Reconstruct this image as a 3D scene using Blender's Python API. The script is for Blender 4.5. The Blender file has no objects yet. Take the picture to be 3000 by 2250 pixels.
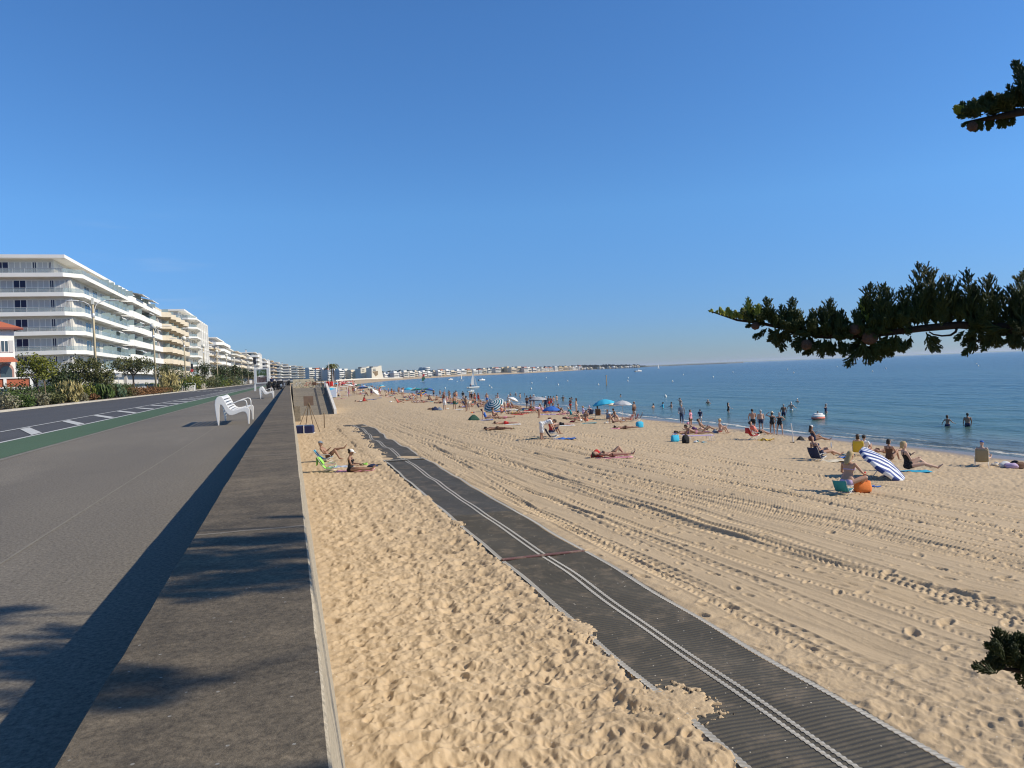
import bpy, bmesh, math, random
import numpy as np
from math import sin, cos, pi, radians, atan2, sqrt, exp, floor
from mathutils import Vector, Matrix, noise as mnoise
rnd = random.Random(7)
scene = bpy.context.scene
COL = scene.collection

# ---------------------------------------------------------------- camera
F, CZ = 2250.0, 1.25                      # focal length in photo pixels (3000 wide), eye height above the promenade
YAW, PIT, ROLL = radians(16.15), radians(-.96), radians(2.29)
FW = Vector((sin(YAW)*cos(PIT), cos(YAW)*cos(PIT), sin(PIT)))
R0 = Vector((cos(YAW), -sin(YAW), 0)); U0 = R0.cross(FW)
CR = cos(ROLL)*R0 - sin(ROLL)*U0; CU = sin(ROLL)*R0 + cos(ROLL)*U0
cam = bpy.data.cameras.new('camera'); camo = bpy.data.objects.new('camera', cam); COL.objects.link(camo)
cam.sensor_width = 36; cam.lens = 27; cam.clip_start = .05; cam.clip_end = 60000
M = Matrix((CR, CU, -FW)).transposed().to_4x4(); M.translation = Vector((0, 0, CZ)); camo.matrix_world = M
scene.camera = camo

# ---------------------------------------------------------------- light
SUN_EL, SUN_AZ = radians(35.0), radians(113)          # azimuth clockwise from +Y
wd = bpy.data.worlds.new('World'); scene.world = wd; wd.use_nodes = True
nt = wd.node_tree; nt.nodes.clear()
sky = nt.nodes.new('ShaderNodeTexSky'); sky.sky_type = 'NISHITA'; sky.sun_disc = False
sky.sun_elevation = SUN_EL; sky.sun_rotation = SUN_AZ
sky.altitude = 0; sky.air_density = 1.0; sky.dust_density = 0; sky.ozone_density = 10.0
bg = nt.nodes.new('ShaderNodeBackground'); bg.inputs[1].default_value = .13
wo = nt.nodes.new('ShaderNodeOutputWorld')
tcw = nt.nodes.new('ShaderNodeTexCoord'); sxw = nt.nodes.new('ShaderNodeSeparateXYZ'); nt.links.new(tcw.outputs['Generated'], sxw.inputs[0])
rpw = nt.nodes.new('ShaderNodeValToRGB'); ew = rpw.color_ramp.elements        # hazier, greyer tint low over bay; unseen upper sky dimmed to cut blue fill
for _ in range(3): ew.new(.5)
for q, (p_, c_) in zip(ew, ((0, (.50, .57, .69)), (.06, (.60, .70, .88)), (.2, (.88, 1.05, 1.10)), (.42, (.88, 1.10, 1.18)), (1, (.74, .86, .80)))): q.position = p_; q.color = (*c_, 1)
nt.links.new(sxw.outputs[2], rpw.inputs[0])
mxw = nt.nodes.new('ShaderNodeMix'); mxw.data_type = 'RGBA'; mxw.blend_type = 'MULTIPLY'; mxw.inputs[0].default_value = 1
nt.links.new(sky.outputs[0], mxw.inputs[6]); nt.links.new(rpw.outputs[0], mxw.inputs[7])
mpw = nt.nodes.new('ShaderNodeMapping'); mpw.inputs['Scale'].default_value = (5, 5, 60); mpw.inputs['Rotation'].default_value = (.07, .03, 0); nt.links.new(tcw.outputs['Generated'], mpw.inputs[0])
nzw = nt.nodes.new('ShaderNodeTexNoise'); nzw.inputs['Scale'].default_value = 1.0; nzw.inputs['Detail'].default_value = 4; nt.links.new(mpw.outputs[0], nzw.inputs[0])
dw = nt.nodes.new('ShaderNodeVectorMath'); dw.operation = 'DISTANCE'; wd_ = (FW+CR*((450-1500)/F)-CU*((815-1125)/F)).normalized(); dw.inputs[1].default_value = wd_; nt.links.new(tcw.outputs['Generated'], dw.inputs[0])
def mr_(v, a, b_, c, d_):
    r_ = nt.nodes.new('ShaderNodeMapRange'); r_.interpolation_type = 'SMOOTHSTEP'; nt.links.new(v, r_.inputs[0])
    for i_, q_ in enumerate((a, b_, c, d_)): r_.inputs[i_+1].default_value = q_
    return r_.outputs[0]
mw = nt.nodes.new('ShaderNodeMath'); mw.operation = 'MULTIPLY'; nt.links.new(mr_(dw.outputs['Value'], .0, .12, 1, 0), mw.inputs[0]); nt.links.new(mr_(nzw.outputs['Fac'], .5, .75, 0, .22), mw.inputs[1])
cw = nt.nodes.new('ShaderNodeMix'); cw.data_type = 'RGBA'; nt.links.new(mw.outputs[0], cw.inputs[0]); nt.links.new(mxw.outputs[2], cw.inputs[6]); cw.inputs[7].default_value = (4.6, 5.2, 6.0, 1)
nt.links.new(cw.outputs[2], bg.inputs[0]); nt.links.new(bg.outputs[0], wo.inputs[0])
sl = bpy.data.lights.new('sun', 'SUN'); sl.energy = 5.0; sl.angle = radians(.55); sl.color = (1, .90, .74)
so = bpy.data.objects.new('sun', sl); COL.objects.link(so)
SUND = Vector((sin(SUN_AZ)*cos(SUN_EL), cos(SUN_AZ)*cos(SUN_EL), sin(SUN_EL)))
so.rotation_euler = SUND.to_track_quat('Z', 'Y').to_euler()
scene.view_settings.view_transform = 'Standard'; scene.view_settings.look = 'None'
scene.view_settings.exposure = 0.03; scene.view_settings.gamma = 1
scene.render.engine = 'CYCLES'; scene.cycles.max_bounces = 6; scene.cycles.filter_width = 1.15

# ---------------------------------------------------------------- picture <-> place
def ray(px, py): return FW + CR*((px-1500)/F) - CU*((py-1125)/F)
def gp(px, py, z=0.0):
    d = ray(px, py); return Vector((0, 0, CZ)) + d*((z-CZ)/d.z)
def dp(px, py, depth): return Vector((0, 0, CZ)) + ray(px, py)*depth
ZSAND, ZSEA = -2.95, -4.6
def shore(y):                                            # the bay bends to the right far away
    return 0 if y < 260 else (y-260)**2*.00012
def bz(x, y=0.0):
    x = x - shore(y)
    z = ZSAND - max(0.0, x-14)*.068 if x > 14 else ZSAND
    return max(z, -7.5)
def sp(px, py):
    z = ZSAND
    for i in range(14):
        p = gp(px, py, z); z = bz(p.x, p.y)
    return Vector((p.x, p.y, z))
def depth(p): return (Vector(p)-Vector((0, 0, CZ))).dot(FW)

# ---------------------------------------------------------------- objects
def tag(o, label=None, cat=None, group=None, kind=None):
    if label: o['label'] = label
    if cat: o['category'] = cat
    if group: o['group'] = group
    if kind: o['kind'] = kind
    return o
def empty(name, loc=(0, 0, 0), rz=0.0, label=None, cat=None, group=None, s=1.0):
    o = bpy.data.objects.new(name, None); COL.objects.link(o); o.location = loc; o.rotation_euler = (0, 0, rz)
    o.scale = (s, s, s); o.empty_display_size = .2
    return tag(o, label, cat, group)
class MB:
    """collects shapes, builds one mesh object"""
    def __init__(s): s.v = []; s.f = []; s.mi = []
    def add(s, vs, fs, mi=0):
        b = len(s.v); s.v += [tuple(v) for v in vs]; s.f += [tuple(b+i for i in f) for f in fs]; s.mi += [mi]*len(fs); return s
    def box(s, x0, x1, y0, y1, z0, z1, mi=0, m=None):
        vs = [Vector((x, y, z)) for z in (z0, z1) for y in (y0, y1) for x in (x0, x1)]
        if m is not None: vs = [m @ v for v in vs]
        return s.add(vs, [(0, 2, 3, 1), (4, 5, 7, 6), (0, 1, 5, 4), (2, 6, 7, 3), (0, 4, 6, 2), (1, 3, 7, 5)], mi)
    def tube(s, pts, r, n=8, mi=0, cap=True, closed=False):
        pts = [Vector(p) for p in pts]; k = len(pts)
        rs = r if isinstance(r, (list, tuple)) else [r]*k
        vs = []; up = None
        for i, p in enumerate(pts):
            if closed: t = pts[(i+1) % k]-pts[i-1]
            else: t = pts[min(i+1, k-1)]-pts[max(i-1, 0)]
            t.normalize()
            if up is None: up = Vector((0, 0, 1)) if abs(t.z) < .9 else Vector((1, 0, 0))
            a = t.cross(up)
            if a.length < 1e-4: a = t.orthogonal()
            a.normalize(); b = a.cross(t); up = b
            for j in range(n):
                an = 2*pi*j/n; vs.append(p+(a*cos(an)+b*sin(an))*rs[i])
        fs = []
        for i in range(k if closed else k-1):
            for j in range(n):
                i2 = (i+1) % k
                fs.append((i*n+j, i*n+(j+1) % n, i2*n+(j+1) % n, i2*n+j))
        if cap and not closed: fs += [tuple(range(n-1, -1, -1)), tuple((k-1)*n+j for j in range(n))]
        return s.add(vs, fs, mi)
    def ball(s, c, r, n=10, k=7, mi=0):
        rx, ry, rz = r if isinstance(r, (list, tuple)) else (r, r, r); c = Vector(c)
        vs = [c+Vector((0, 0, rz))]
        for i in range(1, k):
            t = pi*i/k
            vs += [c+Vector((rx*sin(t)*cos(2*pi*j/n), ry*sin(t)*sin(2*pi*j/n), rz*cos(t))) for j in range(n)]
        vs.append(c-Vector((0, 0, rz))); fs = [(0, 1+j, 1+(j+1) % n) for j in range(n)]
        for i in range(k-2):
            for j in range(n):
                a = 1+i*n; fs.append((a+j, a+n+j, a+n+(j+1) % n, a+(j+1) % n))
        l = len(vs)-1; a = 1+(k-2)*n
        fs += [(l, a+(j+1) % n, a+j) for j in range(n)]
        return s.add(vs, fs, mi)
    def lathe(s, prof, c=(0, 0, 0), n=16, mi=0):
        c = Vector(c); vs = []
        for r, z in prof: vs += [c+Vector((r*cos(2*pi*j/n), r*sin(2*pi*j/n), z)) for j in range(n)]
        fs = [(i*n+j, i*n+(j+1) % n, (i+1)*n+(j+1) % n, (i+1)*n+j) for i in range(len(prof)-1) for j in range(n)]
        return s.add(vs, fs, mi)
    def prism(s, poly, z0, z1, mi=0, m=None):
        n = len(poly); vs = [Vector((x, y, z0)) for x, y in poly]+[Vector((x, y, z1)) for x, y in poly]
        if m is not None: vs = [m @ v for v in vs]
        fs = [tuple(range(n-1, -1, -1)), tuple(range(n, 2*n))]+[(i, (i+1) % n, n+(i+1) % n, n+i) for i in range(n)]
        return s.add(vs, fs, mi)
    def quad(s, a, b, c, d, mi=0): return s.add([a, b, c, d], [(0, 1, 2, 3)], mi)
    def build(s, name, mats, parent=None, smooth=False, label=None, bevel=0):
        me = bpy.data.meshes.new(name); me.from_pydata(s.v, [], s.f)
        if not isinstance(mats, (list, tuple)): mats = [mats]
        for m in mats: me.materials.append(m)
        if len(mats) > 1: me.polygons.foreach_set('material_index', s.mi)
        if smooth: me.polygons.foreach_set('use_smooth', [True]*len(me.polygons))
        me.update()
        o = bpy.data.objects.new(name, me); COL.objects.link(o)
        if parent: o.parent = parent
        if bevel:
            bv = o.modifiers.new('bevel', 'BEVEL'); bv.width = bevel; bv.segments = 2; bv.limit_method = 'ANGLE'
        if label: o['label'] = label
        return o
KIDS = {}
def kids(o): return [c for c in COL.objects if c.parent == o]
def copy_tree(o, parent=None, _idx=None):
    if _idx is None:
        _idx = {}
        for c in COL.objects:
            if c.parent: _idx.setdefault(c.parent.name, []).append(c)
    c = o.copy(); COL.objects.link(c); c.parent = parent
    for k in _idx.get(o.name, []): copy_tree(k, c, _idx)
    return c

# ---------------------------------------------------------------- materials
MATS = {}
def nmat(name):
    m = bpy.data.materials.new(name); m.use_nodes = True; n = m.node_tree
    return m, n, n.nodes['Principled BSDF']
def mat(name, col, rough=.7, var=.12, scale=3.0, bump=0.0, bscale=30.0, metal=0.0, spec=.4, alpha=1.0, trans=0.0, dirt=None, dscale=.6, damt=.5):
    """plain procedural material: base colour with noise variation, optional second colour in patches, optional bump"""
    if name in MATS: return MATS[name]
    m, n, b = nmat(name); L = n.links
    tc = n.nodes.new('ShaderNodeTexCoord')
    nz = n.nodes.new('ShaderNodeTexNoise'); nz.inputs['Scale'].default_value = scale; nz.inputs['Detail'].default_value = 5
    L.new(tc.outputs['Object'], nz.inputs['Vector'])
    mx = n.nodes.new('ShaderNodeMix'); mx.data_type = 'RGBA'
    c = Vector(col)
    mx.inputs[6].default_value = (*(c*(1-var)), 1); mx.inputs[7].default_value = (*[min(1, q) for q in c*(1+var)], 1)
    L.new(nz.outputs['Fac'], mx.inputs[0]); out = mx.outputs[2]
    if dirt is not None:
        n2 = n.nodes.new('ShaderNodeTexNoise'); n2.inputs['Scale'].default_value = dscale; n2.inputs['Detail'].default_value = 8; n2.inputs['Roughness'].default_value = .65
        L.new(tc.outputs['Object'], n2.inputs['Vector'])
        rp = n.nodes.new('ShaderNodeMapRange'); rp.inputs[1].default_value = .5; rp.inputs[2].default_value = .72; rp.inputs[4].default_value = damt
        L.new(n2.outputs['Fac'], rp.inputs[0]); m2 = n.nodes.new('ShaderNodeMix'); m2.data_type = 'RGBA'
        L.new(rp.outputs[0], m2.inputs[0]); L.new(out, m2.inputs[6]); m2.inputs[7].default_value = (*dirt, 1); out = m2.outputs[2]
    L.new(out, b.inputs['Base Color'])
    b.inputs['Roughness'].default_value = rough; b.inputs['Metallic'].default_value = metal; b.inputs['Specular IOR Level'].default_value = spec
    b.inputs['Alpha'].default_value = alpha; b.inputs['Transmission Weight'].default_value = trans
    if bump:
        n3 = n.nodes.new('ShaderNodeTexNoise'); n3.inputs['Scale'].default_value = bscale; n3.inputs['Detail'].default_value = 4
        L.new(tc.outputs['Object'], n3.inputs['Vector'])
        bp = n.nodes.new('ShaderNodeBump'); bp.inputs['Strength'].default_value = bump; bp.inputs['Distance'].default_value = .02
        L.new(n3.outputs['Fac'], bp.inputs['Height']); L.new(bp.outputs[0], b.inputs['Normal'])
    MATS[name] = m; return m
def stripes(name, c1, c2, freq, axis=0, rough=.7, duty=.5, trans=0):
    """two-colour woven stripes along an object axis"""
    if name in MATS: return MATS[name]
    m, n, b = nmat(name); L = n.links
    tc = n.nodes.new('ShaderNodeTexCoord'); sx = n.nodes.new('ShaderNodeSeparateXYZ'); L.new(tc.outputs['Object'], sx.inputs[0])
    a = n.nodes.new('ShaderNodeMath'); a.operation = 'MULTIPLY'; a.inputs[1].default_value = freq; L.new(sx.outputs[axis], a.inputs[0])
    f = n.nodes.new('ShaderNodeMath'); f.operation = 'FRACT'; L.new(a.outputs[0], f.inputs[0])
    g = n.nodes.new('ShaderNodeMath'); g.operation = 'GREATER_THAN'; g.inputs[1].default_value = duty; L.new(f.outputs[0], g.inputs[0])
    mx = n.nodes.new('ShaderNodeMix'); mx.data_type = 'RGBA'; mx.inputs[6].default_value = (*c1, 1); mx.inputs[7].default_value = (*c2, 1)
    L.new(g.outputs[0], mx.inputs[0]); L.new(mx.outputs[2], b.inputs['Base Color']); b.inputs['Roughness'].default_value = rough
    MATS[name] = m; return m
def smooth_np(t): t = np.clip(t, 0, 1); return t*t*(3-2*t)
def hash2(ix, iy, k=0):
    ix = ix.astype(np.int64); iy = iy.astype(np.int64)
    h = (ix*374761393 + iy*668265263 + k*2147483647 + 12345) & 0xffffffff
    h = ((h ^ (h >> 13))*1274126177) & 0xffffffff
    h = ((h ^ (h >> 16))*2246822519) & 0xffffffff
    return ((h ^ (h >> 15)) & 0xffffff)/float(0x1000000)
def vnoise(x, y, k=0):
    ix = np.floor(x); iy = np.floor(y); fx = x-ix; fy = y-iy; fx = fx*fx*(3-2*fx); fy = fy*fy*(3-2*fy)
    a = hash2(ix, iy, k); b = hash2(ix+1, iy, k); c = hash2(ix, iy+1, k); d = hash2(ix+1, iy+1, k)
    return (a*(1-fx)+b*fx)*(1-fy)+(c*(1-fx)+d*fx)*fy
def fbm(x, y, o=4, k=0):
    s = 0; a = .5
    for i in range(o): s = s+a*vnoise(x, y, k+i*17); x = x*2.03+7.1; y = y*2.03+3.7; a *= .5
    return s
def stamps(x, y, cell, rmin, rmax, prob, k, elong=1.8, ang=None):
    """dents pressed into sand: one jittered oval per cell"""
    out = np.zeros_like(x); cx = np.floor(x/cell); cy = np.floor(y/cell)
    for di in (-1, 0, 1):
        for dj in (-1, 0, 1):
            ix = cx+di; iy = cy+dj
            px = (ix+.15+.7*hash2(ix, iy, k))*cell; py = (iy+.15+.7*hash2(ix, iy, k+1))*cell
            r = rmin+(rmax-rmin)*hash2(ix, iy, k+2); on = hash2(ix, iy, k+3) < prob
            a = hash2(ix, iy, k+4)*pi if ang is None else ang+(hash2(ix, iy, k+4)-.5)*1.1
            dx = x-px; dy = y-py; u = (dx*np.cos(a)+dy*np.sin(a))/elong; v = -dx*np.sin(a)+dy*np.cos(a)
            d2 = (u*u+v*v)/(r*r)
            rr_ = np.sqrt(d2); wob = 1+.22*(vnoise(x*14, y*14, k+9)-.5); rr_ = rr_*wob; h = -(1-smooth_np((rr_-.45)/.62))+.42*np.exp(-((rr_-1.22)/.24)**2)
            out = out+np.where(on, h*r*(.6+.6*hash2(ix, iy, k+5)), 0)
    return out
def grid_mesh(name, X, Y, Z, mats, keep=None, smooth=True):
    n, m = X.shape; v = np.stack([X, Y, Z], -1).reshape(-1, 3)
    idx = np.arange(n*m).reshape(n, m); q = np.stack([idx[:-1, :-1], idx[:-1, 1:], idx[1:, 1:], idx[1:, :-1]], -1).reshape(-1, 4)
    if keep is not None: q = q[keep.reshape(-1)]
    me = bpy.data.meshes.new(name); me.vertices.add(len(v)); me.vertices.foreach_set('co', v.astype(np.float32).ravel())
    me.loops.add(len(q)*4); me.loops.foreach_set('vertex_index', q.astype(np.int32).ravel())
    me.polygons.add(len(q)); me.polygons.foreach_set('loop_start', np.arange(0, len(q)*4, 4, dtype=np.int32))
    me.update(calc_edges=True)
    me.polygons.foreach_set('use_smooth', np.ones(len(q), dtype=bool))
    if not isinstance(mats, (list, tuple)): mats = [mats]
    for mm in mats: me.materials.append(mm)
    o = bpy.data.objects.new(name, me); COL.objects.link(o); return o
# ================================================================ SETTING
def ramp(n, pts, inp=None):
    r = n.nodes.new('ShaderNodeValToRGB'); e = r.color_ramp.elements
    while len(e) < len(pts): e.new(.5)
    for q, (p, c) in zip(e, pts): q.position = p; q.color = (*c, 1) if len(c) == 3 else c
    if inp is not None: n.links.new(inp, r.inputs[0])
    return r
def noi(n, sc, det=4, rough=.5, vec=None, stretch=None, d='3D'):
    t = n.nodes.new('ShaderNodeTexNoise'); t.inputs['Scale'].default_value = sc; t.inputs['Detail'].default_value = det; t.inputs['Roughness'].default_value = rough
    g = n.nodes.new('ShaderNodeNewGeometry'); v = g.outputs['Position']
    if stretch:
        mp = n.nodes.new('ShaderNodeMapping'); mp.inputs['Scale'].default_value = stretch; n.links.new(v, mp.inputs[0]); v = mp.outputs[0]
    n.links.new(v, t.inputs['Vector']); return t
def mixc(n, fac, a, b, bt='MIX'):
    m = n.nodes.new('ShaderNodeMix'); m.data_type = 'RGBA'; m.blend_type = bt
    for i, q in ((0, fac), (6, a), (7, b)):
        if isinstance(q, (int, float)): m.inputs[i].default_value = q
        elif isinstance(q, tuple): m.inputs[i].default_value = (*q, 1)
        else: n.links.new(q, m.inputs[i])
    return m.outputs[2]
def mrange(n, v, a, b, c=0, d=1):
    r = n.nodes.new('ShaderNodeMapRange'); n.links.new(v, r.inputs[0])
    for i, q in enumerate((a, b, c, d)): r.inputs[i+1].default_value = q
    return r.outputs[0]
def bumpn(n, h, st, dist, prev=None):
    b = n.nodes.new('ShaderNodeBump'); b.inputs['Strength'].default_value = st; b.inputs['Distance'].default_value = dist
    n.links.new(h, b.inputs['Height'])
    if prev is not None: n.links.new(prev, b.inputs['Normal'])
    return b.outputs[0]
def posx(n, i):
    g = n.nodes.new('ShaderNodeNewGeometry'); s = n.nodes.new('ShaderNodeSeparateXYZ'); n.links.new(g.outputs['Position'], s.inputs[0]); return s.outputs[i]
def math_(n, op, a, b=0.0):
    m = n.nodes.new('ShaderNodeMath'); m.operation = op
    for i, q in enumerate((a, b)):
        if isinstance(q, (int, float)): m.inputs[i].default_value = q
        else: n.links.new(q, m.inputs[i])
    return m.outputs[0]

# ---- sand
def sand_mat():
    m, n, b = nmat('sand')
    big = noi(n, .35, 4, .6); fine = noi(n, 260, 2, .7); med = noi(n, 14, 5, .6)
    c = mixc(n, mrange(n, big.outputs['Fac'], .35, .65), (.565, .430, .265), (.49, .368, .222))
    c = mixc(n, mrange(n, med.outputs['Fac'], .3, .75, 0, .45), c, (.50, .37, .235))
    x = posx(n, 0)
    # raked strip beyond the mat is greyer and finer
    c = mixc(n, mrange(n, x, 5.6, 7.2, 0, .45), c, (.46, .36, .235))
    sh = n.nodes.new('ShaderNodeTexVoronoi'); sh.inputs['Scale'].default_value = 9; g = n.nodes.new('ShaderNodeNewGeometry'); n.links.new(g.outputs['Position'], sh.inputs['Vector'])
    c = mixc(n, mrange(n, sh.outputs['Distance'], .05, .07, 1, 0), c, (.8, .74, .62))
    grain = mixc(n, mrange(n, fine.outputs['Fac'], .3, .7), (.82, .82, .82), (1.12, 1.1, 1.08)); c = mixc(n, 1.0, c, grain, 'MULTIPLY')
    # wet strip along the water: darker, smoother (only near the sea)
    z = posx(n, 2); zn = noi(n, .25, 3); zz = math_(n, 'ADD', z, mrange(n, zn.outputs['Fac'], 0, 1, -.1, .1))
    wet = mrange(n, zz, -4.52, -4.36, 1, 0)
    c = mixc(n, wet, c, (.235, .18, .125)); n.links.new(c, b.inputs['Base Color'])
    n.links.new(mrange(n, wet, 0, 1, .92, .28), b.inputs['Roughness']); b.inputs['Specular IOR Level'].default_value = .25
    far = noi(n, 1.7, 6, .7, stretch=(1.0, .8, 1)); farb = noi(n, 6.5, 4, .7)
    y = posx(n, 1)
    h = math_(n, 'MULTIPLY', math_(n, 'ADD', far.outputs['Fac'], math_(n, 'MULTIPLY', farb.outputs['Fac'], .35)), mrange(n, y, 25, 60, 0, 1))
    h = math_(n, 'MULTIPLY', h, mrange(n, wet, 0, .7, 1, .05))
    nn = bumpn(n, h, .7, .15); nn = bumpn(n, fine.outputs['Fac'], .25, .004, nn); nn = bumpn(n, med.outputs['Fac'], .5, .02, nn)
    n.links.new(nn, b.inputs['Normal']); return m
M_SAND = sand_mat()

TRACKS = [  # (points (y, x), half width, lug spacing, depth)
 ([(0, 12.6), (9.7, 11.35), (13.3, 10.25), (20.5, 9.9), (40, 9.2), (60, 7.5), (90, 5)], .17, .27, 1.0),
 ([(0, 14.8), (9.7, 13.7), (17.3, 13.35), (25.4, 12.38), (45, 11.4), (70, 9.5), (95, 8)], .16, .24, 1.0),
 ([(0, 7.3), (9.8, 7.15), (13, 7.0), (22, 6.9), (36, 7.6), (60, 8.5)], .13, .17, .8),
 ([(0, 19.5), (18, 18.2), (28, 17.9), (31.6, 15.4), (50, 13), (80, 11)], .18, .3, .9),
 ([(0, 9.9), (11, 9.5), (14, 9.0), (21, 8.5), (34, 8.3), (60, 7)], .12, .15, .6),
 ([(0, 11.6), (10, 11.0), (20, 11.2), (27, 10.6), (45, 9.9), (70, 9.2)], .15, .2, .7),
 ([(0, 16.4), (12, 15.6), (22, 15.0), (35, 13.8), (60, 12.1), (90, 10)], .16, .26, .9),
 ([(0, 21.5), (16, 20.6), (26, 19.9), (40, 17.4), (70, 15), (110, 13)], .17, .3, 1.0),
 ([(0, 24.6), (20, 23), (32, 21.8), (50, 19.6), (80, 17), (120, 16)], .17, .3, 1.0),
 ([(0, 8.3), (12, 8.0), (18, 7.9), (30, 7.9), (60, 6.6)], .05, .5, .5),
 ([(0, 10.4), (9, 10.0), (16, 9.5), (26, 9.4), (50, 8.6)], .04, .5, .5),
 ([(0, 17.6), (14, 16.8), (24, 16.3), (38, 14.9), (60, 13.0), (90, 11.0)], .14, .2, .8),
]
_tr = random.Random(33)
for _k in range(24):
    _x = 7.6+_k*.66+_tr.uniform(-.3, .3); _b = _tr.uniform(.6, 2.2); _sw = _tr.uniform(-.7, .7)
    TRACKS.append(([(_y, _x-_b*min(1, _y/30.)*(.5+.05*_x)+_sw*sin(_y*.06+_k)) for _y in range(0, 121, 5)], _tr.choice([.05, .08, .12, .16]), _tr.choice([.12, .16, .22, .28]), _tr.uniform(.35, .95)))
def raked_coord(x, y):          # wheel and rake lines swing gently seaward near the camera
    return x+.085*np.minimum(y, 60)-2.6*np.exp(-y/14.)
def sand_detail(x, y):
    r = np.hypot(x, y)
    mat_l = 4.35; rough_l = smooth_np((4.75-x)/.5)
    sea = smooth_np((x-20+.03*y)/7)*.75
    near_br = smooth_np((9.4-y)/2.2)*smooth_np((x-5.8)/.6)*smooth_np((14.5-x)/3)*.6
    farr = smooth_np((y-60)/30)
    edge = smooth_np((7.4-x)/.6)*smooth_np((x-6.2)/.2)*.35*smooth_np((13-y)/4)
    churn = np.clip(np.maximum.reduce([rough_l, sea, near_br, farr*.9, edge]), 0, 1)
    calm = smooth_np((.9-x)/.5)*.5
    d = churn*(1-calm)
    h = d*(stamps(x, y, .36, .075, .15, .85, 11, 1.6)*.20 + stamps(x+3.3, y+1.7, .46, .10, .16, .7, 47, 1.9)*.20 + stamps(x, y, .2, .03, .06, .7, 31, 2.0)*.34)
    h += d*((fbm(x*2.2, y*2.2, 5, 5)-.47)*.10+(np.abs(fbm(x*4.1, y*4.1, 4, 15)-.47))*.10+(np.abs(fbm(x*7, y*7, 3, 9)-.45))*-.05)
    h += (fbm(x*.5, y*.5, 3, 3)-.47)*.10*smooth_np((x-1)/3)
    # rake: fine parallel grooves, plus odd deeper scores
    rk = 1-np.clip(churn*1.3, 0, 1); u = raked_coord(x, y)
    m1 = smooth_np((vnoise(u*.9, y*.05, 71)-.35)*3); m2 = vnoise(u*3.1, y*.03, 75)
    h += rk*(.0065*m1*np.sin(u*2*pi/.062)+.022*(vnoise(u*9, y*.06, 81)-.5)*m2+.040*(vnoise(u*2.3, y*.04, 85)-.5)-.030*smooth_np((vnoise(u*3.7, y*.05, 88)-.80)*12))
    h += rk*.006*(fbm(x*9, y*9, 3, 91)-.45)
    lone = smooth_np((vnoise(x*.33, y*.2, 93)-.32)*3)
    h += rk*(stamps(x, y, .62, .05, .09, .55, 101, 1.9, ang=1.9)*.55*lone+stamps(x+.5, y, .9, .055, .10, .6, 113, 2.1, ang=.4)*.45)
    for pts, w, spc, amp in TRACKS:
        yy = [p[0] for p in pts]; xx = [p[1] for p in pts]
        cx = np.interp(y, yy, xx)
        cx = (np.interp(y-1.5, yy, xx)+2*cx+np.interp(y+1.5, yy, xx))/4
        du = x-cx; a = np.abs(du)/w
        msk = smooth_np((1.15-a)/.25)*smooth_np((vnoise(cx*0+spc*100, y*.16, 121)-.12)*4)
        lug = np.sin(2*pi*(y+np.abs(du)*.9)/spc)
        h += amp*np.clip(1-.4*churn, .4, 1)*np.clip((y+x*.4-4)/20, .3, 1)*(msk*(-.028+.026*np.sign(lug)*np.minimum(1, np.abs(lug)*1.8))+.026*np.exp(-((a-1.3)/.24)**2))
    # people leave the flat strip criss-crossed
    # drift of loose sand against and under the mat
    inm = smooth_np((x-4.33)/.06)*smooth_np((6.38-x)/.08)*smooth_np((70.5-y)/.5)
    h = h*(1-inm)-.035*inm
    h += .035*np.exp(-((x-4.12)/.20)**2)*(y < 70)
    h += .02*np.exp(-((x-6.55)/.14)**2)*(.6+np.sin(y*2*pi/.42)*.4)*(y < 60)
    return h
def matz(y, x=5.3): 
    return (.009*np.sin(y*.9+1)+.012*np.sin(y*.43)+.005*np.sin(y*2.1+x*.5))*(1+1.6*smooth_np((y-22)/15))
PATCH = [(4.40, 8.5, .42, .52), (4.32, 11.6, .18, .45), (4.33, 20.9, .16, .35), (4.22, 43, .55, 2.6), (4.2, 50, .65, 4.2), (4.22, 57, .78, 4.0), (4.3, 64, .85, 4.0), (4.33, 26, .14, .4)]
def patch_h(x, y):
    s = np.full_like(x, -.12); wob = (fbm(x*3.2, y*3.2, 3, 201)-.47)*.9+(fbm(x*17, y*17, 3, 221)-.47)*1.3
    for px, py, rx, ry in PATCH:
        d = np.sqrt(((x-px)/rx)**2+((y-py)/ry)**2)+wob
        s = np.maximum(s, np.where(d < 1, .003+.024*np.clip(1-d, 0, 1)+.010*(fbm(x*22, y*22, 2, 207)-.5), -.12))
    return s
bz_np = np.vectorize(bz, otypes=[float])
def build_sand():
    az = np.concatenate([np.radians(np.linspace(-1.5, 54, 900)), np.radians(np.linspace(55, 112, 60))])
    rr = [2.5]
    while rr[-1] < 420:
        r = rr[-1]; rr.append(r+max(.022, r*r/6200.))
    rr = np.array(rr); A, Rr = np.meshgrid(az, rr)
    X = Rr*np.sin(A); Y = Rr*np.cos(A)
    B = np.where(X > 14, ZSAND-.068*(X-14-np.where(Y > 260, (Y-260)**2*.00012, 0)).clip(0), ZSAND); B = np.maximum(B, -7.5)
    D = sand_detail(X, Y)*np.clip(1.15-Rr/160., 0.25, 1)
    wet = smooth_np((-4.36-B)/.12); D *= (1-wet*.93)
    inm = (X > 3.7) & (X < 6.5) & (Y < 72)
    ph = np.where(inm, patch_h(X, Y)+matz(Y)+.03+.35*np.maximum(0, D+.0), -9)
    Z = B+np.where(inm, np.maximum(D, ph), D)
    keep = (X[:-1, :-1] > -.05) | (X[1:, 1:] > -.05)
    keep &= ~((X[1:, 1:] > 75) & (Y[:-1, :-1] < 300))
    o = grid_mesh('beach', X, Y, Z, M_SAND, keep); tag(o, kind='structure'); return o
build_sand()

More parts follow.
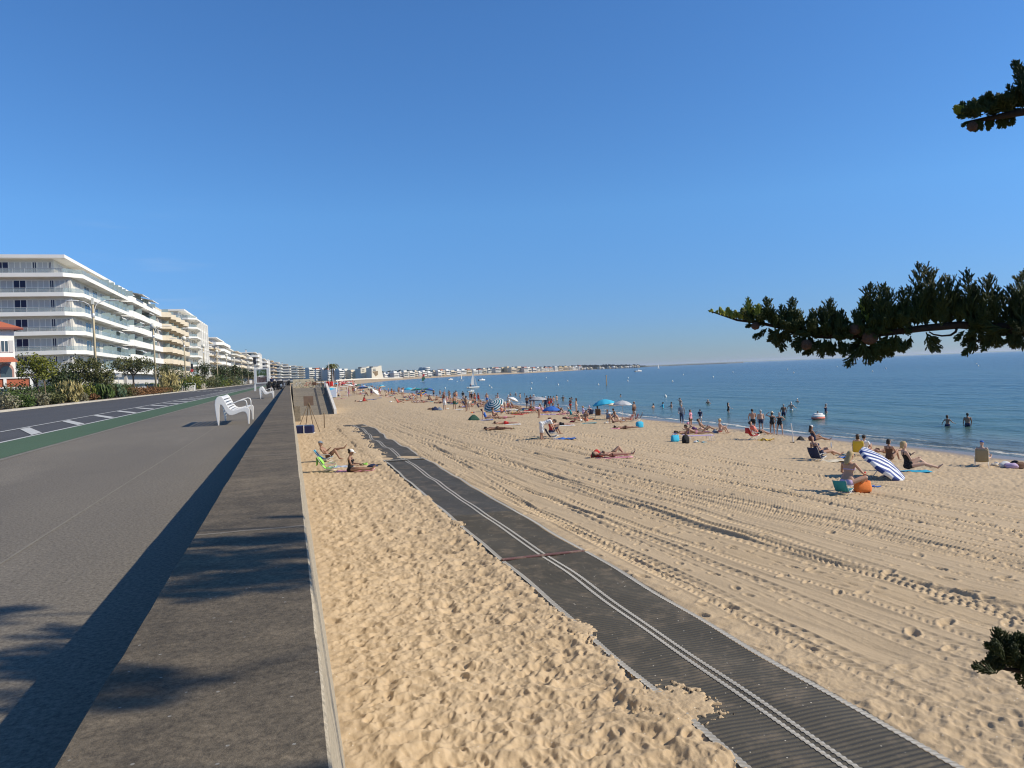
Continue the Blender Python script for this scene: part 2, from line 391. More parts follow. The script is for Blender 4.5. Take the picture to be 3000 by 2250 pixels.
# ---- sea
def sea_mat():
    m, n, b = nmat('sea_water')
    x = posx(n, 0); y = posx(n, 1)
    wob = noi(n, .05, 3, .6, stretch=(1, .35, 1)); xx = math_(n, 'ADD', x, mrange(n, wob.outputs['Fac'], 0, 1, -14, 14))
    c = mixc(n, mrange(n, xx, 38, 52), (.135, .130, .085), (.065, .135, .115))
    c = mixc(n, mrange(n, xx, 50, 130), c, (.014, .060, .082))
    c = mixc(n, mrange(n, xx, 130, 420), c, (.006, .028, .052))
    band = noi(n, .012, 3, .6, stretch=(.7, .10, 1))
    c = mixc(n, mrange(n, band.outputs['Fac'], .42, .6, 0, .5), c, (.035, .10, .125))
    # foam: thin broken lines at the lip of the water
    fn = noi(n, .22, 4, .6, stretch=(.15, 1, 1)); fn2 = noi(n, 5.5, 4, .75); fx = math_(n, 'ADD', x, mrange(n, fn.outputs['Fac'], 0, 1, -1.6, 1.6))
    def line(c0, w, thr):
        d = math_(n, 'ABSOLUTE', math_(n, 'SUBTRACT', fx, c0)); a = mrange(n, d, 0, w, 1, 0)
        return mrange(n, math_(n, 'ADD', a, math_(n, 'MULTIPLY', fn2.outputs['Fac'], 1.2)), thr, thr+.15)
    brk = noi(n, .07, 2, .5, stretch=(.1, 1, 1))
    f1 = math_(n, 'MULTIPLY', line(39.4, .8, 1.27), mrange(n, noi(n, .11, 2, .5, stretch=(.1, 1, 1)).outputs['Fac'], .36, .5, .15, 1)); f2 = math_(n, 'MULTIPLY', line(41.6, .45, 1.3), mrange(n, brk.outputs['Fac'], .5, .56))
    foam = math_(n, 'MAXIMUM', f1, f2)
    foam = math_(n, 'MULTIPLY', foam, mrange(n, y, 240, 265, 1, 0))
    c = mixc(n, foam, c, (.62, .60, .54)); n.links.new(c, b.inputs['Base Color'])
    n.links.new(mrange(n, foam, 0, 1, .16, .8), b.inputs['Roughness'])
    b.inputs['IOR'].default_value = 1.33; b.inputs['Specular IOR Level'].default_value = .24
    w1 = noi(n, .55, 5, .62, stretch=(1.0, .42, 1)); w2 = noi(n, 2.6, 4, .6, stretch=(1.0, .5, 1)); w3 = noi(n, .09, 3, .5, stretch=(1, .3, 1))
    nn = bumpn(n, w3.outputs['Fac'], 1, 1.2); nn = bumpn(n, w1.outputs['Fac'], 1, .55, nn); nn = bumpn(n, w2.outputs['Fac'], 1, .11, nn)
    n.links.new(nn, b.inputs['Normal']); return m
M_SEA = sea_mat()
def build_sea():
    az = np.radians(np.linspace(-2, 100, 700)); rr = [25.]
    while rr[-1] < 900: rr.append(rr[-1]+max(.12, rr[-1]**2/9000.))
    rr += [1200, 1800, 3000, 6000, 14000, 40000]; rr = np.array(rr); A, Rr = np.meshgrid(az, rr); X = Rr*np.sin(A); Y = Rr*np.cos(A)
    s = X-38.3
    lip = .13*np.exp(-((s-2.0-1.0*(fbm(Y*.12, Y*0, 3, 7)-.5))/.45)**2)*smooth_np((vnoise(Y*.07, Y*0, 3)-.2)*3)
    sw = .05*np.sin(X*1.1+2.2*fbm(X*.05, Y*.05, 3, 21)*6)+.10*(fbm(X*.6, Y*.28, 4, 33)-.47)
    Z = ZSEA+(sw*smooth_np(s/4)+lip)*np.clip(1.2-Rr/400, 0, 1)*(Rr < 900)
    keep = X[1:, 1:] > 30
    o = grid_mesh('sea', X, Y, Z, M_SEA, keep); tag(o, kind='structure')
build_sea()

# ---- promenade wall
def concrete_mat(name, a, b_, streak=(.05, 1, 1), dark=(.035, .032, .028), st=1.0):
    m, n, b = nmat(name)
    big = noi(n, 1.0, 6, .65, stretch=streak); med = noi(n, 6, 6, .7); fine = noi(n, 140, 3, .7)
    c = mixc(n, mrange(n, big.outputs['Fac'], .35, .68), a, b_)
    c = mixc(n, mrange(n, med.outputs['Fac'], .35, .8, 0, .7), c, dark)
    g = mixc(n, mrange(n, noi(n, 42, 4, .85).outputs['Fac'], .33, .67), (.55, .55, .55), (1.42, 1.40, 1.34)); c = mixc(n, 1.0, c, g, 'MULTIPLY')
    v = n.nodes.new('ShaderNodeTexVoronoi'); v.inputs['Scale'].default_value = 16; gg = n.nodes.new('ShaderNodeNewGeometry'); n.links.new(gg.outputs['Position'], v.inputs['Vector'])
    c = mixc(n, mrange(n, v.outputs['Distance'], .06, .085, .8, 0), c, (.32, .30, .26))
    jn = n.nodes.new('ShaderNodeMath'); jn.operation = 'FRACT'; yy = math_(n, 'ADD', posx(n, 1), mrange(n, noi(n, 3, 2).outputs['Fac'], 0, 1, -.04, .04))
    n.links.new(math_(n, 'MULTIPLY', yy, 1/4.35), jn.inputs[0])
    c = mixc(n, mrange(n, jn.outputs[0], .004, .007, st*.55, 0), c, (.3, .27, .22))
    n.links.new(c, b.inputs['Base Color']); b.inputs['Roughness'].default_value = .9; b.inputs['Specular IOR Level'].default_value = .25
    nn = bumpn(n, fine.outputs['Fac'], .5, .006); nn = bumpn(n, med.outputs['Fac'], .4, .01, nn); n.links.new(nn, b.inputs['Normal'])
    return m
M_WTOP = concrete_mat('weathered_wall_top', (.205, .165, .115), (.115, .095, .070), streak=(.6, 2.2, 1))
M_WFACE = concrete_mat('pale_wall_face', (.42, .37, .29), (.34, .30, .235), dark=(.25, .22, .17), st=0)
def build_wall():
    y0, y1 = -12., 118.
    ys = np.concatenate([np.arange(-12, 30, .12), np.arange(30, y1, .6), [y1]])
    r = empty('promenade_wall', (0, 0, 0), 0, 'long low concrete sea wall with a worn dark flat top running beside the promenade', 'wall')
    P = [(-.52, -.02), (-.52, .44), (-.512, .45), (.044, .45), (.052, .44), (.36, -2.5), (.38, -3.4)]
    X = np.zeros((len(ys), len(P))); Z = X.copy(); Y = np.repeat(ys[:, None], len(P), 1)
    for j, (x, z) in enumerate(P):
        X[:, j] = x; Z[:, j] = z
    wob = (fbm(ys*6, ys*0, 4, 3)-.47)*.012
    X[:, 1] += wob; X[:, 2] += wob; X[:, 3] += -wob*.7; X[:, 4] -= wob*.7
    o = grid_mesh('wall_top', X[:, :4], Y[:, :4], Z[:, :4], M_WTOP); o.parent = r
    o = grid_mesh('sea_face', X[:, 3:], Y[:, 3:], Z[:, 3:], M_WFACE); o.parent = r
    for me in [c.data for c in kids(r)]: me.polygons.foreach_set('use_smooth', np.zeros(len(me.polygons), dtype=bool))
build_wall()

# ---- land side: ground, promenade, cycle lane, road
def asphalt_mat(name, a, b_, grain=(.5, 1.55), sc=38, line=None, crack=0.0):
    m, n, b = nmat(name)
    big = noi(n, .22, 5, .6, stretch=(1, .35, 1)); fine = noi(n, sc, 3, .8); med = noi(n, 7, 5, .7)
    c = mixc(n, mrange(n, big.outputs['Fac'], .35, .65), a, b_)
    c = mixc(n, mrange(n, med.outputs['Fac'], .4, .8, 0, .35), c, tuple(q*.72 for q in a)); st_ = noi(n, .55, 6, .7, stretch=(1, .25, 1)); c = mixc(n, mrange(n, st_.outputs['Fac'], .55, .75, 0, .5), c, tuple(q*1.35 for q in a)); st2 = noi(n, .9, 5, .75); c = mixc(n, mrange(n, st2.outputs['Fac'], .58, .72, 0, .35), c, tuple(q*.6 for q in a))
    v = n.nodes.new('ShaderNodeTexVoronoi'); v.inputs['Scale'].default_value = 75; gg = n.nodes.new('ShaderNodeNewGeometry'); n.links.new(gg.outputs['Position'], v.inputs['Vector'])
    g = mixc(n, mrange(n, fine.outputs['Fac'], .3, .7), (grain[0],)*3, (grain[1],)*3); c = mixc(n, 1.0, c, g, 'MULTIPLY')
    c = mixc(n, mrange(n, v.outputs['Distance'], .12, .2, .35, 0), c, (.28, .27, .24))
    if crack:
        cr = noi(n, .8, 2, .5); e = math_(n, 'ABSOLUTE', math_(n, 'SUBTRACT', cr.outputs['Fac'], .5)); c = mixc(n, mrange(n, e, 0, .0022, crack, 0), c, (.2, .19, .16))
    n.links.new(c, b.inputs['Base Color']); b.inputs['Roughness'].default_value = .88; b.inputs['Specular IOR Level'].default_value = .3
    n.links.new(bumpn(n, fine.outputs['Fac'], .6, .006), b.inputs['Normal']); return m
M_PROM = asphalt_mat('worn_asphalt', (.195, .170, .132), (.138, .121, .098), crack=.35)
M_ROAD = asphalt_mat('road_asphalt', (.085, .084, .086), (.070, .070, .073))
M_GREEN = asphalt_mat('green_lane_paint', (.080, .135, .075), (.068, .115, .062), grain=(.75, 1.25))
M_LINE = mat('road_paint', (.55, .55, .52), .8, .25, 14, dirt=(.2, .2, .19), dscale=5, damt=.7)
M_KERB = mat('kerb_stone', (.50, .46, .38), .85, .2, 5, dirt=(.22, .2, .16), dscale=2)
M_SOIL = mat('planting_soil', (.115, .075, .045), .95, .4, 2.2, bump=.6, dirt=(.06, .075, .03), dscale=.35, damt=.8)
def sheet(name, x0, x1, y0, y1, z, m, kind='structure', par=None):
    b = MB(); n = max(1, int((y1-y0)/60))
    for i in range(n):
        a = y0+(y1-y0)*i/n; c = y0+(y1-y0)*(i+1)/n
        b.quad((x0, a, z), (x1, a, z), (x1, c, z), (x0, c, z))
    o = b.build(name, m, par)
    if kind: tag(o, kind=kind)
    return o
YF = 700.
sheet('ground', -9000, -.3, -400, 12000, -.06, M_SOIL)
sheet('promenade', -6.0, -.4, -30, YF, 0.0, M_PROM)
sheet('road', -16.8, -5.0, -30, YF, -.004+.0, M_ROAD)
sheet('cycle_lane', -6.78, -5.22, -30, YF, .005, M_GREEN)
# painted markings, one object per kind of marking
b = MB()
for x in (-6.83, -8.62):
    for i in range(40):
        a = -20+i*18.; b.quad((x-.06, a, .009), (x+.06, a, .009), (x+.06, a+18, .009), (x-.06, a+18, .009))
tag(b.build('lane_edge_lines', M_LINE), kind='structure')
b = MB()
for k in range(-5, 34):
    y = 29.1+4.85*k; b.quad((-6.98, y+.1, .0085), (-6.98, y+1.05, .0085), (-8.48, y+5.15, .0085), (-8.48, y+4.2, .0085))
tag(b.build('buffer_bars', M_LINE), kind='structure')
b = MB(); M_SEAM = mat('pale_seam', (.225, .205, .165), .9, .3, 6, dirt=(.13, .12, .10), dscale=3, damt=.9)
b.quad((-5.20, -20, .0062), (-5.06, -20, .0062), (-5.06, 400, .0062), (-5.20, 400, .0062))
for yy, s in ((33.5, .25), (45, .2), (52.5, .3), (62, .25), (73, .3), (84, .3), (97, .3)):
    b.quad((-5.0, yy+.2, .0045), (-5.0, yy+.2+s, .0045), (-.56, yy+s*.8, .0045), (-.56, yy, .0045))
for i in range(60): b.quad((-2.075+.012*sin(i), -4+i*3, .004), (-2.055+.012*sin(i), -4+i*3, .004), (-2.055+.012*sin(i+1), -1+i*3, .004), (-2.075+.012*sin(i+1), -1+i*3, .004))
tag(b.build('paving_seams', M_SEAM), kind='structure')
b = MB()
for i in range(120):
    a = -20+i*6; b.box(-17.05, -16.75, a, a+5.985, -.03, .12)
tag(b.build('kerb', M_KERB, bevel=.01), kind='structure')
b = MB()
for i in range(14):
    a = 20+i*3.2
for k in range(9): b.quad((-9.2-k*.85, 131, .0086), (-9.2-k*.85+.5, 131, .0086), (-9.2-k*.85+.5, 134.6, .0086), (-9.2-k*.85, 134.6, .0086))
for k in range(10): b.quad((-9.0+.0, 96+k*3.4, .0088), (-8.86, 96+k*3.4, .0088), (-8.86, 97.8+k*3.4, .0088), (-9.0, 97.8+k*3.4, .0088))
tag(b.build('crossing_marks', M_LINE), kind='structure')
sheet('service_road', -29.5, -22.0, -30, YF, -.02, M_ROAD)
# raised planting bed between the two roads
b = MB(); b.box(-22.0, -17.05, -30, 92, -.05, .10); b.box(-22, -17.05, 138, YF, -.05, .1)
tag(b.build('planting_bed', M_SOIL), kind='structure')

# ---- mat laid over the sand
def mat_mats():
    m, n, b = nmat('ribbed_mat')
    big = noi(n, .8, 5, .6); fine = noi(n, 60, 3, .8)
    c = mixc(n, mrange(n, big.outputs['Fac'], .35, .7), (.060, .053, .038), (.080, .071, .052))
    y = posx(n, 1); s = math_(n, 'SINE', math_(n, 'MULTIPLY', y, 2*pi/.085)); c = mixc(n, mrange(n, s, -.5, .9, 0, .55), c, (.034, .029, .022))
    dus = noi(n, 2.2, 6, .7); c = mixc(n, mrange(n, dus.outputs['Fac'], .5, .75, 0, .5), c, (.26, .20, .135))
    c = mixc(n, mrange(n, fine.outputs['Fac'], .60, .74, 0, .6), c, (.30, .24, .165))
    v = n.nodes.new('ShaderNodeTexVoronoi'); v.inputs['Scale'].default_value = 7.5; gg = n.nodes.new('ShaderNodeNewGeometry'); n.links.new(gg.outputs['Position'], v.inputs['Vector'])
    c = mixc(n, mrange(n, v.outputs['Distance'], .05, .075, 1, 0), c, (.52, .48, .40))
    n.links.new(c, b.inputs['Base Color']); b.inputs['Roughness'].default_value = .75
    n.links.new(bumpn(n, s, .5, .01), b.inputs['Normal'])
    m2, n, b = nmat('pale_rope_edge'); y = posx(n, 1); s = math_(n, 'SINE', math_(n, 'MULTIPLY', math_(n, 'ADD', y, math_(n, 'MULTIPLY', posx(n, 0), .6)), 2*pi/.085))
    nz = noi(n, 30, 3, .7)
    c = mixc(n, mrange(n, s, -.8, .2, .6, 0), (.46, .44, .39), (.25, .23, .19)); c = mixc(n, mrange(n, nz.outputs['Fac'], .5, .7, 0, .5), c, (.42, .33, .22))
    n.links.new(c, b.inputs['Base Color']); b.inputs['Roughness'].default_value = .85; n.links.new(bumpn(n, s, .6, .01), b.inputs['Normal'])
    return m, m2
M_MAT, M_ROPE = mat_mats()
def build_mat():
    r = empty('beach_access_mat', (5.3, 20, ZSAND), 0, 'long dark ribbed roll-out walkway mat with pale edges laid across the sand', 'mat')
    def lat(y): return .012*np.sin(y*.55)+.006*np.sin(y*1.7+1)+(.12*np.sin(y*.33+.6)+.06*np.sin(y*1.05))*smooth_np((y-32)/20)+.10*smooth_np((20-y)/14)*0
    def zz(y, x): return ZSAND+.022+matz(y, x)+.010*np.sin(x*5+y*1.3)
    def strip(name, x0, x1, nx, ya, yb, m, dz=0, rib=True):
        ys = np.concatenate([np.arange(ya, min(yb, 22), .0212), np.arange(22, yb, .25)]) if ya < 22 else np.arange(ya, yb, .25)
        xs = np.linspace(x0, x1, nx); Xg, Yg = np.meshgrid(xs, ys); X = Xg-5.3+lat(Yg)
        Z = zz(Yg, Xg)+dz-ZSAND+(np.sin(Yg*2*pi/.085)*.006*(Yg < 22) if rib else 0)
        o = grid_mesh(name, X, Yg-20, Z, m); o.parent = r; return o
    strip('mat_sheet', 4.40, 6.26, 14, -2, 16.28, M_MAT); strip('mat_sheet', 4.38, 6.24, 14, 16.46, 37.9, M_MAT); strip('mat_sheet', 4.42, 6.26, 14, 38.0, 69.6, M_MAT)
    for ya, yb in ((-2, 16.28), (16.46, 37.9), (38, 69.6)):
        strip('edge_strip', 4.31, 4.40, 3, ya, yb, M_ROPE, .006); strip('edge_strip', 6.26, 6.35, 3, ya, yb, M_ROPE, .006)
        strip('centre_line', 5.235, 5.295, 3, ya, yb, M_ROPE, .007); strip('centre_line', 5.365, 5.425, 3, ya, yb, M_ROPE, .007)
    MJ = mat('red_joint_strip', (.16, .075, .065), .8, .3, 8, dirt=(.42, .32, .22), dscale=5, damt=1)
    b = MB(); b.box(-.95, 1.0, -3.70, -3.57, .03, .052); b.build('joint_strip', MJ, r)
    b = MB(); b.box(-.9, .95, 17.9, 18.0, .05, .062); b.build('joint_strip', M_ROPE, r)
build_mat()

# ---- far shore: land and beach strip following the bay
SH = [(-4.6, [(1061, 1125), (1150, 1115), (1240, 1109), (1350, 1102.5), (1450, 1098), (1550, 1093.5), (1763, 1081), (1900, 1074.5)])]
FARP = [Vector((38.3+shore(y), y, ZSEA)) for y in (240, 320, 400, 480, 560)]
FARP += [gp(a, c, ZSEA) for a, c in SH[0][1]]
def build_far():
    rows = []; 
    for i, p in enumerate(FARP):
        q = FARP[min(i+1, len(FARP)-1)]-FARP[max(i-1, 0)]; q.z = 0; q.normalize(); nrm = Vector((-q.y, q.x, 0))
        if nrm.x > 0 and i < 5: nrm = -nrm
        rows.append((p-nrm*6+Vector((0, 0, -.4)), p+nrm*0, p+nrm*30+Vector((0, 0, 1.2)), p+nrm*60+Vector((0, 0, 3.2))))
    b = MB()
    for i in range(len(rows)-1):
        for j in range(3): b.quad(rows[i][j], rows[i+1][j], rows[i+1][j+1], rows[i][j+1])
    tag(b.build('far_beach', M_SAND), kind='structure')
    b = MB()
    last = FARP[-1]; ext = [(1960, 1072.2), (2100, 1066.5), (2170, 1063.2)]
    for i in range(len(rows)-1):
        a, c = rows[i][3], rows[i+1][3]; da = Vector((a.x, a.y, 0)).normalized(); dc = Vector((c.x, c.y, 0)).normalized()
        da = (da+Vector((-.6, 0, 0))).normalized(); dc = (dc+Vector((-.6, 0, 0))).normalized()
        b.quad(a, c, c+dc*6000, a+da*6000)
    tag(b.build('far_land', mat('far_scrub_land', (.055, .065, .035), .95, .4, .01)), kind='structure')
    # low spit running out to the right
    b = MB(); pts = [gp(px, py, ZSEA) for px, py in [(1880, 1075.5), (1960, 1072), (2060, 1068), (2130, 1065.2), (2180, 1063)]]
    for i in range(len(pts)-1):
        a, c = pts[i], pts[i+1]; w = Vector((.1, 1, 0))*160; h = Vector((0, 0, 5))
        b.quad(a, c, c+w*.1+h, a+w*.1+h); b.quad(a+w*.1+h, c+w*.1+h, c+w, a+w)
    tag(b.build('breakwater', mat('dark_rocks', (.10, .10, .09), .95, .4, .05)), kind='structure')
build_far()
# ================================================================ PEOPLE
V = Vector
def nv(t): v = V(t); v.normalize(); return v
def cone(mb, a, b, ra, rb, n=10):
    """tapered round-ended limb"""
    a, b = V(a), V(b); d = (b-a); L = d.length
    if L < 1e-5: return mb.ball(a, ra, n, 6)
    d.normalize(); pts = []; rs = []
    for t in (-1, -.85, -.5): pts.append(a+d*ra*t); rs.append(ra*sqrt(max(.02, 1-t*t)))
    for t in (0, .5, 1): pts.append(a+d*L*t); rs.append(ra+(rb-ra)*t)
    for t in (.5, .85, 1): pts.append(b+d*rb*t); rs.append(rb*sqrt(max(.02, 1-t*t)))
    mb.tube(pts, rs, n)
def loft(mb, secs, n=16):
    """secs: (centre, left axis, front axis, half width, half depth)"""
    vs = []
    for c, l, f, w, d in secs: vs += [c+l*(w*cos(2*pi*j/n))+f*(d*sin(2*pi*j/n)) for j in range(n)]
    k = len(secs); fs = [(i*n+j, i*n+(j+1) % n, (i+1)*n+(j+1) % n, (i+1)*n+j) for i in range(k-1) for j in range(n)]
    fs += [tuple(range(n-1, -1, -1)), tuple((k-1)*n+j for j in range(n))]
    mb.add(vs, fs)
D_ = (0, 0, -1)
POSES = {
 'stand': dict(sp=(0, 0, 1), fc=(1, 0, 0), ua=[(0, .2, -1), (.1, -.2, -1)], fa=[(.2, .02, -1), (.35, 0, -1)], th=[(.03, .06, -1), (-.03, -.06, -1)], sh=[(-.04, 0, -1), (-.02, 0, -1)], ft=[(1, .2, -.1), (1, -.2, -.1)]),
 'relaxed': dict(sp=(.02, .05, 1), fc=(1, 0, 0), ua=[(-.05, .25, -1), (.3, -.15, -1)], fa=[(.3, -.1, -1), (.8, .5, .1)], th=[(.12, .12, -1), (-.02, -.02, -1)], sh=[(-.05, .05, -1), (-.05, 0, -1)], ft=[(1, .4, -.1), (1, -.1, -.1)]),
 'hips': dict(sp=(-.03, 0, 1), fc=(1, 0, 0), ua=[(-.25, .75, -.8), (-.25, -.75, -.8)], fa=[(.45, -.8, -.45), (.45, .8, -.45)], th=[(.1, .2, -1), (-.03, -.2, -1)], sh=[(-.03, .05, -1), (-.05, -.05, -1)], ft=[(1, .3, -.1), (1, -.3, -.1)]),
 'headhold': dict(sp=(0, 0, 1), fc=(1, 0, 0), ua=[(.3, .9, .4), (.1, -.3, -1)], fa=[(-.1, -.75, .75), (.4, 0, -.9)], th=[(.03, .08, -1), (.1, -.12, -1)], sh=[(-.04, 0, -1), (-.05, 0, -1)], ft=[(1, .2, -.1), (1, -.2, -.1)]),
 'walk': dict(sp=(.08, 0, 1), fc=(1, 0, 0), ua=[(-.4, .15, -1), (.45, -.15, -1)], fa=[(-.1, 0, -1), (.8, 0, -.9)], th=[(.42, .04, -1), (-.25, -.04, -1)], sh=[(.12, 0, -1), (-.65, 0, -1)], ft=[(1, .1, .05), (.8, -.1, -.5)]),
 'bend': dict(sp=(.93, 0, .32), fc=(.32, 0, -.93), hd=(.8, 0, -.35), ua=[(.25, .15, -1), (.35, -.15, -1)], fa=[(.45, 0, -1), (.5, 0, -1)], th=[(-.05, .09, -1), (.05, -.09, -1)], sh=[(-.05, 0, -1), (-.03, 0, -1)], ft=[(1, .2, -.1), (1, -.2, -.1)]),
 'sit_long': dict(sp=(-.02, 0, 1), fc=(1, 0, 0), hd=(.35, 0, 1), ua=[(.35, .15, -1), (.35, -.15, -1)], fa=[(.95, -.15, -.1), (.95, .15, -.15)], th=[(1, .13, .03), (1, -.13, .03)], sh=[(1, .0, -.06), (1, 0, -.06)], ft=[(.5, .1, .8), (.5, -.1, .8)]),
 'sit_knees': dict(sp=(-.12, 0, 1), fc=(1, 0, 0), hd=(.15, 0, 1), ua=[(.55, .2, -.8), (.55, -.2, -.8)], fa=[(.95, -.2, .35), (.95, .2, .3)], th=[(.78, .2, .62), (.74, -.18, .68)], sh=[(.33, .0, -.95), (.4, 0, -.93)], ft=[(1, .1, -.1), (1, -.1, -.1)]),
 'lean_back': dict(sp=(-.5, 0, .87), fc=(.87, 0, .5), hd=(-.15, 0, 1), ua=[(-.25, .25, -1), (-.3, -.3, -1)], fa=[(-.1, .05, -1), (-.05, 0, -1)], th=[(.88, .15, .42), (.97, -.15, .1)], sh=[(.62, .0, -.78), (1, -.05, -.12)], ft=[(1, .1, .1), (.6, -.1, .8)]),
 'recline': dict(sp=(-.62, 0, .8), fc=(.8, 0, .62), hd=(-.2, 0, 1), ua=[(.25, .3, -1), (.3, -.3, -1)], fa=[(1, -.15, .25), (1, .1, .35)], th=[(.94, .14, .3), (.98, -.1, .12)], sh=[(.75, .0, -.62), (.92, 0, -.4)], ft=[(.8, .1, .5), (.8, -.1, .55)]),
 'recline_up': dict(sp=(-.62, 0, .8), fc=(.8, 0, .62), hd=(.1, 0, 1), ua=[(.45, .3, -.8), (.5, -.3, -.8)], fa=[(.75, -.25, .75), (.75, .2, .7)], th=[(.65, .1, .78), (.72, -.12, .66)], sh=[(.98, -.15, .12), (.45, 0, -.9)], ft=[(.5, .1, .85), (.9, -.1, -.1)]),
 'lie_back': dict(sp=(-1, 0, .03), fc=(.03, 0, 1), hd=(-1, 0, .15), ua=[(.9, .45, -.05), (.9, -.45, -.05)], fa=[(1, -.1, 0), (1, .35, .25)], th=[(1, .12, 0), (1, -.1, .02)], sh=[(1, .05, -.02), (1, -.05, -.02)], ft=[(.35, .3, .9), (.35, -.3, .9)]),
 'lie_knee': dict(sp=(-1, 0, .03), fc=(.03, 0, 1), hd=(-1, 0, .2), ua=[(.9, .45, -.05), (.85, -.5, .05)], fa=[(1, -.1, 0), (.9, .6, .25)], th=[(.72, .05, .72), (1, -.12, .02)], sh=[(.55, 0, -.85), (1, -.05, -.02)], ft=[(1, .1, -.2), (.35, -.3, .9)]),
 'lie_front': dict(sp=(-1, 0, .04), fc=(-.04, 0, -1), hd=(-1, 0, .1), ua=[(-.55, -.8, .0), (-.55, .8, .0)], fa=[(-.75, .65, 0), (-.75, -.65, 0)], th=[(1, -.1, -.02), (1, .12, -.02)], sh=[(1, -.02, .0), (1, .02, 0)], ft=[(.9, 0, -.4), (.9, 0, -.4)]),
 'prone_elbows': dict(sp=(-.87, 0, .45), fc=(-.45, 0, -.87), hd=(-.5, 0, 1), ua=[(-.15, -.25, -1), (-.15, .25, -1)], fa=[(-.9, .3, -.1), (-.9, -.3, -.1)], th=[(1, -.12, -.05), (1, .12, -.05)], sh=[(1, 0, .02), (.75, .02, .7)], ft=[(.9, 0, -.4), (.3, 0, 1)]),
 'hunch': dict(sp=(.22, 0, .97), fc=(.97, 0, -.22), hd=(.45, 0, .9), ua=[(.35, .35, -.9), (.4, -.45, -.8)], fa=[(.85, -.4, -.3), (.85, .3, -.25)], th=[(.85, .5, .3), (.8, -.55, .25)], sh=[(.5, -.75, -.45), (.55, .6, -.5)], ft=[(.8, -.3, -.3), (.8, .3, -.3)]),
 'sit_bent': dict(sp=(-.26, 0, .96), fc=(.96, 0, .26), hd=(.1, 0, 1), ua=[(.45, .15, -.9), (.4, -.15, -.9)], fa=[(.7, -.25, .6), (.85, .2, .25)], th=[(.9, .12, .42), (.98, -.12, .15)], sh=[(.80, .0, -.60), (.93, -.05, -.30)], ft=[(1, .1, .15), (.7, -.1, .7)]),
 'wade': dict(sp=(0, 0, 1), fc=(1, 0, 0), ua=[(.1, .65, -.8), (.35, -.5, -.8)], fa=[(.6, .45, -.6), (.8, -.2, -.3)], th=[(.1, .1, -1), (-.05, -.1, -1)], sh=[(-.04, 0, -1), (-.02, 0, -1)], ft=[(1, .2, -.1), (1, -.2, -.1)]),
 'point': dict(sp=(0, 0, 1), fc=(1, 0, 0), ua=[(.35, .95, .12), (.1, -.25, -1)], fa=[(.1, 1, .12), (.4, 0, -.9)], th=[(.03, .08, -1), (-.03, -.08, -1)], sh=[(-.04, 0, -1), (-.02, 0, -1)], ft=[(1, .2, -.1), (1, -.2, -.1)]),
}
TEMPL = {}
def remesh(mb, name, vox, smooth_it=2):
    me = bpy.data.meshes.new(name); me.from_pydata(mb.v, [], mb.f); me.update()
    o = bpy.data.objects.new(name, me); COL.objects.link(o)
    md = o.modifiers.new('r', 'REMESH'); md.mode = 'VOXEL'; md.voxel_size = vox; md.use_smooth_shade = True
    sm = o.modifiers.new('s', 'SMOOTH'); sm.iterations = smooth_it; sm.factor = .5
    dg = bpy.context.evaluated_depsgraph_get(); out = bpy.data.meshes.new_from_object(o.evaluated_get(dg))
    bpy.data.objects.remove(o); bpy.data.meshes.remove(me); out.name = name
    return out
def hand(mb, w, d, palm_n, side, fine):
    """palm, four unequal bent fingers and a thumb leaving the side of the palm"""
    d = nv(d); n = V(palm_n); n = (n-d*n.dot(d)); n = nv(n) if n.length > .05 else d.orthogonal().normalized(); s = d.cross(n)*side
    cone(mb, w, w+d*.035, .022, .027, 8)
    loft(mb, [(w+d*.0, s, n, .022, .015), (w+d*.04, s, n, .036, .014), (w+d*.085, s, n, .038, .012)], 10)
    if not fine: cone(mb, w+d*.08, w+(d*.13+n*.03), .02, .012, 8)
    for i, (o, L) in enumerate(((.028, .066), (.010, .075), (-.009, .069), (-.027, .054))):
        a = w+d*.082+s*o; b = a+(d*.9+n*(.2+.06*i))*L*.5; c = b+(d*.6+n*(.65+.05*i))*L*.5
        r = .0088 if fine else .0105
        cone(mb, a, b, r, r*.92, 6); cone(mb, b, c, r*.92, r*.75, 6)
    a = w+d*.03+s*.030; b = a+(d*.55+s*.75+n*.35)*.034; c = b+(d*.85+s*.15+n*.5)*.03
    cone(mb, a, b, .012, .0105, 6); cone(mb, b, c, .0105, .009, 6)
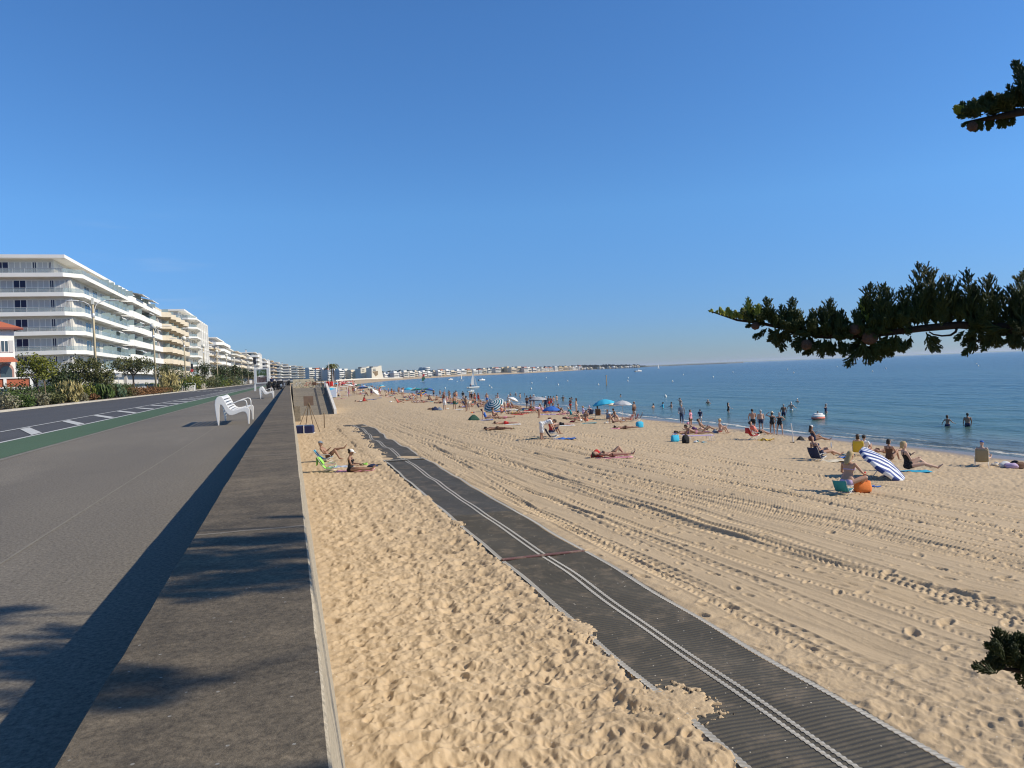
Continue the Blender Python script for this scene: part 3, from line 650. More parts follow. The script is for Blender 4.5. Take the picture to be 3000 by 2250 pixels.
def template(pose, sex, fine=False):
    key = (pose, sex, fine)
    if key in TEMPL: return TEMPL[key]
    p = POSES[pose]; mb = MB(); fem = sex == 'f'; heavy = sex == 'h'
    sp = nv(p['sp']); fc = V(p['fc']); fc = nv(fc-sp*fc.dot(sp)); lf = sp.cross(fc)
    pel = V((0, 0, 0)); hd = nv(p.get('hd', p['sp']))
    if fem: S = [(-.15, .05, .05), (-.12, .12, .085), (-.04, .172, .115), (.04, .168, .11), (.13, .13, .09), (.20, .123, .085), (.30, .145, .098), (.38, .16, .10), (.44, .15, .085), (.475, .10, .065), (.50, .052, .05)]
    elif heavy: S = [(-.15, .05, .05), (-.12, .13, .10), (-.04, .18, .13), (.05, .185, .16), (.14, .185, .175), (.23, .18, .16), (.32, .19, .135), (.40, .20, .12), (.46, .175, .095), (.495, .11, .07), (.52, .06, .055)]
    else: S = [(-.15, .05, .05), (-.12, .12, .09), (-.04, .163, .112), (.05, .15, .10), (.14, .145, .098), (.23, .158, .105), (.32, .18, .118), (.40, .195, .11), (.46, .175, .09), (.495, .11, .07), (.52, .058, .055)]
    k = S[-1][0]
    loft(mb, [(pel+sp*t+fc*(.02*sin(max(0, t)*6)-.01), lf, fc, w, d) for t, w, d in S], 18)
    for sg in (1, -1):
        mb.ball(pel-sp*.07+lf*sg*.075-fc*.055, .088 if not fem else .095, 10, 7)
        if fem: mb.ball(pel+sp*.315+lf*sg*.072+fc*.085, .058, 10, 7)
        mb.ball(pel+sp*(k-.075)+lf*sg*(.165 if fem else .185), .052 if fem else .062, 10, 7)
    neck = pel+sp*k; hc = neck+(sp*.4+hd*.6)*.09+hd*.085
    cone(mb, neck-sp*.04, hc-hd*.03, .052 if fem else .06, .05, 10)
    hf = fc-hd*fc.dot(hd); hf = nv(hf) if hf.length > .1 else fc; hl = hd.cross(hf)
    H = [(-.115, .028, .034, .045), (-.095, .045, .06, .03), (-.06, .060, .083, .014), (-.015, .071, .093, .004), (.03, .075, .098, 0), (.07, .068, .088, -.004), (.10, .048, .062, -.008), (.118, .02, .03, -.01)]
    loft(mb, [(hc+hd*t+hf*o, hl, hf, w, d) for t, w, d, o in H], 14)
    mb.ball(hc-hd*.022+hf*.098, (.013, .013, .018), 6, 5); mb.ball(hc-hd*.06+hf*.09, .014, 6, 5); mb.ball(hc+hd*.025+hf*.088, (.03, .03, .012), 6, 5)
    for sg in (1, -1): mb.ball(hc-hd*.01+hl*sg*.076-hf*.005, (.014, .012, .026), 6, 5)
    segs = [('torso', pel-sp*.12, neck, .14), ('head', hc-hd*.1, hc+hd*.1, .08)]
    for i, sg in enumerate((1, -1)):
        shd = pel+sp*(k-.075)+lf*sg*(.175 if fem else .2); ua = nv(p['ua'][i]); fa = nv(p['fa'][i]); q = 1 if not fem else .86
        el = shd+ua*.275; wr = el+fa*.245
        cone(mb, shd, el, .048*q, .037*q); cone(mb, shd+ua*.08, shd+ua*.17, .048*q, .045*q); cone(mb, el, wr, .038*q, .025*q); cone(mb, el+fa*.03, el+fa*.1, .04*q, .037*q)
        hand(mb, wr, fa, -lf*sg*.6+fc*.35 if pose in ('stand', 'walk', 'relaxed') else D_, sg, fine)
        segs += [('uarm', shd, el, .05), ('farm', el, wr, .04), ('hand', wr, wr+fa*.18, .04)]
        hip = pel-sp*.06+lf*sg*.085; th = nv(p['th'][i]); sh = nv(p['sh'][i]); ft = nv(p['ft'][i])
        kn = hip+th*.42; an = kn+sh*.40; q = 1.06 if fem else 1
        cone(mb, hip, kn, .091*q, .059); cone(mb, hip+th*.02, hip+th*.17, .088*q, .077*q); cone(mb, kn, an, .057, .04); cal = -ft if abs(ft.dot(sh)) < .7 else -fc
        cal = nv(cal-sh*cal.dot(sh)) if (cal-sh*cal.dot(sh)).length > .1 else V((0, 0, 0)); cone(mb, kn+sh*.08+cal*.018, kn+sh*.18+cal*.014, .056, .05)
        s2 = ft.cross(sh); s2 = nv(s2) if s2.length > .1 else lf; upf = nv(-(sh-ft*sh.dot(ft)))
        heel = an+sh*.045-ft*.045
        loft(mb, [(heel, s2, upf, .026, .028), (an+sh*.035+ft*.02, s2, upf, .033, .038), (an+sh*.045+ft*.09, s2, upf, .040, .026), (an+sh*.055+ft*.145, s2, upf, .043, .016), (an+sh*.058+ft*.185, s2, upf, .030, .010)], 10)
        cone(mb, an, heel+ft*.02, .035, .03, 8)
        for j in range(5): cone(mb, an+sh*.057+ft*(.165-.004*j)+s2*(-.030+.015*j)*sg, an+sh*.06+ft*(.20-.008*j)+s2*(-.030+.015*j)*sg, .0095, .007, 6)
        segs += [('thigh', hip, kn, .075), ('shin', kn, an, .05), ('foot', heel, an+ft*.2, .04)]
    me = remesh(mb, 'person_body', .0125 if fine else .019, 2)
    n = len(me.vertices); co = np.empty(n*3, np.float32); me.vertices.foreach_get('co', co); co = co.reshape(-1, 3)
    zmin = float(co[:, 2].min()); off = V((0, 0, -zmin))
    # nearest segment labelling
    best = np.full(n, 9e9); lab = np.zeros(n, int); par = np.zeros(n); names = []
    for si, (nm, a, b, r) in enumerate(segs):
        a = np.array(a); d = np.array(b)-a; t = ((co-a)@d)/(d@d); tc = np.clip(t, 0, 1); dist = np.linalg.norm(co-a-tc[:, None]*d, axis=1)/r
        m = dist < best; best[m] = dist[m]; lab[m] = si; par[m] = t[m]; names.append(nm)
    tz = (co@np.array(sp)); fz = co@np.array(fc); lz = co@np.array(lf)
    co[:, 2] -= zmin; me.vertices.foreach_set('co', co.ravel()); me.update()
    T = dict(me=me, names=np.array(names), lab=lab, par=par, tz=tz, fz=fz, lz=lz, hc=hc+off, hd=hd, hf=hf, hl=hl, k=k, sp=sp, fc=fc, lf=lf, pel=pel+off, cloth={})
    TEMPL[key] = T; return T
def cloth_mesh(T, kind):
    if kind in T['cloth']: return T['cloth'][kind]
    me = T['me']; nm = T['names'][T['lab']]; t = T['tz']; par = T['par']; lz = np.abs(T['lz']); fz = T['fz']
    tor = (nm == 'torso')|(nm == 'uarm')&(par < .08)|(nm == 'thigh')&(par < .02)
    bri = ((nm == 'torso') & (t < .03)) | ((nm == 'thigh') & (par < .10)&(t < .02)); off = .008
    if kind == 'briefs': m = bri
    elif kind == 'shorts': m = ((nm == 'torso') & (t < .05)) | ((nm == 'thigh') & (par < .62)); off = .016
    elif kind == 'onepiece': m = bri | ((nm == 'torso') & (t < .36+.0)) | ((nm == 'torso') & (t >= .36) & (t < .46) & (lz > .065) & (lz < .105))
    elif kind == 'bikini_bottom': m = ((nm == 'torso') & (t < -.01)) | ((nm == 'thigh') & (par < .07)&(t < 0))
    elif kind == 'bikini_top': m = (nm == 'torso') & (t > .265) & (t < .365) & ((fz > .03) | (t < .30))
    elif kind == 'top': m = (nm == 'torso') & (t > .0) & (t < .45); off = .014
    elif kind == 'tshirt': m = ((nm == 'torso') & (t > -.10) & (t < .505)) | ((nm == 'uarm') & (par < .6)); off = .018
    elif kind == 'longshirt': m = ((nm == 'torso') & (t > -.13) & (t < .505)) | (nm == 'uarm') | ((nm == 'farm') & (par < .8)); off = .018
    elif kind == 'trousers': m = ((nm == 'torso') & (t < .04)) | (nm == 'thigh') | ((nm == 'shin') & (par < .88)); off = .018
    elif kind == 'knee_shorts': m = ((nm == 'torso') & (t < .05)) | (nm == 'thigh') | ((nm == 'shin')&(par < .1)); off = .022
    elif kind == 'dress': m = ((nm == 'torso') & (t < .42)) | ((nm == 'thigh') & (par < .75)); off = .022
    n = len(me.vertices); co = np.empty(n*3, np.float32); me.vertices.foreach_get('co', co); co = co.reshape(-1, 3)
    no = np.empty(n*3, np.float32); me.vertices.foreach_get('normal', no); no = no.reshape(-1, 3)
    fs = [tuple(p.vertices) for p in me.polygons if all(m[i] for i in p.vertices)]
    used = sorted({i for f in fs for i in f}); mp = {i: j for j, i in enumerate(used)}
    o = MB(); 
    if used:
        wr = .005*np.sin(co[:, 2]*31+co[:, 0]*43+np.sin(co[:, 1]*40)*2)
        base = co+no*(off+wr*(off > .01))[:, None] if off > .01 else co+no*off
        o.add([V(base[i].tolist()) for i in used], [tuple(mp[i] for i in f) for f in fs])
        # turned-in hem
        edges = {}
        for f in fs:
            for a, b in zip(f, f[1:]+f[:1]): edges[(a, b)] = 1
        bd = [(a, b) for a, b in edges if (b, a) not in edges]
        for a, b in bd: o.add([base[a], base[b], co[b]-no[b]*.002, co[a]-no[a]*.002], [(1, 0, 3, 2)])
    r = bpy.data.meshes.new(kind); r.from_pydata([tuple(map(float, v)) for v in o.v], [], o.f); r.polygons.foreach_set('use_smooth', [True]*len(r.polygons)); r.update()
    T['cloth'][kind] = r; return r
HEADM = {}
def head_piece(T, kind, key):
    k = (key, kind)
    if k in HEADM: return HEADM[k]
    hc, hd, hf, hl = T['hc'], T['hd'], T['hf'], T['hl']; mb = MB()
    if kind in ('short', 'long', 'bun', 'bob'):
        secs = [(.128, .022, .03, -.012), (.115, .055, .068, -.012), (.09, .077, .090, -.018), (.06, .085, .090, -.032), (.0, .084, .074, -.048), (-.04, .076, .058, -.055)]
        if kind == 'short': secs.append((-.075, .055, .035, -.055))
        elif kind == 'bob': secs += [(-.08, .085, .06, -.05), (-.12, .075, .05, -.05)]
        elif kind == 'bun': secs.append((-.07, .055, .035, -.055)); mb.ball(hc+hd*.07-hf*.12, .045, 8, 6)
        else: secs += [(-.09, .085, .05, -.065), (-.16, .09, .04, -.085), (-.24, .075, .03, -.10), (-.30, .04, .02, -.105)]
        loft(mb, [(hc+hd*t+hf*o, hl, hf, w, d) for t, w, d, o in secs], 14)
    if kind in ('cap', 'bathcap'):
        loft(mb, [(hc+hd*t+hf*-.004, hl, hf, w, d) for t, w, d in ((.135, .02, .03), (.122, .055, .07), (.09, .08, .10), (.045, .085, .108), (.035, .084, .107))], 16)
        if kind == 'cap':
            c = hc+hd*.048+hf*.12; mb.add([c+hl*.07-hf*.03, c-hl*.07-hf*.03, c-hl*.045+hf*.06-hd*.012, c+hl*.045+hf*.06-hd*.012]+[c+hl*.07-hf*.03+hd*.008, c-hl*.07-hf*.03+hd*.008, c-hl*.045+hf*.06-hd*.004, c+hl*.045+hf*.06-hd*.004], [(0, 1, 2, 3), (7, 6, 5, 4), (0, 3, 7, 4), (1, 5, 6, 2), (3, 2, 6, 7), (0, 4, 5, 1)])
    if kind == 'hat':
        loft(mb, [(hc+hd*t, hl, hf, w, d) for t, w, d in ((.16, .05, .06), (.155, .068, .08), (.10, .085, .10), (.06, .09, .108), (.055, .165, .185), (.045, .17, .19), (.043, .085, .10))], 18)
    me = bpy.data.meshes.new(kind); me.from_pydata(mb.v, [], mb.f); me.polygons.foreach_set('use_smooth', [True]*len(me.polygons)); me.update()
    HEADM[k] = me; return me
SKIN = {}
def skin(i):
    if i not in SKIN:
        c = [(.54, .35, .25), (.44, .26, .175), (.32, .18, .115), (.22, .12, .075), (.60, .42, .32)][i]
        m, n, b = nmat('skin'); nz = noi(n, 9, 4, .6)
        n.links.new(mixc(n, nz.outputs['Fac'], tuple(q*.85 for q in c), tuple(q*1.12 for q in c)), b.inputs['Base Color'])
        b.inputs['Roughness'].default_value = .55; b.inputs['Specular IOR Level'].default_value = .35; SKIN[i] = m
    return SKIN[i]
CLOTHC = {'black': (.012, .012, .014), 'navy': (.018, .028, .075), 'white': (.74, .73, .70), 'red': (.55, .035, .03), 'blue': (.03, .12, .42), 'cyan': (.04, .42, .62), 'green': (.03, .14, .10), 'lime': (.30, .62, .10),
 'lilac': (.50, .38, .55), 'grey': (.20, .24, .29), 'brown': (.12, .06, .035), 'pink': (.68, .30, .36), 'orange': (.72, .20, .04), 'yellow': (.70, .48, .04), 'denim': (.04, .07, .14), 'khaki': (.30, .25, .15), 'cream': (.66, .58, .44), 'purple': (.12, .05, .16), 'straw': (.60, .46, .24), 'teal': (.03, .26, .30), 'olive': (.10, .12, .04), 'dgreen': (.02, .07, .045), 'coral': (.70, .22, .16)}
def cl(c): return mat('cloth_'+c, CLOTHC[c], .85, .18, 25, bump=.3, bscale=60)
HAIRC = {'dark': (.018, .012, .008), 'brown': (.06, .033, .018), 'blond': (.42, .31, .15), 'grey': (.38, .36, .33), 'red': (.12, .035, .02), 'white': (.6, .58, .54)}
def hr(c): return mat('hair_'+c, HAIRC[c], .6, .35, 40, bump=.6, bscale=90)
def child_obj(name, me, parent, m):
    o = bpy.data.objects.new(name, me); COL.objects.link(o); o.parent = parent
    if not me.materials: me.materials.append(m)
    o.material_slots[0].link = 'OBJECT'; o.material_slots[0].material = m; return o
CN = dict(briefs='briefs', shorts='swim_shorts', onepiece='swimsuit', bikini_top='bikini_top', bikini_bottom='bikini_bottom', top='top', tshirt='t_shirt', longshirt='shirt', trousers='trousers', knee_shorts='shorts', dress='dress')
def person(loc, pose, sex, ang, wear, hair, label, sk=1, s=1.0, group=None, fine=False, cat='person', dz=0.0, tilt=None):
    """loc: world point under the pelvis; ang: facing, degrees anticlockwise from +X; wear: [(garment, colour)]; hair: (kind, colour)"""
    T = template(pose, sex, fine); key = (pose, sex, fine)
    r = empty('person', loc, radians(ang), label, cat, group, s); r.location.z += dz; r.scale = (s*1.12, s*1.12, s*1.05)
    if tilt: r.rotation_euler = (tilt[0], tilt[1], radians(ang))
    child_obj('body', T['me'], r, skin(sk))
    for g, c in [q for w_ in wear for q in ([('bikini_top', w_[1]), ('bikini_bottom', w_[1])] if w_[0] == 'bikini' else [w_])]: child_obj(CN[g], cloth_mesh(T, g), r, cl(c))
    for hk, hcx in (hair if isinstance(hair, list) else [hair]):
        if hk is None: continue
        isH = hk in ('cap', 'bathcap', 'hat')
        child_obj({'cap': 'cap', 'bathcap': 'swim_cap', 'hat': 'sun_hat'}.get(hk, 'hair'), head_piece(T, hk, key), r, cl(hcx) if isH else hr(hcx))
    return r
# ================================================================ THINGS ON THE BEACH
WOOD = mat('weathered_wood', (.22, .16, .10), .85, .3, 8, bump=.3)
METAL = mat('painted_metal', (.62, .62, .60), .4, .1, 8, metal=.3)
DMETAL = mat('dark_metal', (.06, .06, .065), .5, .2, 8, metal=.4)
WHITEP = mat('white_paint', (.74, .73, .70), .5, .05, 4)
def canopy(par, r, h, cols, ring=None, mt=None, sag=.10, nseg=8, valance=.10):
    """umbrella cloth: ribs straight, cloth sagging between them, short hanging edge"""
    K = 14; n = nseg*4; mb = MB(); vs = []
    for i in range(K+1):
        t = i/K; z = -h*(t**1.75)
        for j in range(n):
            ph = (j % 4)/4; sagf = 1-.055*sin(pi*ph)*t; a = 2*pi*j/n
            vs.append((r*t*sagf*cos(a), r*t*sagf*sin(a), z-.02*sin(pi*ph)*t))
    for j in range(n):
        x, y, z = vs[K*n+j]; vs.append((x*1.005, y*1.005, z-valance*(.8+.2*sin(pi*((j % 4)/4)))))
    fs = []; mi = []
    for i in range(K+1):
        for j in range(n):
            fs.append((i*n+j, i*n+(j+1) % n, (i+1)*n+(j+1) % n, (i+1)*n+j)); mi.append((i//ring) % len(cols) if ring else 0)
    mb.v = vs; mb.f = fs; mb.mi = mi
    o = mb.build('canopy', [mt] if mt else [cl(c) if isinstance(c, str) else c for c in cols], par, smooth=True)
    sd = o.modifiers.new('s', 'SOLIDIFY'); sd.thickness = .006
    b = MB()
    for k in range(nseg):
        a = 2*pi*k/nseg; pts = [(r*t*cos(a), r*t*sin(a), -h*(t**1.75)-.015) for t in (.03, .35, .7, .99)]
        b = MB(); b.tube(pts, .006, 5); b.build('rib', METAL, par)
    return o
def parasol(loc, r, H, cols, label, ring=None, mt=None, tilt=(0, 0), h=None, pole='white', group='parasols on the beach', rz=0.0):
    """tilt: lean of the head towards world x and y, in degrees"""
    e = empty('parasol', loc, 0, label, 'parasol', group)
    T = V((sin(radians(tilt[0])), sin(radians(tilt[1])), 1)).normalized()
    top = V((0, 0, H*.62))+T*H*.38 if max(map(abs, tilt)) > 1 else V((0, 0, H))
    b = MB(); b.tube([(0, 0, -.25), (0, 0, H*.62), top+T*.02], .018, 8); b.ball(top+T*.05, .03, 8, 6); b.build('pole', cl(pole) if pole in CLOTHC else METAL, e, smooth=True)
    hub = bpy.data.objects.new('canopy_top', None)
    c = canopy(e, r, h or r*.38, cols, ring, mt)
    q = T.to_track_quat('Z', 'Y')
    M4 = Matrix.Translation(top) @ q.to_matrix().to_4x4() @ Matrix.Rotation(rz, 4, 'Z')
    for k in kids(e):
        if k.name.startswith(('canopy', 'rib')): k.matrix_basis = M4
    bpy.data.objects.remove(hub); return e
def beach_chair(loc, ang, col, label, back=62, frame=METAL, group='low folding chairs on the beach', towel=None, hi=.0):
    """low folding chair: crossed tube legs, sling seat, raked back, two arm rests. back: angle of the back from level"""
    e = empty('beach_chair', loc, radians(ang), label, 'chair', group)
    a = radians(back); hs = .17+hi; bk = V((-cos(a), 0, sin(a))); s0 = V((-.20, 0, hs-.02)); s1 = V((.27, 0, hs+.06)); tp = s0+bk*.62
    for s in (1, -1):
        b = MB(); y = s*.27
        b.tube([(-.36, y, 0), (-.05, y, hs*.6), (.27, y, hs+.07)], .011, 6); b.tube([(.30, y*.94, 0), (-.05, y*.94, hs*.6), (-.22, y*.94, hs)], .011, 6)
        b.tube([(-.38, y, 0), (-.38, y, 0), (-.34, y, .012)], .012, 6)
        b.build('leg', frame, e, smooth=True)
        b = MB(); b.tube([s0+V((0, y, 0)), tp+V((0, y, 0)), tp+bk*.02+V((0, y*.9, 0))], .011, 6); b.tube([s0+V((0, y, 0)), s1+V((0, y, 0))], .011, 6); b.build('side_rail', frame, e, smooth=True)
        b = MB(); am = s0+bk*.24+V((0, y, 0)); b.tube([am, (.05, y*1.04, hs+.20), (.21, y*1.04, hs+.19), (.26, y, hs+.07)], .010, 6); b.box(-.12, .20, y*1.04-.022, y*1.04+.022, hs+.20, hs+.222); b.build('armrest', frame, e)
    def sling(p, q, name, sag, dirn):
        b = MB(); n = 8; rows = []
        for i in range(n+1):
            t = i/n; c = p.lerp(q, t)+dirn*sag*sin(pi*t)
            for j in range(5): y = (-1+j*.5)*.26; b.v.append(tuple(c+V((0, y, 0))+dirn*sag*.5*(1-(j/2-1)**2)))
        for i in range(n):
            for j in range(4): b.f.append((i*5+j, i*5+j+1, (i+1)*5+j+1, (i+1)*5+j)); b.mi.append(0)
        o = b.build(name, cl(col), e, smooth=True); m = o.modifiers.new('s', 'SOLIDIFY'); m.thickness = .012
    sling(s0, s1, 'seat', .04, V((0, 0, -1))); sling(s0, tp, 'backrest', .035, V((-sin(a), 0, -cos(a))))
    if towel:
        b = MB(); n = 10
        for i in range(n+1):
            t = i/n; z = -.05+t*.55 if t < .5 else .22-(t-.5)*.5
            c = s0.lerp(tp, .35+.7*t/.5)+V((.05, 0, .02)) if t < .5 else tp+V((-.04-.04*(t-.5), 0, -.0-(t-.5)*.75))
            for j in range(7): b.v.append(tuple(c+V((.012*sin(j*2.1+i), (-1+j/3)*.25, .008*sin(j+i*1.3)))))
        for i in range(n):
            for j in range(6): b.f.append((i*7+j, i*7+j+1, (i+1)*7+j+1, (i+1)*7+j)); b.mi.append(0)
        o = b.build('draped_towel', cl(towel), None, smooth=True); o.modifiers.new('s', 'SOLIDIFY').thickness = .012
        o.location = loc; o.rotation_euler = (0, 0, radians(ang)); tag(o, towel+' towel hung over the back of the '+col+' chair', 'towel')
    return e
def towel(loc, ang, L, W, col, label, mt=None, crumple=.012, group='towels spread on the sand'):
    b = MB(); nx, ny = 22, 12; sd = rnd.random()*50
    for i in range(nx+1):
        for j in range(ny+1):
            x = (i/nx-.5)*L; y = (j/ny-.5)*W; k = crumple
            z = .012+k*2.2*abs(mnoise.noise((x*3+sd, y*3, sd)))+k*mnoise.noise((x*8, y*8+sd, 1))
            b.v.append((x+.03*mnoise.noise((y*3, sd, 0)), y+.03*mnoise.noise((x*3, sd, 5)), z))
    for i in range(nx):
        for j in range(ny): a = i*(ny+1)+j; b.f.append((a, a+ny+1, a+ny+2, a+1)); b.mi.append(0)
    o = b.build('towel', mt or cl(col), None, smooth=True); o.modifiers.new('s', 'SOLIDIFY').thickness = .012
    o.location = loc; o.rotation_euler = (0, 0, radians(ang)); tag(o, label, 'towel', group); return o
def bag(loc, ang, size, col, label, kind='tote', hcol=None, group='bags left on the sand'):
    w, d, h = size; e = empty('beach_bag' if kind != 'backpack' else 'backpack', loc, radians(ang), label, 'bag', group)
    b = MB(); secs = []; n = 16
    prof = {'tote': [(0, .82, .8), (.04, .95, 1), (.35, 1.02, 1.05), (.7, .95, .8), (.95, .98, .5), (1, .96, .42)], 'cooler': [(0, .96, .96), (.05, 1, 1), (.8, 1, 1), (.86, .9, .9), (1, .55, .55)], 'backpack': [(0, .85, .8), (.06, 1, 1), (.5, 1.02, 1.1), (.8, .9, .8), (.95, .6, .5), (1, .3, .25)], 'heap': [(0, 1.05, 1.05), (.2, 1, 1), (.6, .7, .6), (1, .2, .2)]}[kind]
    vs = []
    for t, fx, fy in prof:
        for j in range(n):
            a = 2*pi*j/n; ca, sa = cos(a), sin(a); q = .5; x = abs(ca)**q*(1 if ca > 0 else -1)*w/2*fx; y = abs(sa)**q*(1 if sa > 0 else -1)*d/2*fy
            wv = .03*w*mnoise.noise((x*9, y*9, t*5+w*10)); vs.append((x+wv, y+wv, h*t+(.05*h*mnoise.noise((x*6, y*6, 3)) if t > .9 else 0)))
    fs = [(i*n+j, i*n+(j+1) % n, (i+1)*n+(j+1) % n, (i+1)*n+j) for i in range(len(prof)-1) for j in range(n)]+[tuple(range(n-1, -1, -1)), tuple((len(prof)-1)*n+j for j in range(n))]
    b.add(vs, fs); b.build('body', cl(col), e, smooth=True)
    if kind in ('tote', 'cooler'):
        for s in (1, -1):
            b = MB(); b.tube([(-w*.25, s*d*.22, h*.75), (-w*.22, s*d*.25, h*1.15), (0, s*d*.25, h*1.3), (w*.22, s*d*.25, h*1.15), (w*.25, s*d*.22, h*.75)], .012, 6); b.build('handle', cl(hcol or col), e, smooth=True)
    if kind == 'backpack':
        b = MB(); b.box(-w*.3, w*.3, -d*.68, -d*.5, h*.12, h*.48); b.build('pocket', cl(hcol or col), e, bevel=.03)
        b = MB(); b.tube([(-w*.1, 0, h*.96), (-.02, 0, h*1.08), (w*.1, 0, h*.96)], .01, 6); b.build('handle', cl(col), e)
    return e
def heap(loc, s, cols, label, cat='clothes'):
    """a few bits of cloth dropped in a pile: one thing, cloths as parts"""
    e = empty('clothes_pile', loc, 0, label, cat)
    for i, c in enumerate(cols):
        b = MB(); a = 2*pi*i/len(cols)+.6; b.ball((s*.28*cos(a), s*.28*sin(a), s*.10), (s*.34, s*.27, s*.19), 16, 10)
        b.v = [(x+.16*s*mnoise.noise((x*9/s*.3, y*9/s*.3, i)), y+.16*s*mnoise.noise((y*3/s, z*8, i+4)), max(0.0, z+.10*s*mnoise.noise((x*8/s*.5, y*8/s*.5, i+9)))) for x, y, z in b.v]
        b.build('cloth', cl(c), e, smooth=True)
    return e
def sandals(loc, ang, col, label):
    e = empty('sandals', loc, radians(ang), label, 'sandals')
    for s in (-1, 1):
        b = MB(); b.prism([(-.13, -.04), (.10, -.045), (.14, 0), (.10, .045), (-.13, .04)], .03, .055, m=Matrix.Translation((0, s*.08, 0)) @ Matrix.Rotation(s*.3, 4, 'Z')); b.build('sole', cl(col), e)
    return e
IMR, AWAY = -16, 50
GB = 'bathers on the sand'; GW = 'bathers in the sea'
P_ = person
BW2 = stripes('navy_white_stripes', (.03, .05, .10), (.66, .68, .68), 1/.2, 0)
TS = stripes('toy_stripes', (.15, .25, .42), (.72, .74, .74), 1/.3, 1)

# ---- the pair beside the mat
a = sp(958, 1368)
beach_chair(sp(958, 1352), IMR+4, 'cyan', 'low cyan folding chair under the man in a dark cap left of the mat', 48)
P_(sp(962, 1352), 'recline_up', 'm', IMR+2, [('shorts', 'brown')], ('cap', 'grey'), 'tanned man in a dark cap reclining with one leg raised, left of the mat', 2, fine=True, dz=.10, group=GB)
beach_chair(sp(968, 1381), IMR+6, 'lime', 'low chair wrapped in a lime green towel, nearest the promenade wall', 58, towel='lime')
towel(sp(998, 1368), IMR, 1.3, .8, 'cyan', 'pale blue striped towel lying between the lime chair and the seated woman', TS)
towel(sp(1040, 1379), IMR+5, 1.7, .8, 'pink', 'pink and white towel under the outstretched legs of the woman in a white cap')
P_(sp(1028, 1382), 'sit_long', 'f', IMR-2, [('onepiece', 'black')], [('bun', 'dark'), ('cap', 'white')], 'woman in a black swimsuit and white cap sitting upright on a towel beside the mat', 2, fine=True, group=GB)
bag(sp(1092, 1366), IMR, (.5, .3, .12), 'navy', 'navy bundle lying on the sand at the edge of the mat, by the pink towel', 'heap')
heap(sp(1066, 1363), .4, ['lime', 'olive'], 'lime green cloth dropped behind the woman in a white cap')
sandals(sp(1108, 1364), 20, 'black', 'dark sandals beside the navy bundle at the mat edge')

# ---- timber tripod, post and blue windbreak rolls by the wall
p = sp(908, 1265); e = empty('wooden_tripod', p, 0, 'tall wooden tripod with a square board at its top standing by the sea wall', 'tripod')
tp = V((0, 0, 2.35))
for dx, dy in ((-1.0, -.3), (-.35, .9), (.35, .7), (.75, -.6)):
    b = MB(); b.tube([(dx, dy, 0), tp], [.035, .03], 7); b.build('leg', WOOD, e)
b = MB(); b.box(-.38, .38, -.02, .02, 2.1, 2.85); b.build('board', mat('brown_board', (.16, .11, .08), .8, .3, 3), e, bevel=.01)
p = sp(951, 1253); b = MB(); b.tube([(0, 0, -.2), (.01, 0, 1.0), (0, .01, 1.28)], [.05, .05, .045], 8); o = b.build('wooden_post', WOOD); o.location = p; tag(o, 'single short wooden post standing in the sand near the tripod', 'post')
p = sp(893, 1270); e = empty('equipment_bundle', p, radians(-14), 'dark blue strapped canvas bundle lying in front of the tripod', 'bundle')
b = MB(); b.box(-.72, .72, -.28, .28, .03, .62); b.build('canvas', mat('navy_canvas', (.012, .02, .085), .7, .3, 3, bump=.5, bscale=8), e, bevel=.09)
b = MB(); b.box(-.74, .74, -.3, .3, 0, .035); b.build('base_board', WHITEP, e)
b = MB(); b.box(-.035, .035, -.30, .30, .0, .645); b.build('strap', cl('white'), e); b = MB(); b.box(-.6, .6, -.24, .24, .60, .66); b.build('cover', mat('faded_blue_canvas', (.10, .17, .30), .8, .3, 4, bump=.4, bscale=10), e, bevel=.02)

# ---- ramp down to the beach with its parapet, upper landing
CONC = concrete_mat('ramp_concrete', (.30, .26, .20), (.21, .185, .145), st=0)
e = empty('beach_ramp', (0, 94, 0), 0, 'wide concrete ramp running down beside the sea wall to the sand', 'ramp')
b = MB(); ya, yb = 92.5, 112.0; n = 12
for i in range(n):
    y0 = ya+(yb-ya)*i/n; y1 = ya+(yb-ya)*(i+1)/n; z0 = ZSAND+(0-ZSAND)*i/n; z1 = ZSAND+(0-ZSAND)*(i+1)/n
    b.add([(.40, y0-94, z0), (4.9, y0-94, z0), (4.9, y1-94, z1), (.40, y1-94, z1), (.40, y0-94, -3.4), (4.9, y0-94, -3.4), (4.9, y1-94, -3.4), (.40, y1-94, -3.4)], [(0, 1, 2, 3), (1, 5, 6, 2), (0, 3, 7, 4)]+([(0, 4, 5, 1)] if i == 0 else []))
b.build('slope', CONC, e)
b = MB()
for i in range(n):
    y0 = ya+(yb-ya)*i/n-94; y1 = ya+(yb-ya)*(i+1)/n-94; z0 = ZSAND-ZSAND*i/n; z1 = ZSAND-ZSAND*(i+1)/n
    b.quad((3.25, y0, z0+.012), (3.5, y0, z0+.012), (3.5, y1, z1+.012), (3.25, y1, z1+.012)); b.quad((3.25, y0, z0-.01), (3.25, y0, z0+.012), (3.25, y1, z1+.012), (3.25, y1, z1-.01))
b.build('gutter', mat('dark_gutter', (.06, .055, .05), .9), e)
for k in range(1, 9):
    z = ZSAND-ZSAND*k/9; y = ya+(yb-ya)*k/9-94; b = MB(); b.box(.5, 3.2, y, y+.10, z-.05, z+.012)
    if k % 2 == 0: b.build('joint', M_SEAM, e)
b = MB(); b.prism([(4.9-0, 0), (5.2, 0), (5.2, 19.5), (4.9, 19.5)], 0, 1)
b.v = [(x, ya-94+y, (ZSAND-.3 if z < .5 else ZSAND-ZSAND*y/19.5+.55)) for x, y, z in b.v]; b.build('parapet', mat('white_render', (.72, .68, .60), .8, .1, 2, dirt=(.4, .34, .26), dscale=1.5), e)
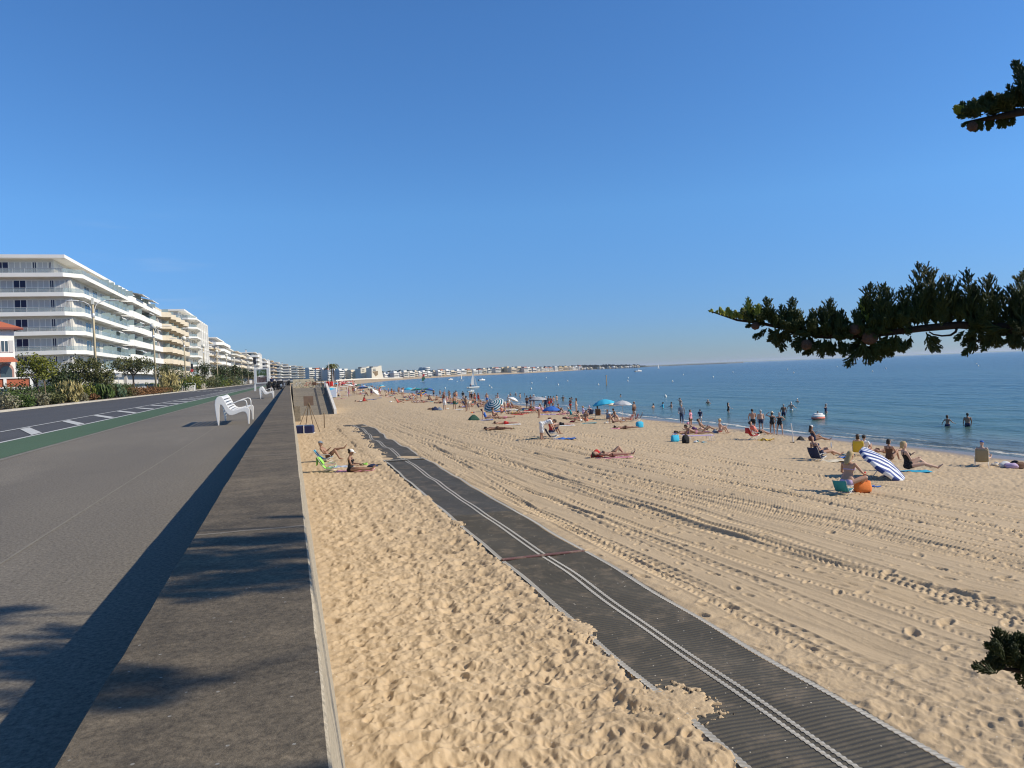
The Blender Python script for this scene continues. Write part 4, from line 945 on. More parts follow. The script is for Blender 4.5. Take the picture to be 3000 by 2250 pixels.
b = MB(); b.box(.40, 5.2, yb, 260, -3.4, -.002); o = b.build('terrace', CONC); tag(o, 'paved concrete terrace above the beach behind the ramp', 'terrace')
b = MB(); b.box(.5, 3.6, 117.6, 118.0, -.002, 1.3); o = b.build('low_wall', mat('stone_wall', (.58, .50, .34), .9, .3, 1.6, bump=.5, dirt=(.35, .28, .18), dscale=1.2)); tag(o, 'low cream stone wall across the head of the ramp with bicycles leaning on it', 'wall')

# ---- litter bin pair, tennis-like frame and striped tent behind the ramp
p = sp(961, 1187); e = empty('bin_holder', p, radians(10), 'blue and yellow recycling sack holder on the sand beside the ramp', 'bin')
b = MB(); b.lathe([(.26, 0), (.3, .9), (.34, 1.5)], (-.35, 0, 0), 12); b.build('blue_sack', mat('blue_sack', (.05, .15, .34), .5, .2, 6), e); b = MB(); b.lathe([(.05, .0), (.2, .6), (.38, 1.5)], (.35, 0, 0), 12); b.build('yellow_sack', mat('yellow_sack', (.78, .60, .05), .5, .15, 6), e)
b = MB(); b.box(-.75, .75, -.03, .03, 1.5, 1.58); b.tube([(0, 0, 0), (0, 0, 1.6)], .04, 8); b.build('frame', DMETAL, e)
p = sp(970, 1164); e = empty('striped_windbreak', p, radians(5), 'blue and white striped canvas cabin standing on the sand right of the ramp', 'cabin')
b = MB(); b.box(-1.1, 1.1, -.8, .8, 0, 2.0); b.build('canvas', TS if False else stripes('cabin_stripes', (.14, .26, .50), (.72, .74, .74), 1/.16, 0), e); b = MB(); b.prism([(-1.15, 2.0), (1.15, 2.0), (.9, 2.25), (-.9, 2.25)], -.85, .85, m=Matrix.Rotation(pi/2, 4, 'X')); b.build('roof', cl('white'), e)
b = MB(); b.box(1.1, 1.35, -.06, .06, 0, 2.15); b.build('post', WHITEP, e)
p = sp(996, 1163); e = empty('goal_frame', p, radians(2), 'white rectangular frame standing on the sand beside the striped cabin', 'frame')
b = MB()
for q in ([(0, 0, 0), (0, 0, 2.3)], [(1.7, 0, 0), (1.7, 0, 2.3)], [(0, 0, 2.25), (1.7, 0, 2.25)]): b.tube(q, .06, 8)
b.build('posts', WHITEP, e)

# ---- nearer bathers, left to right
P_(sp(1790, 1340), 'lie_knee', 'f', IMR+2, [('bikini', 'brown')], ('bun', 'brown'), 'woman lying alone on her back with one knee raised in the open raked sand', 1, fine=True, group=GB)
towel(sp(1800, 1341), IMR+2, 1.7, .6, 'pink', 'pink towel under the woman lying with one knee raised')
bag(sp(1748, 1338), IMR, (.55, .4, .34), 'red', 'red and white beach pillow bag behind the head of the lying woman', 'heap')
P_(sp(1591, 1288), 'bend', 'm', IMR+6, [('tshirt', 'white'), ('knee_shorts', 'white')], ('short', 'brown'), 'man all in white bending forward over his companion', 1, s=1.0, fine=True, group=GB)
beach_chair(sp(1622, 1286), IMR+12, 'navy', 'navy folding chair set low on a blue towel beside the man in white', 60)
P_(sp(1616, 1281), 'sit_knees', 'f', IMR+20, [('top', 'red'), ('knee_shorts', 'navy')], ('bun', 'red'), 'seated woman in a red top and navy shorts under the bending man in white', 2, group=GB, dz=.16)
towel(sp(1652, 1287), IMR, 1.5, .9, 'blue', 'blue and white crumpled towel beside the navy chair', crumple=.05)
towel(sp(1572, 1284), IMR, .9, .5, 'dgreen', 'small dark green towel behind the feet of the man in white')
P_(sp(1640, 1246), 'lie_front', 'm', IMR+3, [('shorts', 'black')], ('short', 'dark'), 'man in black shorts lying face down just beyond the man in white', 0, group=GB)
towel(sp(1648, 1247), IMR+3, 2.0, .9, 'white', 'pale towel under the man in black shorts')
heap(sp(1666, 1246), .4, ['red', 'coral'], 'red clothes at the feet of the man in black shorts')
P_(sp(1578, 1224), 'bend', 'f', 175, [('onepiece', 'lilac')], ('bob', 'brown'), 'woman in a lilac swimsuit bending down with her back to the sea', 1, group=GB)
P_(sp(1700, 1238), 'hunch', 'f', 150, [('briefs', 'white')], ('bun', 'dark'), 'bare-backed dark haired woman sitting among a packed group on the sand', 1, group=GB)
P_(sp(1718, 1237), 'sit_knees', 'm', -140, [('shorts', 'coral')], ('short', 'dark'), 'tanned man sitting hunched with coral shorts beside the bare-backed woman', 2, group=GB)
P_(sp(1684, 1230), 'lie_back', 'm', IMR, [('shorts', 'red')], ('short', 'dark'), 'man in red shorts lying behind the bare-backed woman', 2, group=GB)
heap(sp(1660, 1227), .7, ['black', 'brown', 'pink'], 'dark pile of clothes left of the packed group')
heap(sp(1678, 1237), .6, ['pink', 'red'], 'pink and red cloths left of the bare-backed woman')
towel(sp(1716, 1240), IMR, 2.0, .9, 'teal', 'pale teal towel under the packed group')
towel(sp(1727, 1229), 20, 1.4, .9, 'orange', 'orange towel beside the packed group')
parasol(sp(1771, 1227), 1.15, 2.05, ['cyan'], 'large plain turquoise parasol leaning left on a white pole', tilt=(-8, 3), pole='cream')
parasol(sp(1787, 1219), .72, 1.62, ['cream'], 'small cream parasol half hidden behind the large turquoise one', tilt=(12, 0))
beach_chair(sp(1728, 1222), 100, 'navy', 'navy chair with its back turned, left of the turquoise parasol', 62, hi=.15)
P_(sp(1729, 1221), 'recline', 'f', 60, [('top', 'purple')], ('bun', 'pink') if False else ('cap', 'lilac'), 'person in a lilac cap in the navy chair by the turquoise parasol', 4, group=GB, dz=.3)
beach_chair(sp(1752, 1226), 70, 'brown', 'brown chair in the shade of the turquoise parasol', 66, hi=.2)
P_(sp(1753, 1225), 'recline', 'm', 60, [('shorts', 'dgreen')], ('short', 'brown'), 'broad-backed man in the brown chair under the turquoise parasol', 2, group=GB, dz=.35)
P_(sp(1781, 1231), 'sit_knees', 'f', 20, [('top', 'grey')], ('hat', 'cream'), 'person in a wide cream sun hat sitting beneath the turquoise parasol', 1, group=GB)
P_(sp(1803, 1227), 'hunch', 'm', 150, [('shorts', 'navy')], ('short', 'dark'), 'tanned man sitting hunched between the turquoise and the striped parasol', 2, group=GB)
P_(sp(1797, 1242), 'lean_back', 'f', IMR, [('bikini', 'brown')], ('hat', 'white'), 'woman in a white sun hat leaning back in front of the turquoise parasol', 1, group=GB)
P_(sp(1812, 1236), 'lean_back', 'm', IMR, [('shorts', 'cream')], ('short', 'brown'), 'man leaning back next to the woman in a white sun hat', 1, group=GB)
heap(sp(1776, 1240), .5, ['white', 'cream'], 'white bundle of clothes before the turquoise parasol')
parasol(sp(1825, 1232), .98, 2.02, ['white', 'grey'], 'small grey and white ringed parasol standing upright beside the turquoise one', ring=1, h=.36)
heap(sp(1825, 1234), .6, ['white', 'grey'], 'white cloths at the foot of the ringed parasol')
P_(sp(1858, 1226), 'relaxed', 'h', -65, [('briefs', 'brown')], ('short', 'grey'), 'stout tanned man standing behind the red chair with arms folded', 3, group=GB)
beach_chair(sp(1856, 1236), 165, 'red', 'low red beach chair in front of the stout standing man', 60, hi=.1)
P_(sp(1848, 1233), 'recline', 'f', 165, [('onepiece', 'coral')], ('bob', 'grey'), 'woman reclining with legs to the left beside the red chair', 0, group=GB)
beach_chair(sp(1870, 1233), 160, 'black', 'black chair with a tall back right of the red one', 66, hi=.15)
bag(sp(1874, 1252), 10, (.62, .45, .5), 'cyan', 'round turquoise cool bag with a white mark standing on the sand', 'cooler', 'white')
P_(sp(1830, 1257), 'lie_front', 'f', IMR+2, [('briefs', 'brown')], ('bun', 'dark'), 'tanned woman lying face down beside the turquoise cool bag', 2, group=GB)
towel(sp(1803, 1257), IMR, .7, .5, 'pink', 'folded pink towel under the head of the tanned woman lying face down', crumple=.04)
# central lounger pair
def lounger(loc, ang, label):
    e = empty('sun_lounger', loc, radians(ang), label, 'sun lounger')
    b = MB(); n = 18
    for i in range(n+1):
        x = -1.0+2.0*i/n; z = .34+(.18*max(0, -x-.45)); 
        for y in (-.3, -.1, .1, .3): b.v.append((x, y, z-.02*(abs(y) < .2)))
    for i in range(n):
        for j in range(3): b.f.append((i*4+j, i*4+j+1, (i+1)*4+j+1, (i+1)*4+j)); b.mi.append(0)
    o = b.build('bed', cl('lilac'), e, smooth=True); o.modifiers.new('s', 'SOLIDIFY').thickness = .02
    for x in (-.75, -.6, .6, .75, .9):
        b = MB(); b.tube([(x, -.3, .33), (x+.06, -.28, .0), (x+.06, .28, .0), (x, .3, .33)], .012, 6); b.build('leg', WHITEP, e, smooth=True)
    return e
lounger(sp(2046, 1292), IMR+2, 'low lilac folding lounger on white legs in the middle of the beach')
P_(sp(2037, 1287), 'prone_elbows', 'm', IMR+4, [('briefs', 'pink')], ('short', 'dark'), 'tanned man propped on his elbows on the lilac lounger', 2, fine=True, dz=.34, group=GB)
P_(sp(2012, 1281), 'lie_front', 'f', IMR+4, [('briefs', 'purple')], ('bob', 'dark'), 'dark haired woman lying just behind the man on the lounger', 2, group=GB, dz=.2)
bag(sp(1978, 1294), 12, (.55, .3, .42), 'cyan', 'pale turquoise beach bag at the head of the lilac lounger', 'tote', 'blue')
bag(sp(2009, 1299), 5, (.42, .3, .52), 'black', 'black backpack standing in front of the lilac lounger', 'backpack')
heap(sp(2040, 1296), .4, ['teal', 'white'], 'bottle and cloth in the shade under the lilac lounger')
sandals(sp(2062, 1297), 10, 'cyan', 'turquoise sandals under the lilac lounger')
P_(sp(2040, 1263), 'lie_knee', 'f', 150, [('shorts', 'purple')], ('bun', 'brown'), 'woman lying with pale knees raised behind the lilac lounger', 0, group=GB)
P_(sp(2062, 1262), 'recline', 'm', IMR-4, [('shorts', 'khaki')], ('short', 'brown'), 'tanned man sitting with a red book behind the lilac lounger', 2, group=GB)
towel(sp(2042, 1265), IMR, 1.8, .8, 'purple', 'dark purple towel behind the lilac lounger')
P_(sp(2111, 1270), 'sit_knees', 'f', IMR+6, [('bikini', 'coral')], ('hat', 'straw'), 'woman in a straw hat sitting with bent knees right of the lounger', 0, group=GB, fine=True)
bag(sp(2095, 1269), 0, (.5, .35, .3), 'grey', 'grey blue bundle behind the woman in the straw hat', 'heap')
# walkers on the wet sand
P_(sp(1998, 1240), 'walk', 'm', -120, [('longshirt', 'grey'), ('trousers', 'denim')], ('short', 'grey'), 'man in a grey shirt and jeans walking along the wet sand', 1, group=GB, fine=True)
P_(sp(2024, 1252), 'stand', 'f', -60, [('tshirt', 'pink'), ('shorts', 'brown')], ('bob', 'brown'), 'girl in a pink top standing at the water line with a ball', 1, s=.84, group=GB)
b = MB(); b.ball((0, 0, .13), .13, 14, 9); o = b.build('beach_ball', cl('pink'), None, smooth=True); o.location = sp(2015, 1244); tag(o, 'pale pink ball on the wet sand beside the girl in pink', 'ball')
P_(sp(2052, 1240), 'stand', 'm', 60, [('tshirt', 'navy'), ('shorts', 'white')], ('short', 'dark'), 'child in a navy t-shirt and white shorts facing the sea', 1, s=.74, group=GB)
P_(sp(2207, 1266), 'relaxed', 'm', 58, [('shorts', 'black')], ('short', 'dark'), 'bare-backed man in black shorts looking out to sea with shoes in his hand', 1, group=GB, fine=True)
P_(sp(2230, 1263), 'stand', 'h', 62, [('shorts', 'navy')], [('short', 'grey'), ('cap', 'white')], 'man in a white cap and navy shorts beside the bare-backed man', 0, s=.94, group=GB)
P_(sp(2263, 1271), 'headhold', 'f', 60, [('onepiece', 'black')], [('bob', 'brown'), ('hat', 'cream')], 'woman in a black swimsuit holding her sun hat at the water edge', 1, s=.94, group=GB, fine=True)
P_(sp(2285, 1274), 'hips', 'f', 60, [('onepiece', 'black')], ('bob', 'grey'), 'grey haired woman in a black swimsuit with hands on hips at the water edge', 0, s=.95, group=GB, fine=True)
# red chair, stick, reader
beach_chair(sp(2211, 1290), IMR+8, 'red', 'red high-backed beach chair with a cushion near the water', 62, hi=.16, towel='red')
P_(sp(2217, 1288), 'recline', 'm', IMR+4, [('shorts', 'black'), ('tshirt', 'coral')], ('short', 'dark'), 'man reclining in the red chair with a yellow towel over his legs', 1, group=GB, fine=True, dz=.28)
towel(sp(2242, 1291), IMR, 1.1, .5, 'yellow', 'yellow towel in front of the red chair', crumple=.08)
sandals(sp(2200, 1288), 10, 'teal', 'teal flip flops behind the red chair')
b = MB(); b.tube([(0, 0, -.2), (-.03, 0, .6), (-.12, 0, 1.25)], [.03, .03, .028], 8); o = b.build('pale_stake', WHITEP); o.location = sp(2324, 1296); tag(o, 'thin pale stake stuck upright in the sand left of the reading woman', 'stake')
sandals(sp(2323, 1297), 60, 'black', 'dark shoes at the foot of the pale stake')
P_(sp(2384, 1292), 'sit_bent', 'f', IMR+6, [('onepiece', 'navy')], [('long', 'dark'), ('cap', 'white')], 'long haired woman with a white band sitting back to read by the water', 2, group=GB, fine=True, s=1.08)
bag(sp(2345, 1289), 12, (.5, .35, .26), 'black', 'black and white bag on the sand between the stake and the reading woman', 'heap')
# foreground group on the right
beach_chair(sp(2398, 1350), AWAY-30, 'navy', 'navy folding chair carrying the woman with short dark red hair', 60)
P_(sp(2402, 1346), 'recline', 'f', IMR+14, [('onepiece', 'navy')], ('short', 'red'), 'woman with short dark red hair reading in a navy chair', 1, fine=True, group=GB, dz=.12, s=1.1)
towel(sp(2440, 1352), IMR+6, 1.7, .8, 'cream', 'cream towel under the legs of the woman with dark red hair', crumple=.03)
towel(sp(2476, 1341), 20, .7, .5, 'blue', 'small crumpled blue towel between the navy chair and the orange bag', crumple=.06)
b = MB(); b.box(-.1, .1, -.012, .012, 0, .26); o = b.build('book', cl('white')); o.location = sp(2402, 1346)+V((.62, -.1, .55)); o.rotation_euler = (0, .6, radians(60)); tag(o, 'open white book held by the woman with dark red hair', 'book')
beach_chair(sp(2474, 1447), AWAY-20, 'teal', 'low turquoise patterned chair under the blond woman in the shade', 58, frame=METAL).scale = (.8, .8, .72)
P_(sp(2484, 1444), 'hunch', 'f', AWAY-30, [('bikini', 'lilac')], ('long', 'blond'), 'blond woman in a lilac bikini seen from behind beside the orange bag', 1, fine=True, group=GB, dz=.12, s=1.12)
bag(sp(2527, 1441), IMR+5, (.56, .34, .36), 'orange', 'bright orange beach bag standing beside the blond woman', 'tote', 'orange')
b = MB(); b.tube([(0, 0, .30), (.12, .1, .42), (.3, .2, .62)], [.03, .028, .03], 8); o = b.build('red_bat', cl('red')); o.location = sp(2527, 1441); tag(o, 'red handle sticking up out of the orange beach bag', 'bat')
sandals(sp(2566, 1428), 30, 'blue', 'blue patterned sandals right of the orange bag')
# big striped parasol propped low
def tilted_parasol():
    base = sp(2550, 1400); c = dp(2591, 1353, depth(base)); e = empty('parasol', base, 0, 'blue and white striped parasol propped low on its side between the two blond women', 'parasol', 'parasols on the beach')
    nrm = V((.36, -.44, .70)).normalized(); L = V((.72, -.15, -.66)); L = (L-nrm*L.dot(nrm)).normalized(); X = L.cross(nrm)
    top = c-base; canopy(e, 1.0, .20, ['white'], mt=stripes('blue_white_stripes', (.02, .05, .22), (.72, .74, .76), 1/.27, 0), valance=.15)
    M4 = Matrix((X, L.cross(X)*-1 if False else nrm.cross(X), nrm)).transposed().to_4x4(); M4.translation = top+nrm*.12
    for k in kids(e): k.matrix_basis = M4
    b = MB(); b.tube([V((0, 0, -.05)), top+nrm*.08], .016, 8); b.build('pole', METAL, e, smooth=True)
tilted_parasol()
P_(sp(2662, 1382), 'sit_bent', 'f', IMR-6, [('onepiece', 'black')], ('bob', 'blond'), 'blond woman in a black swimsuit leaning back with legs out, right of the striped parasol', 0, fine=True, group=GB, s=1.18, dz=.12)
towel(sp(2672, 1382), IMR-6, 1.5, .7, 'cyan', 'bright turquoise towel under the blond woman in black')
P_(sp(2607, 1352), 'sit_knees', 'f', 20, [('onepiece', 'brown')], ('bob', 'dark'), 'dark haired woman sitting half hidden behind the striped parasol', 1, group=GB)
P_(sp(2590, 1335), 'lie_back', 'f', IMR+6, [('bikini', 'brown')], ('bob', 'brown'), 'woman lying on her back beyond the striped parasol, her legs to the right', 1, group=GB, dz=.12)
beach_chair(sp(2515, 1336), AWAY, 'olive' if False else 'yellow', 'yellow green chair seen from behind left of the striped parasol', 72, hi=.08)
P_(sp(2516, 1334), 'recline', 'f', AWAY-5, [('top', 'cream')], ('bob', 'brown'), 'brown haired person in the yellow green chair looking at the sea', 0, group=GB, dz=.2)
P_(sp(2534, 1334), 'sit_knees', 'f', AWAY-20, [('tshirt', 'white')], ('bun', 'dark'), 'person in white sitting next to the yellow green chair', 1, group=GB)
heap(sp(2480, 1334), .35, ['brown', 'cream'], 'small brown pouch left of the yellow green chair')
heap(sp(2610, 1395), .7, ['red', 'purple'], 'dark red cloth on the sand under the striped parasol')
beach_chair(sp(2876, 1368), AWAY-4, 'khaki', 'beige chair seen square from behind at the right edge of the beach', 76, hi=.12, frame=WHITEP)
P_(sp(2878, 1366), 'sit_long', 'm', AWAY-20, [('shorts', 'khaki')], ('cap', 'blue'), 'man in a bright blue cap sitting in the beige chair facing the water', 0, group=GB, dz=.24, fine=True, s=.95)
bpy.context.view_layer.update()
heap(sp(2915, 1364), .5, ['white', 'cream'], 'white cloth heap in front of the beige chair')
heap(sp(2965, 1370), .95, ['black', 'white', 'lilac', 'brown'], 'large mixed heap of dark and white clothes at the right edge of the picture')
# middle distance, left part
P_(sp(1303, 1201), 'stand', 'f', 60, [('dress', 'white')], ('long', 'brown'), 'slim woman in a long white dress standing apart on the sand', 0, group=GB)
P_(sp(1332, 1199), 'stand', 'm', 110, [('shorts', 'dgreen')], ('short', 'dark'), 'man in dark green shorts standing on a white towel', 2, group=GB)
towel(sp(1338, 1200), IMR, 1.6, .9, 'white', 'white towel under the man in dark green shorts')
P_(sp(1366, 1205), 'stand', 'f', 165, [('onepiece', 'brown')], ('bun', 'dark'), 'thin tanned woman standing side-on casting a long shadow', 3, group=GB)
P_(sp(1374, 1203), 'bend', 'f', 60, [('bikini', 'cream')], ('bun', 'blond'), 'pale woman bending just right of the thin tanned woman', 4, group=GB)
parasol(sp(1448, 1208)+V((0, 0, 0)), 1.30, 1.35, ['teal', 'white', 'navy'], 'teal, navy and white ringed parasol tipped low towards the promenade', ring=1, tilt=(-35, -30), h=.42)
P_(sp(1427, 1183), 'stand', 'm', -100, [('shorts', 'blue')], ('short', 'dark'), 'man in bright blue shorts facing the promenade', 1, group=GB)
P_(sp(1436, 1186), 'sit_knees', 'm', 0, [('tshirt', 'blue')], ('short', 'dark'), 'child in blue sitting beside the man in bright blue shorts', 1, s=.8, group=GB)
P_(sp(1455, 1185), 'walk', 'm', 165, [('briefs', 'brown')], ('short', 'dark'), 'slim boy walking left near the water', 2, s=.85, group=GB)
P_(sp(1478, 1203), 'bend', 'f', 165, [('bikini', 'cream')], ('bun', 'brown'), 'tanned woman bending over beside the person in a white cap', 1, group=GB)
P_(sp(1491, 1192), 'stand', 'f', 60, [('dress', 'white')], ('cap', 'white'), 'person in a white shirt and white cap behind the ringed teal parasol', 1, group=GB)
parasol(sp(1502, 1193), .9, 1.5, ['white'], 'plain white parasol low on the sand by the person in white', tilt=(25, 0))
P_(sp(1545, 1196), 'stand', 'm', 55, [('shorts', 'navy')], ('short', 'dark'), 'man in navy shorts by the water left of the striped parasol', 3, group=GB)
P_(sp(1555, 1190), 'stand', 'f', 50, [('onepiece', 'navy')], ('bob', 'brown'), 'woman in navy swimsuit next to the man in navy shorts', 2, group=GB)
P_(sp(1565, 1188), 'stand', 'm', 40, [('tshirt', 'white'), ('shorts', 'grey')], ('cap', 'white'), 'man in a white t-shirt and cap next to the woman in navy', 1, group=GB)
parasol(sp(1577, 1203), 1.25, 1.85, ['navy', 'white'], 'dark and white ringed wide parasol behind the woman in lilac', ring=1, h=.36)
parasol(sp(1615, 1214), 1.05, .95, ['blue'], 'plain blue parasol standing very low on the sand', h=.42)
P_(sp(1599, 1201), 'relaxed', 'm', -120, [('longshirt', 'navy'), ('trousers', 'denim')], [('short', 'grey'), ('cap', 'white')], 'person in dark clothes and white cap standing by the water', 1, group=GB)
P_(sp(1608, 1197), 'stand', 'm', 60, [('shorts', 'red')], ('short', 'dark'), 'tanned man in red shorts in a pair beside the person in dark clothes', 3, group=GB)
P_(sp(1615, 1196), 'hips', 'f', 60, [('onepiece', 'red')], ('bun', 'dark'), 'woman in a red swimsuit paired with the man in red shorts', 2, group=GB)
P_(sp(1672, 1206), 'relaxed', 'f', 20, [('bikini', 'red')], ('bun', 'dark'), 'dark tanned woman in a red bikini standing at the water facing her friend', 3, group=GB)
P_(sp(1689, 1208), 'stand', 'f', 140, [('bikini', 'cream')], ('long', 'brown'), 'slender woman in a pale bikini standing at the water with her friend', 1, group=GB)
P_(sp(1478, 1243), 'lie_front', 'm', IMR+2, [('shorts', 'red')], ('short', 'brown'), 'man in red shorts lying face down on a white towel', 1, group=GB)
towel(sp(1490, 1244), IMR+2, 2.0, .85, 'white', 'white towel under the man in red shorts')
P_(sp(1455, 1260), 'lie_front', 'm', IMR+2, [('knee_shorts', 'brown')], ('short', 'dark'), 'man in dark shorts lying on his side nearest the left of the flat sand', 3, group=GB)
heap(sp(1502, 1257), .35, ['olive', 'khaki'], 'small olive clothes pile at the feet of the man in dark shorts')
bag(sp(1388, 1231), 5, (1.0, .6, .5), 'dgreen', 'large dark green beach tent bag at the left end of a sunbathing group', 'heap')
P_(sp(1424, 1230), 'lean_back', 'f', IMR, [('top', 'blue')], ('bun', 'brown'), 'woman in a blue top leaning back beside the dark green bag', 1, group=GB)
towel(sp(1416, 1231), IMR, 1.8, .8, 'blue', 'blue towel beside the dark green bag')
P_(sp(1446, 1227), 'sit_knees', 'f', IMR, [('bikini', 'pink')], ('bun', 'dark'), 'woman in a pink bikini sitting in the middle of the sunbathing group', 2, group=GB)
P_(sp(1476, 1227), 'lie_back', 'm', IMR, [('shorts', 'pink')], ('short', 'brown'), 'man in pink shorts lying on his back at the right of the sunbathing group', 1, group=GB)
P_(sp(1470, 1214), 'sit_knees', 'f', IMR, [('top', 'coral')], ('hat', 'cream'), 'woman in a coral top with cream hat sitting under the ringed teal parasol', 1, group=GB)
P_(sp(1510, 1214), 'lie_knee', 'f', IMR, [('bikini', 'yellow')], ('bun', 'dark'), 'woman in a yellow bikini lying with raised knee on a red towel', 2, group=GB)
towel(sp(1508, 1215), IMR, 2.0, .9, 'red', 'red towel under the woman in a yellow bikini')
P_(sp(1545, 1211), 'lie_back', 'm', IMR, [('shorts', 'cream')], ('short', 'brown'), 'man in cream shorts lying right of the red towel', 0, group=GB)
heap(sp(1385, 1210), .5, ['purple', 'orange'], 'purple and orange clothes on open sand')
heap(sp(1262, 1200), .8, ['black', 'brown'], 'dark rucksack and jacket left of the woman in the white dress')
bag(sp(1275, 1202), 0, (.8, .5, .45), 'navy', 'navy bag among the things left of the woman in the white dress', 'heap'); bag(sp(1288, 1202), 0, (.7, .5, .4), 'grey', 'grey tub bag among the things left of the woman in the white dress', 'heap')
heap(sp(1310, 1199), .5, ['white', 'cream'], 'white cloths between the woman in white and the towel')
parasol(sp(1198, 1163), 1.15, 2.2, ['cyan'], 'bright turquoise parasol far down the beach standing upright', h=.4)
parasol(sp(1236, 1165), 1.2, 1.5, ['blue', 'blue', 'yellow'], 'blue parasol with a yellow rim standing low far down the beach', ring=4, tilt=(-15, -10))
parasol(sp(1118, 1144), 1.1, 2.3, ['cyan'], 'small turquoise parasol farthest along the water line')
parasol(sp(1084, 1152), 1.3, 1.9, ['white', 'teal'], 'pale green and white parasol leaning right in the distant crowd', ring=3, tilt=(20, 0))
parasol(sp(1102, 1160), 1.1, 1.3, ['white'], 'white parasol tipped flat towards the water in the distant crowd', tilt=(50, -20))
P_(sp(1066, 1177), 'hunch', 'f', 30, [('dress', 'red')], ('bun', 'dark'), 'woman in a red dress sitting alone ahead of the crowd', 2, group=GB)
P_(sp(1055, 1177), 'lie_front', 'm', IMR, [('shorts', 'white')], ('short', 'dark'), 'man in white shorts lying beside the woman in the red dress', 0, group=GB)
P_(sp(1022, 1163), 'stand', 'f', 20, [('dress', 'pink')], ('bun', 'red'), 'woman in a pink dress standing behind the white frame', 1, group=GB)
P_(sp(1166, 1181), 'recline', 'f', IMR, [('dress', 'coral')], ('bun', 'dark'), 'woman in a coral dress reclining alone at the front of the crowd', 2, group=GB)
heap(sp(1147, 1178), .7, ['cream', 'white'], 'cream bag left of the reclining woman in coral')
P_(sp(1240, 1180), 'lie_front', 'f', IMR, [('bikini', 'red')], ('bun', 'brown'), 'woman in a red bikini lying left of the dark rucksack', 1, group=GB)
P_(sp(1222, 1181), 'lie_knee', 'f', IMR, [('bikini', 'white')], ('bun', 'blond'), 'pale blond woman lying with a raised knee in the crowd front', 4, group=GB)
P_(sp(1271, 1163), 'stand', 'm', 50, [('shorts', 'navy')], ('short', 'blond'), 'fair man in navy shorts standing at the water behind the crowd', 1, group=GB)
P_(sp(1237, 1158), 'relaxed', 'm', 20, [('shorts', 'olive')], ('short', 'dark'), 'man in olive shorts standing behind the blue parasol', 2, group=GB)
P_(sp(1318, 1173), 'stand', 'f', 50, [('bikini', 'cream')], ('bun', 'brown'), 'woman in a pale bikini standing at the water behind the woman in white', 1, group=GB)
P_(sp(1357, 1172), 'stand', 'm', 60, [('tshirt', 'black'), ('shorts', 'white')], ('short', 'dark'), 'man in a black t-shirt and white shorts at the water', 1, group=GB)
P_(sp(1382, 1178), 'relaxed', 'f', 60, [('tshirt', 'black')], ('bob', 'brown'), 'woman in a black top standing among the group at the water', 1, group=GB)
P_(sp(1392, 1180), 'stand', 'f', 90, [('bikini', 'red')], ('long', 'brown'), 'woman in a red bikini in the standing group at the water', 2, group=GB)
P_(sp(1402, 1181), 'stand', 'f', 30, [('onepiece', 'red')], ('long', 'red'), 'red haired woman in a red swimsuit in the standing group', 2, group=GB)
P_(sp(1390, 1178), 'hips', 'm', 120, [('shorts', 'grey')], ('cap', 'white'), 'man with a white cap and hands on hips in the standing group', 1, group=GB)
P_(sp(1402, 1196), 'lean_back', 'f', IMR, [('onepiece', 'navy')], ('bun', 'dark'), 'woman in navy leaning back in front of the standing group', 1, group=GB)
P_(sp(1348, 1180), 'lie_knee', 'm', 165, [('shorts', 'brown')], ('short', 'dark'), 'man in brown shorts lying near the water behind the woman in white', 2, group=GB)
P_(sp(861, 1200)+V((-.1, 0, 1.55)), 'hunch', 'f', 0, [('shorts', 'cream')], ('short', 'dark'), 'dark haired figure sitting against the sea wall by the ramp', 3, s=.9, group=GB)
b = MB(); b.box(.34, .95, 80, 92.4, -3.4, -1.4); o = b.build('concrete_block', CONC, bevel=.03); tag(o, 'long concrete footing against the sea wall below the ramp, a figure sitting on it', 'block')
# ---- in the water
W = ZSEA
def wade(px, py, sex, ang, wear, hair, label, sink, pose='wade', sk=1, s=1.0):
    q = gp(px, py, W); return P_(q+V((0, 0, -sink)), pose, sex, ang, wear, hair, label, sk, s, GW)
wade(2835, 1249, 'm', 52, [('shorts', 'navy')], ('short', 'dark'), 'broad tanned man standing waist deep, farthest right in the sea', .80, 'stand', 2)
wade(2776, 1248, 'f', 20, [('shorts', 'navy')], ('bob', 'brown'), 'brown haired woman wading waist deep left of the broad man', .86, 'wade', 2, .95)
wade(2420, 1212, 'f', 140, [('top', 'navy')], ('bob', 'grey'), 'bather in a navy top pointing left beyond the inflatable boat', .78, 'point', 1)
wade(2296, 1217, 'm', 60, [('shorts', 'navy')], ('short', 'grey'), 'dark tanned man thigh deep behind the two women in black', .66, 'stand', 3)
wade(2318, 1203, 'm', 30, [('shorts', 'white')], ('bathcap', 'white'), 'pale man with a white bathing cap standing waist deep', .85, 'wade', 0)
wade(2336, 1178, 'f', 30, [], ('bathcap', 'white'), 'swimmer in a white cap with only the head above water', 1.35, 'stand', 0)
wade(2134, 1207, 'f', -20, [('onepiece', 'black')], ('long', 'dark'), 'long haired woman in black standing thigh deep alone', .72, 'wade', 0)
wade(2074, 1183, 'm', 20, [], ('short', 'grey'), 'swimmer with shoulders out of the water right of centre', 1.2, 'wade', 1)
wade(1993, 1183, 'm', 20, [], ('short', 'brown'), 'pale man chest deep holding a hand to his face', 1.0, 'headhold', 0)
wade(1967, 1194, 'm', 170, [], ('short', 'dark'), 'dark haired swimmer reaching towards the person in blue', 1.1, 'wade', 1)
wade(1942, 1194, 'f', 170, [('longshirt', 'cyan')], ('bun', 'dark'), 'child in a turquoise bathing shirt standing chest deep', 1.0, 'wade', 1, .95)
wade(1914, 1195, 'm', 120, [], ('short', 'dark'), 'dark haired swimmer left of the child in turquoise', 1.25, 'wade', 1)
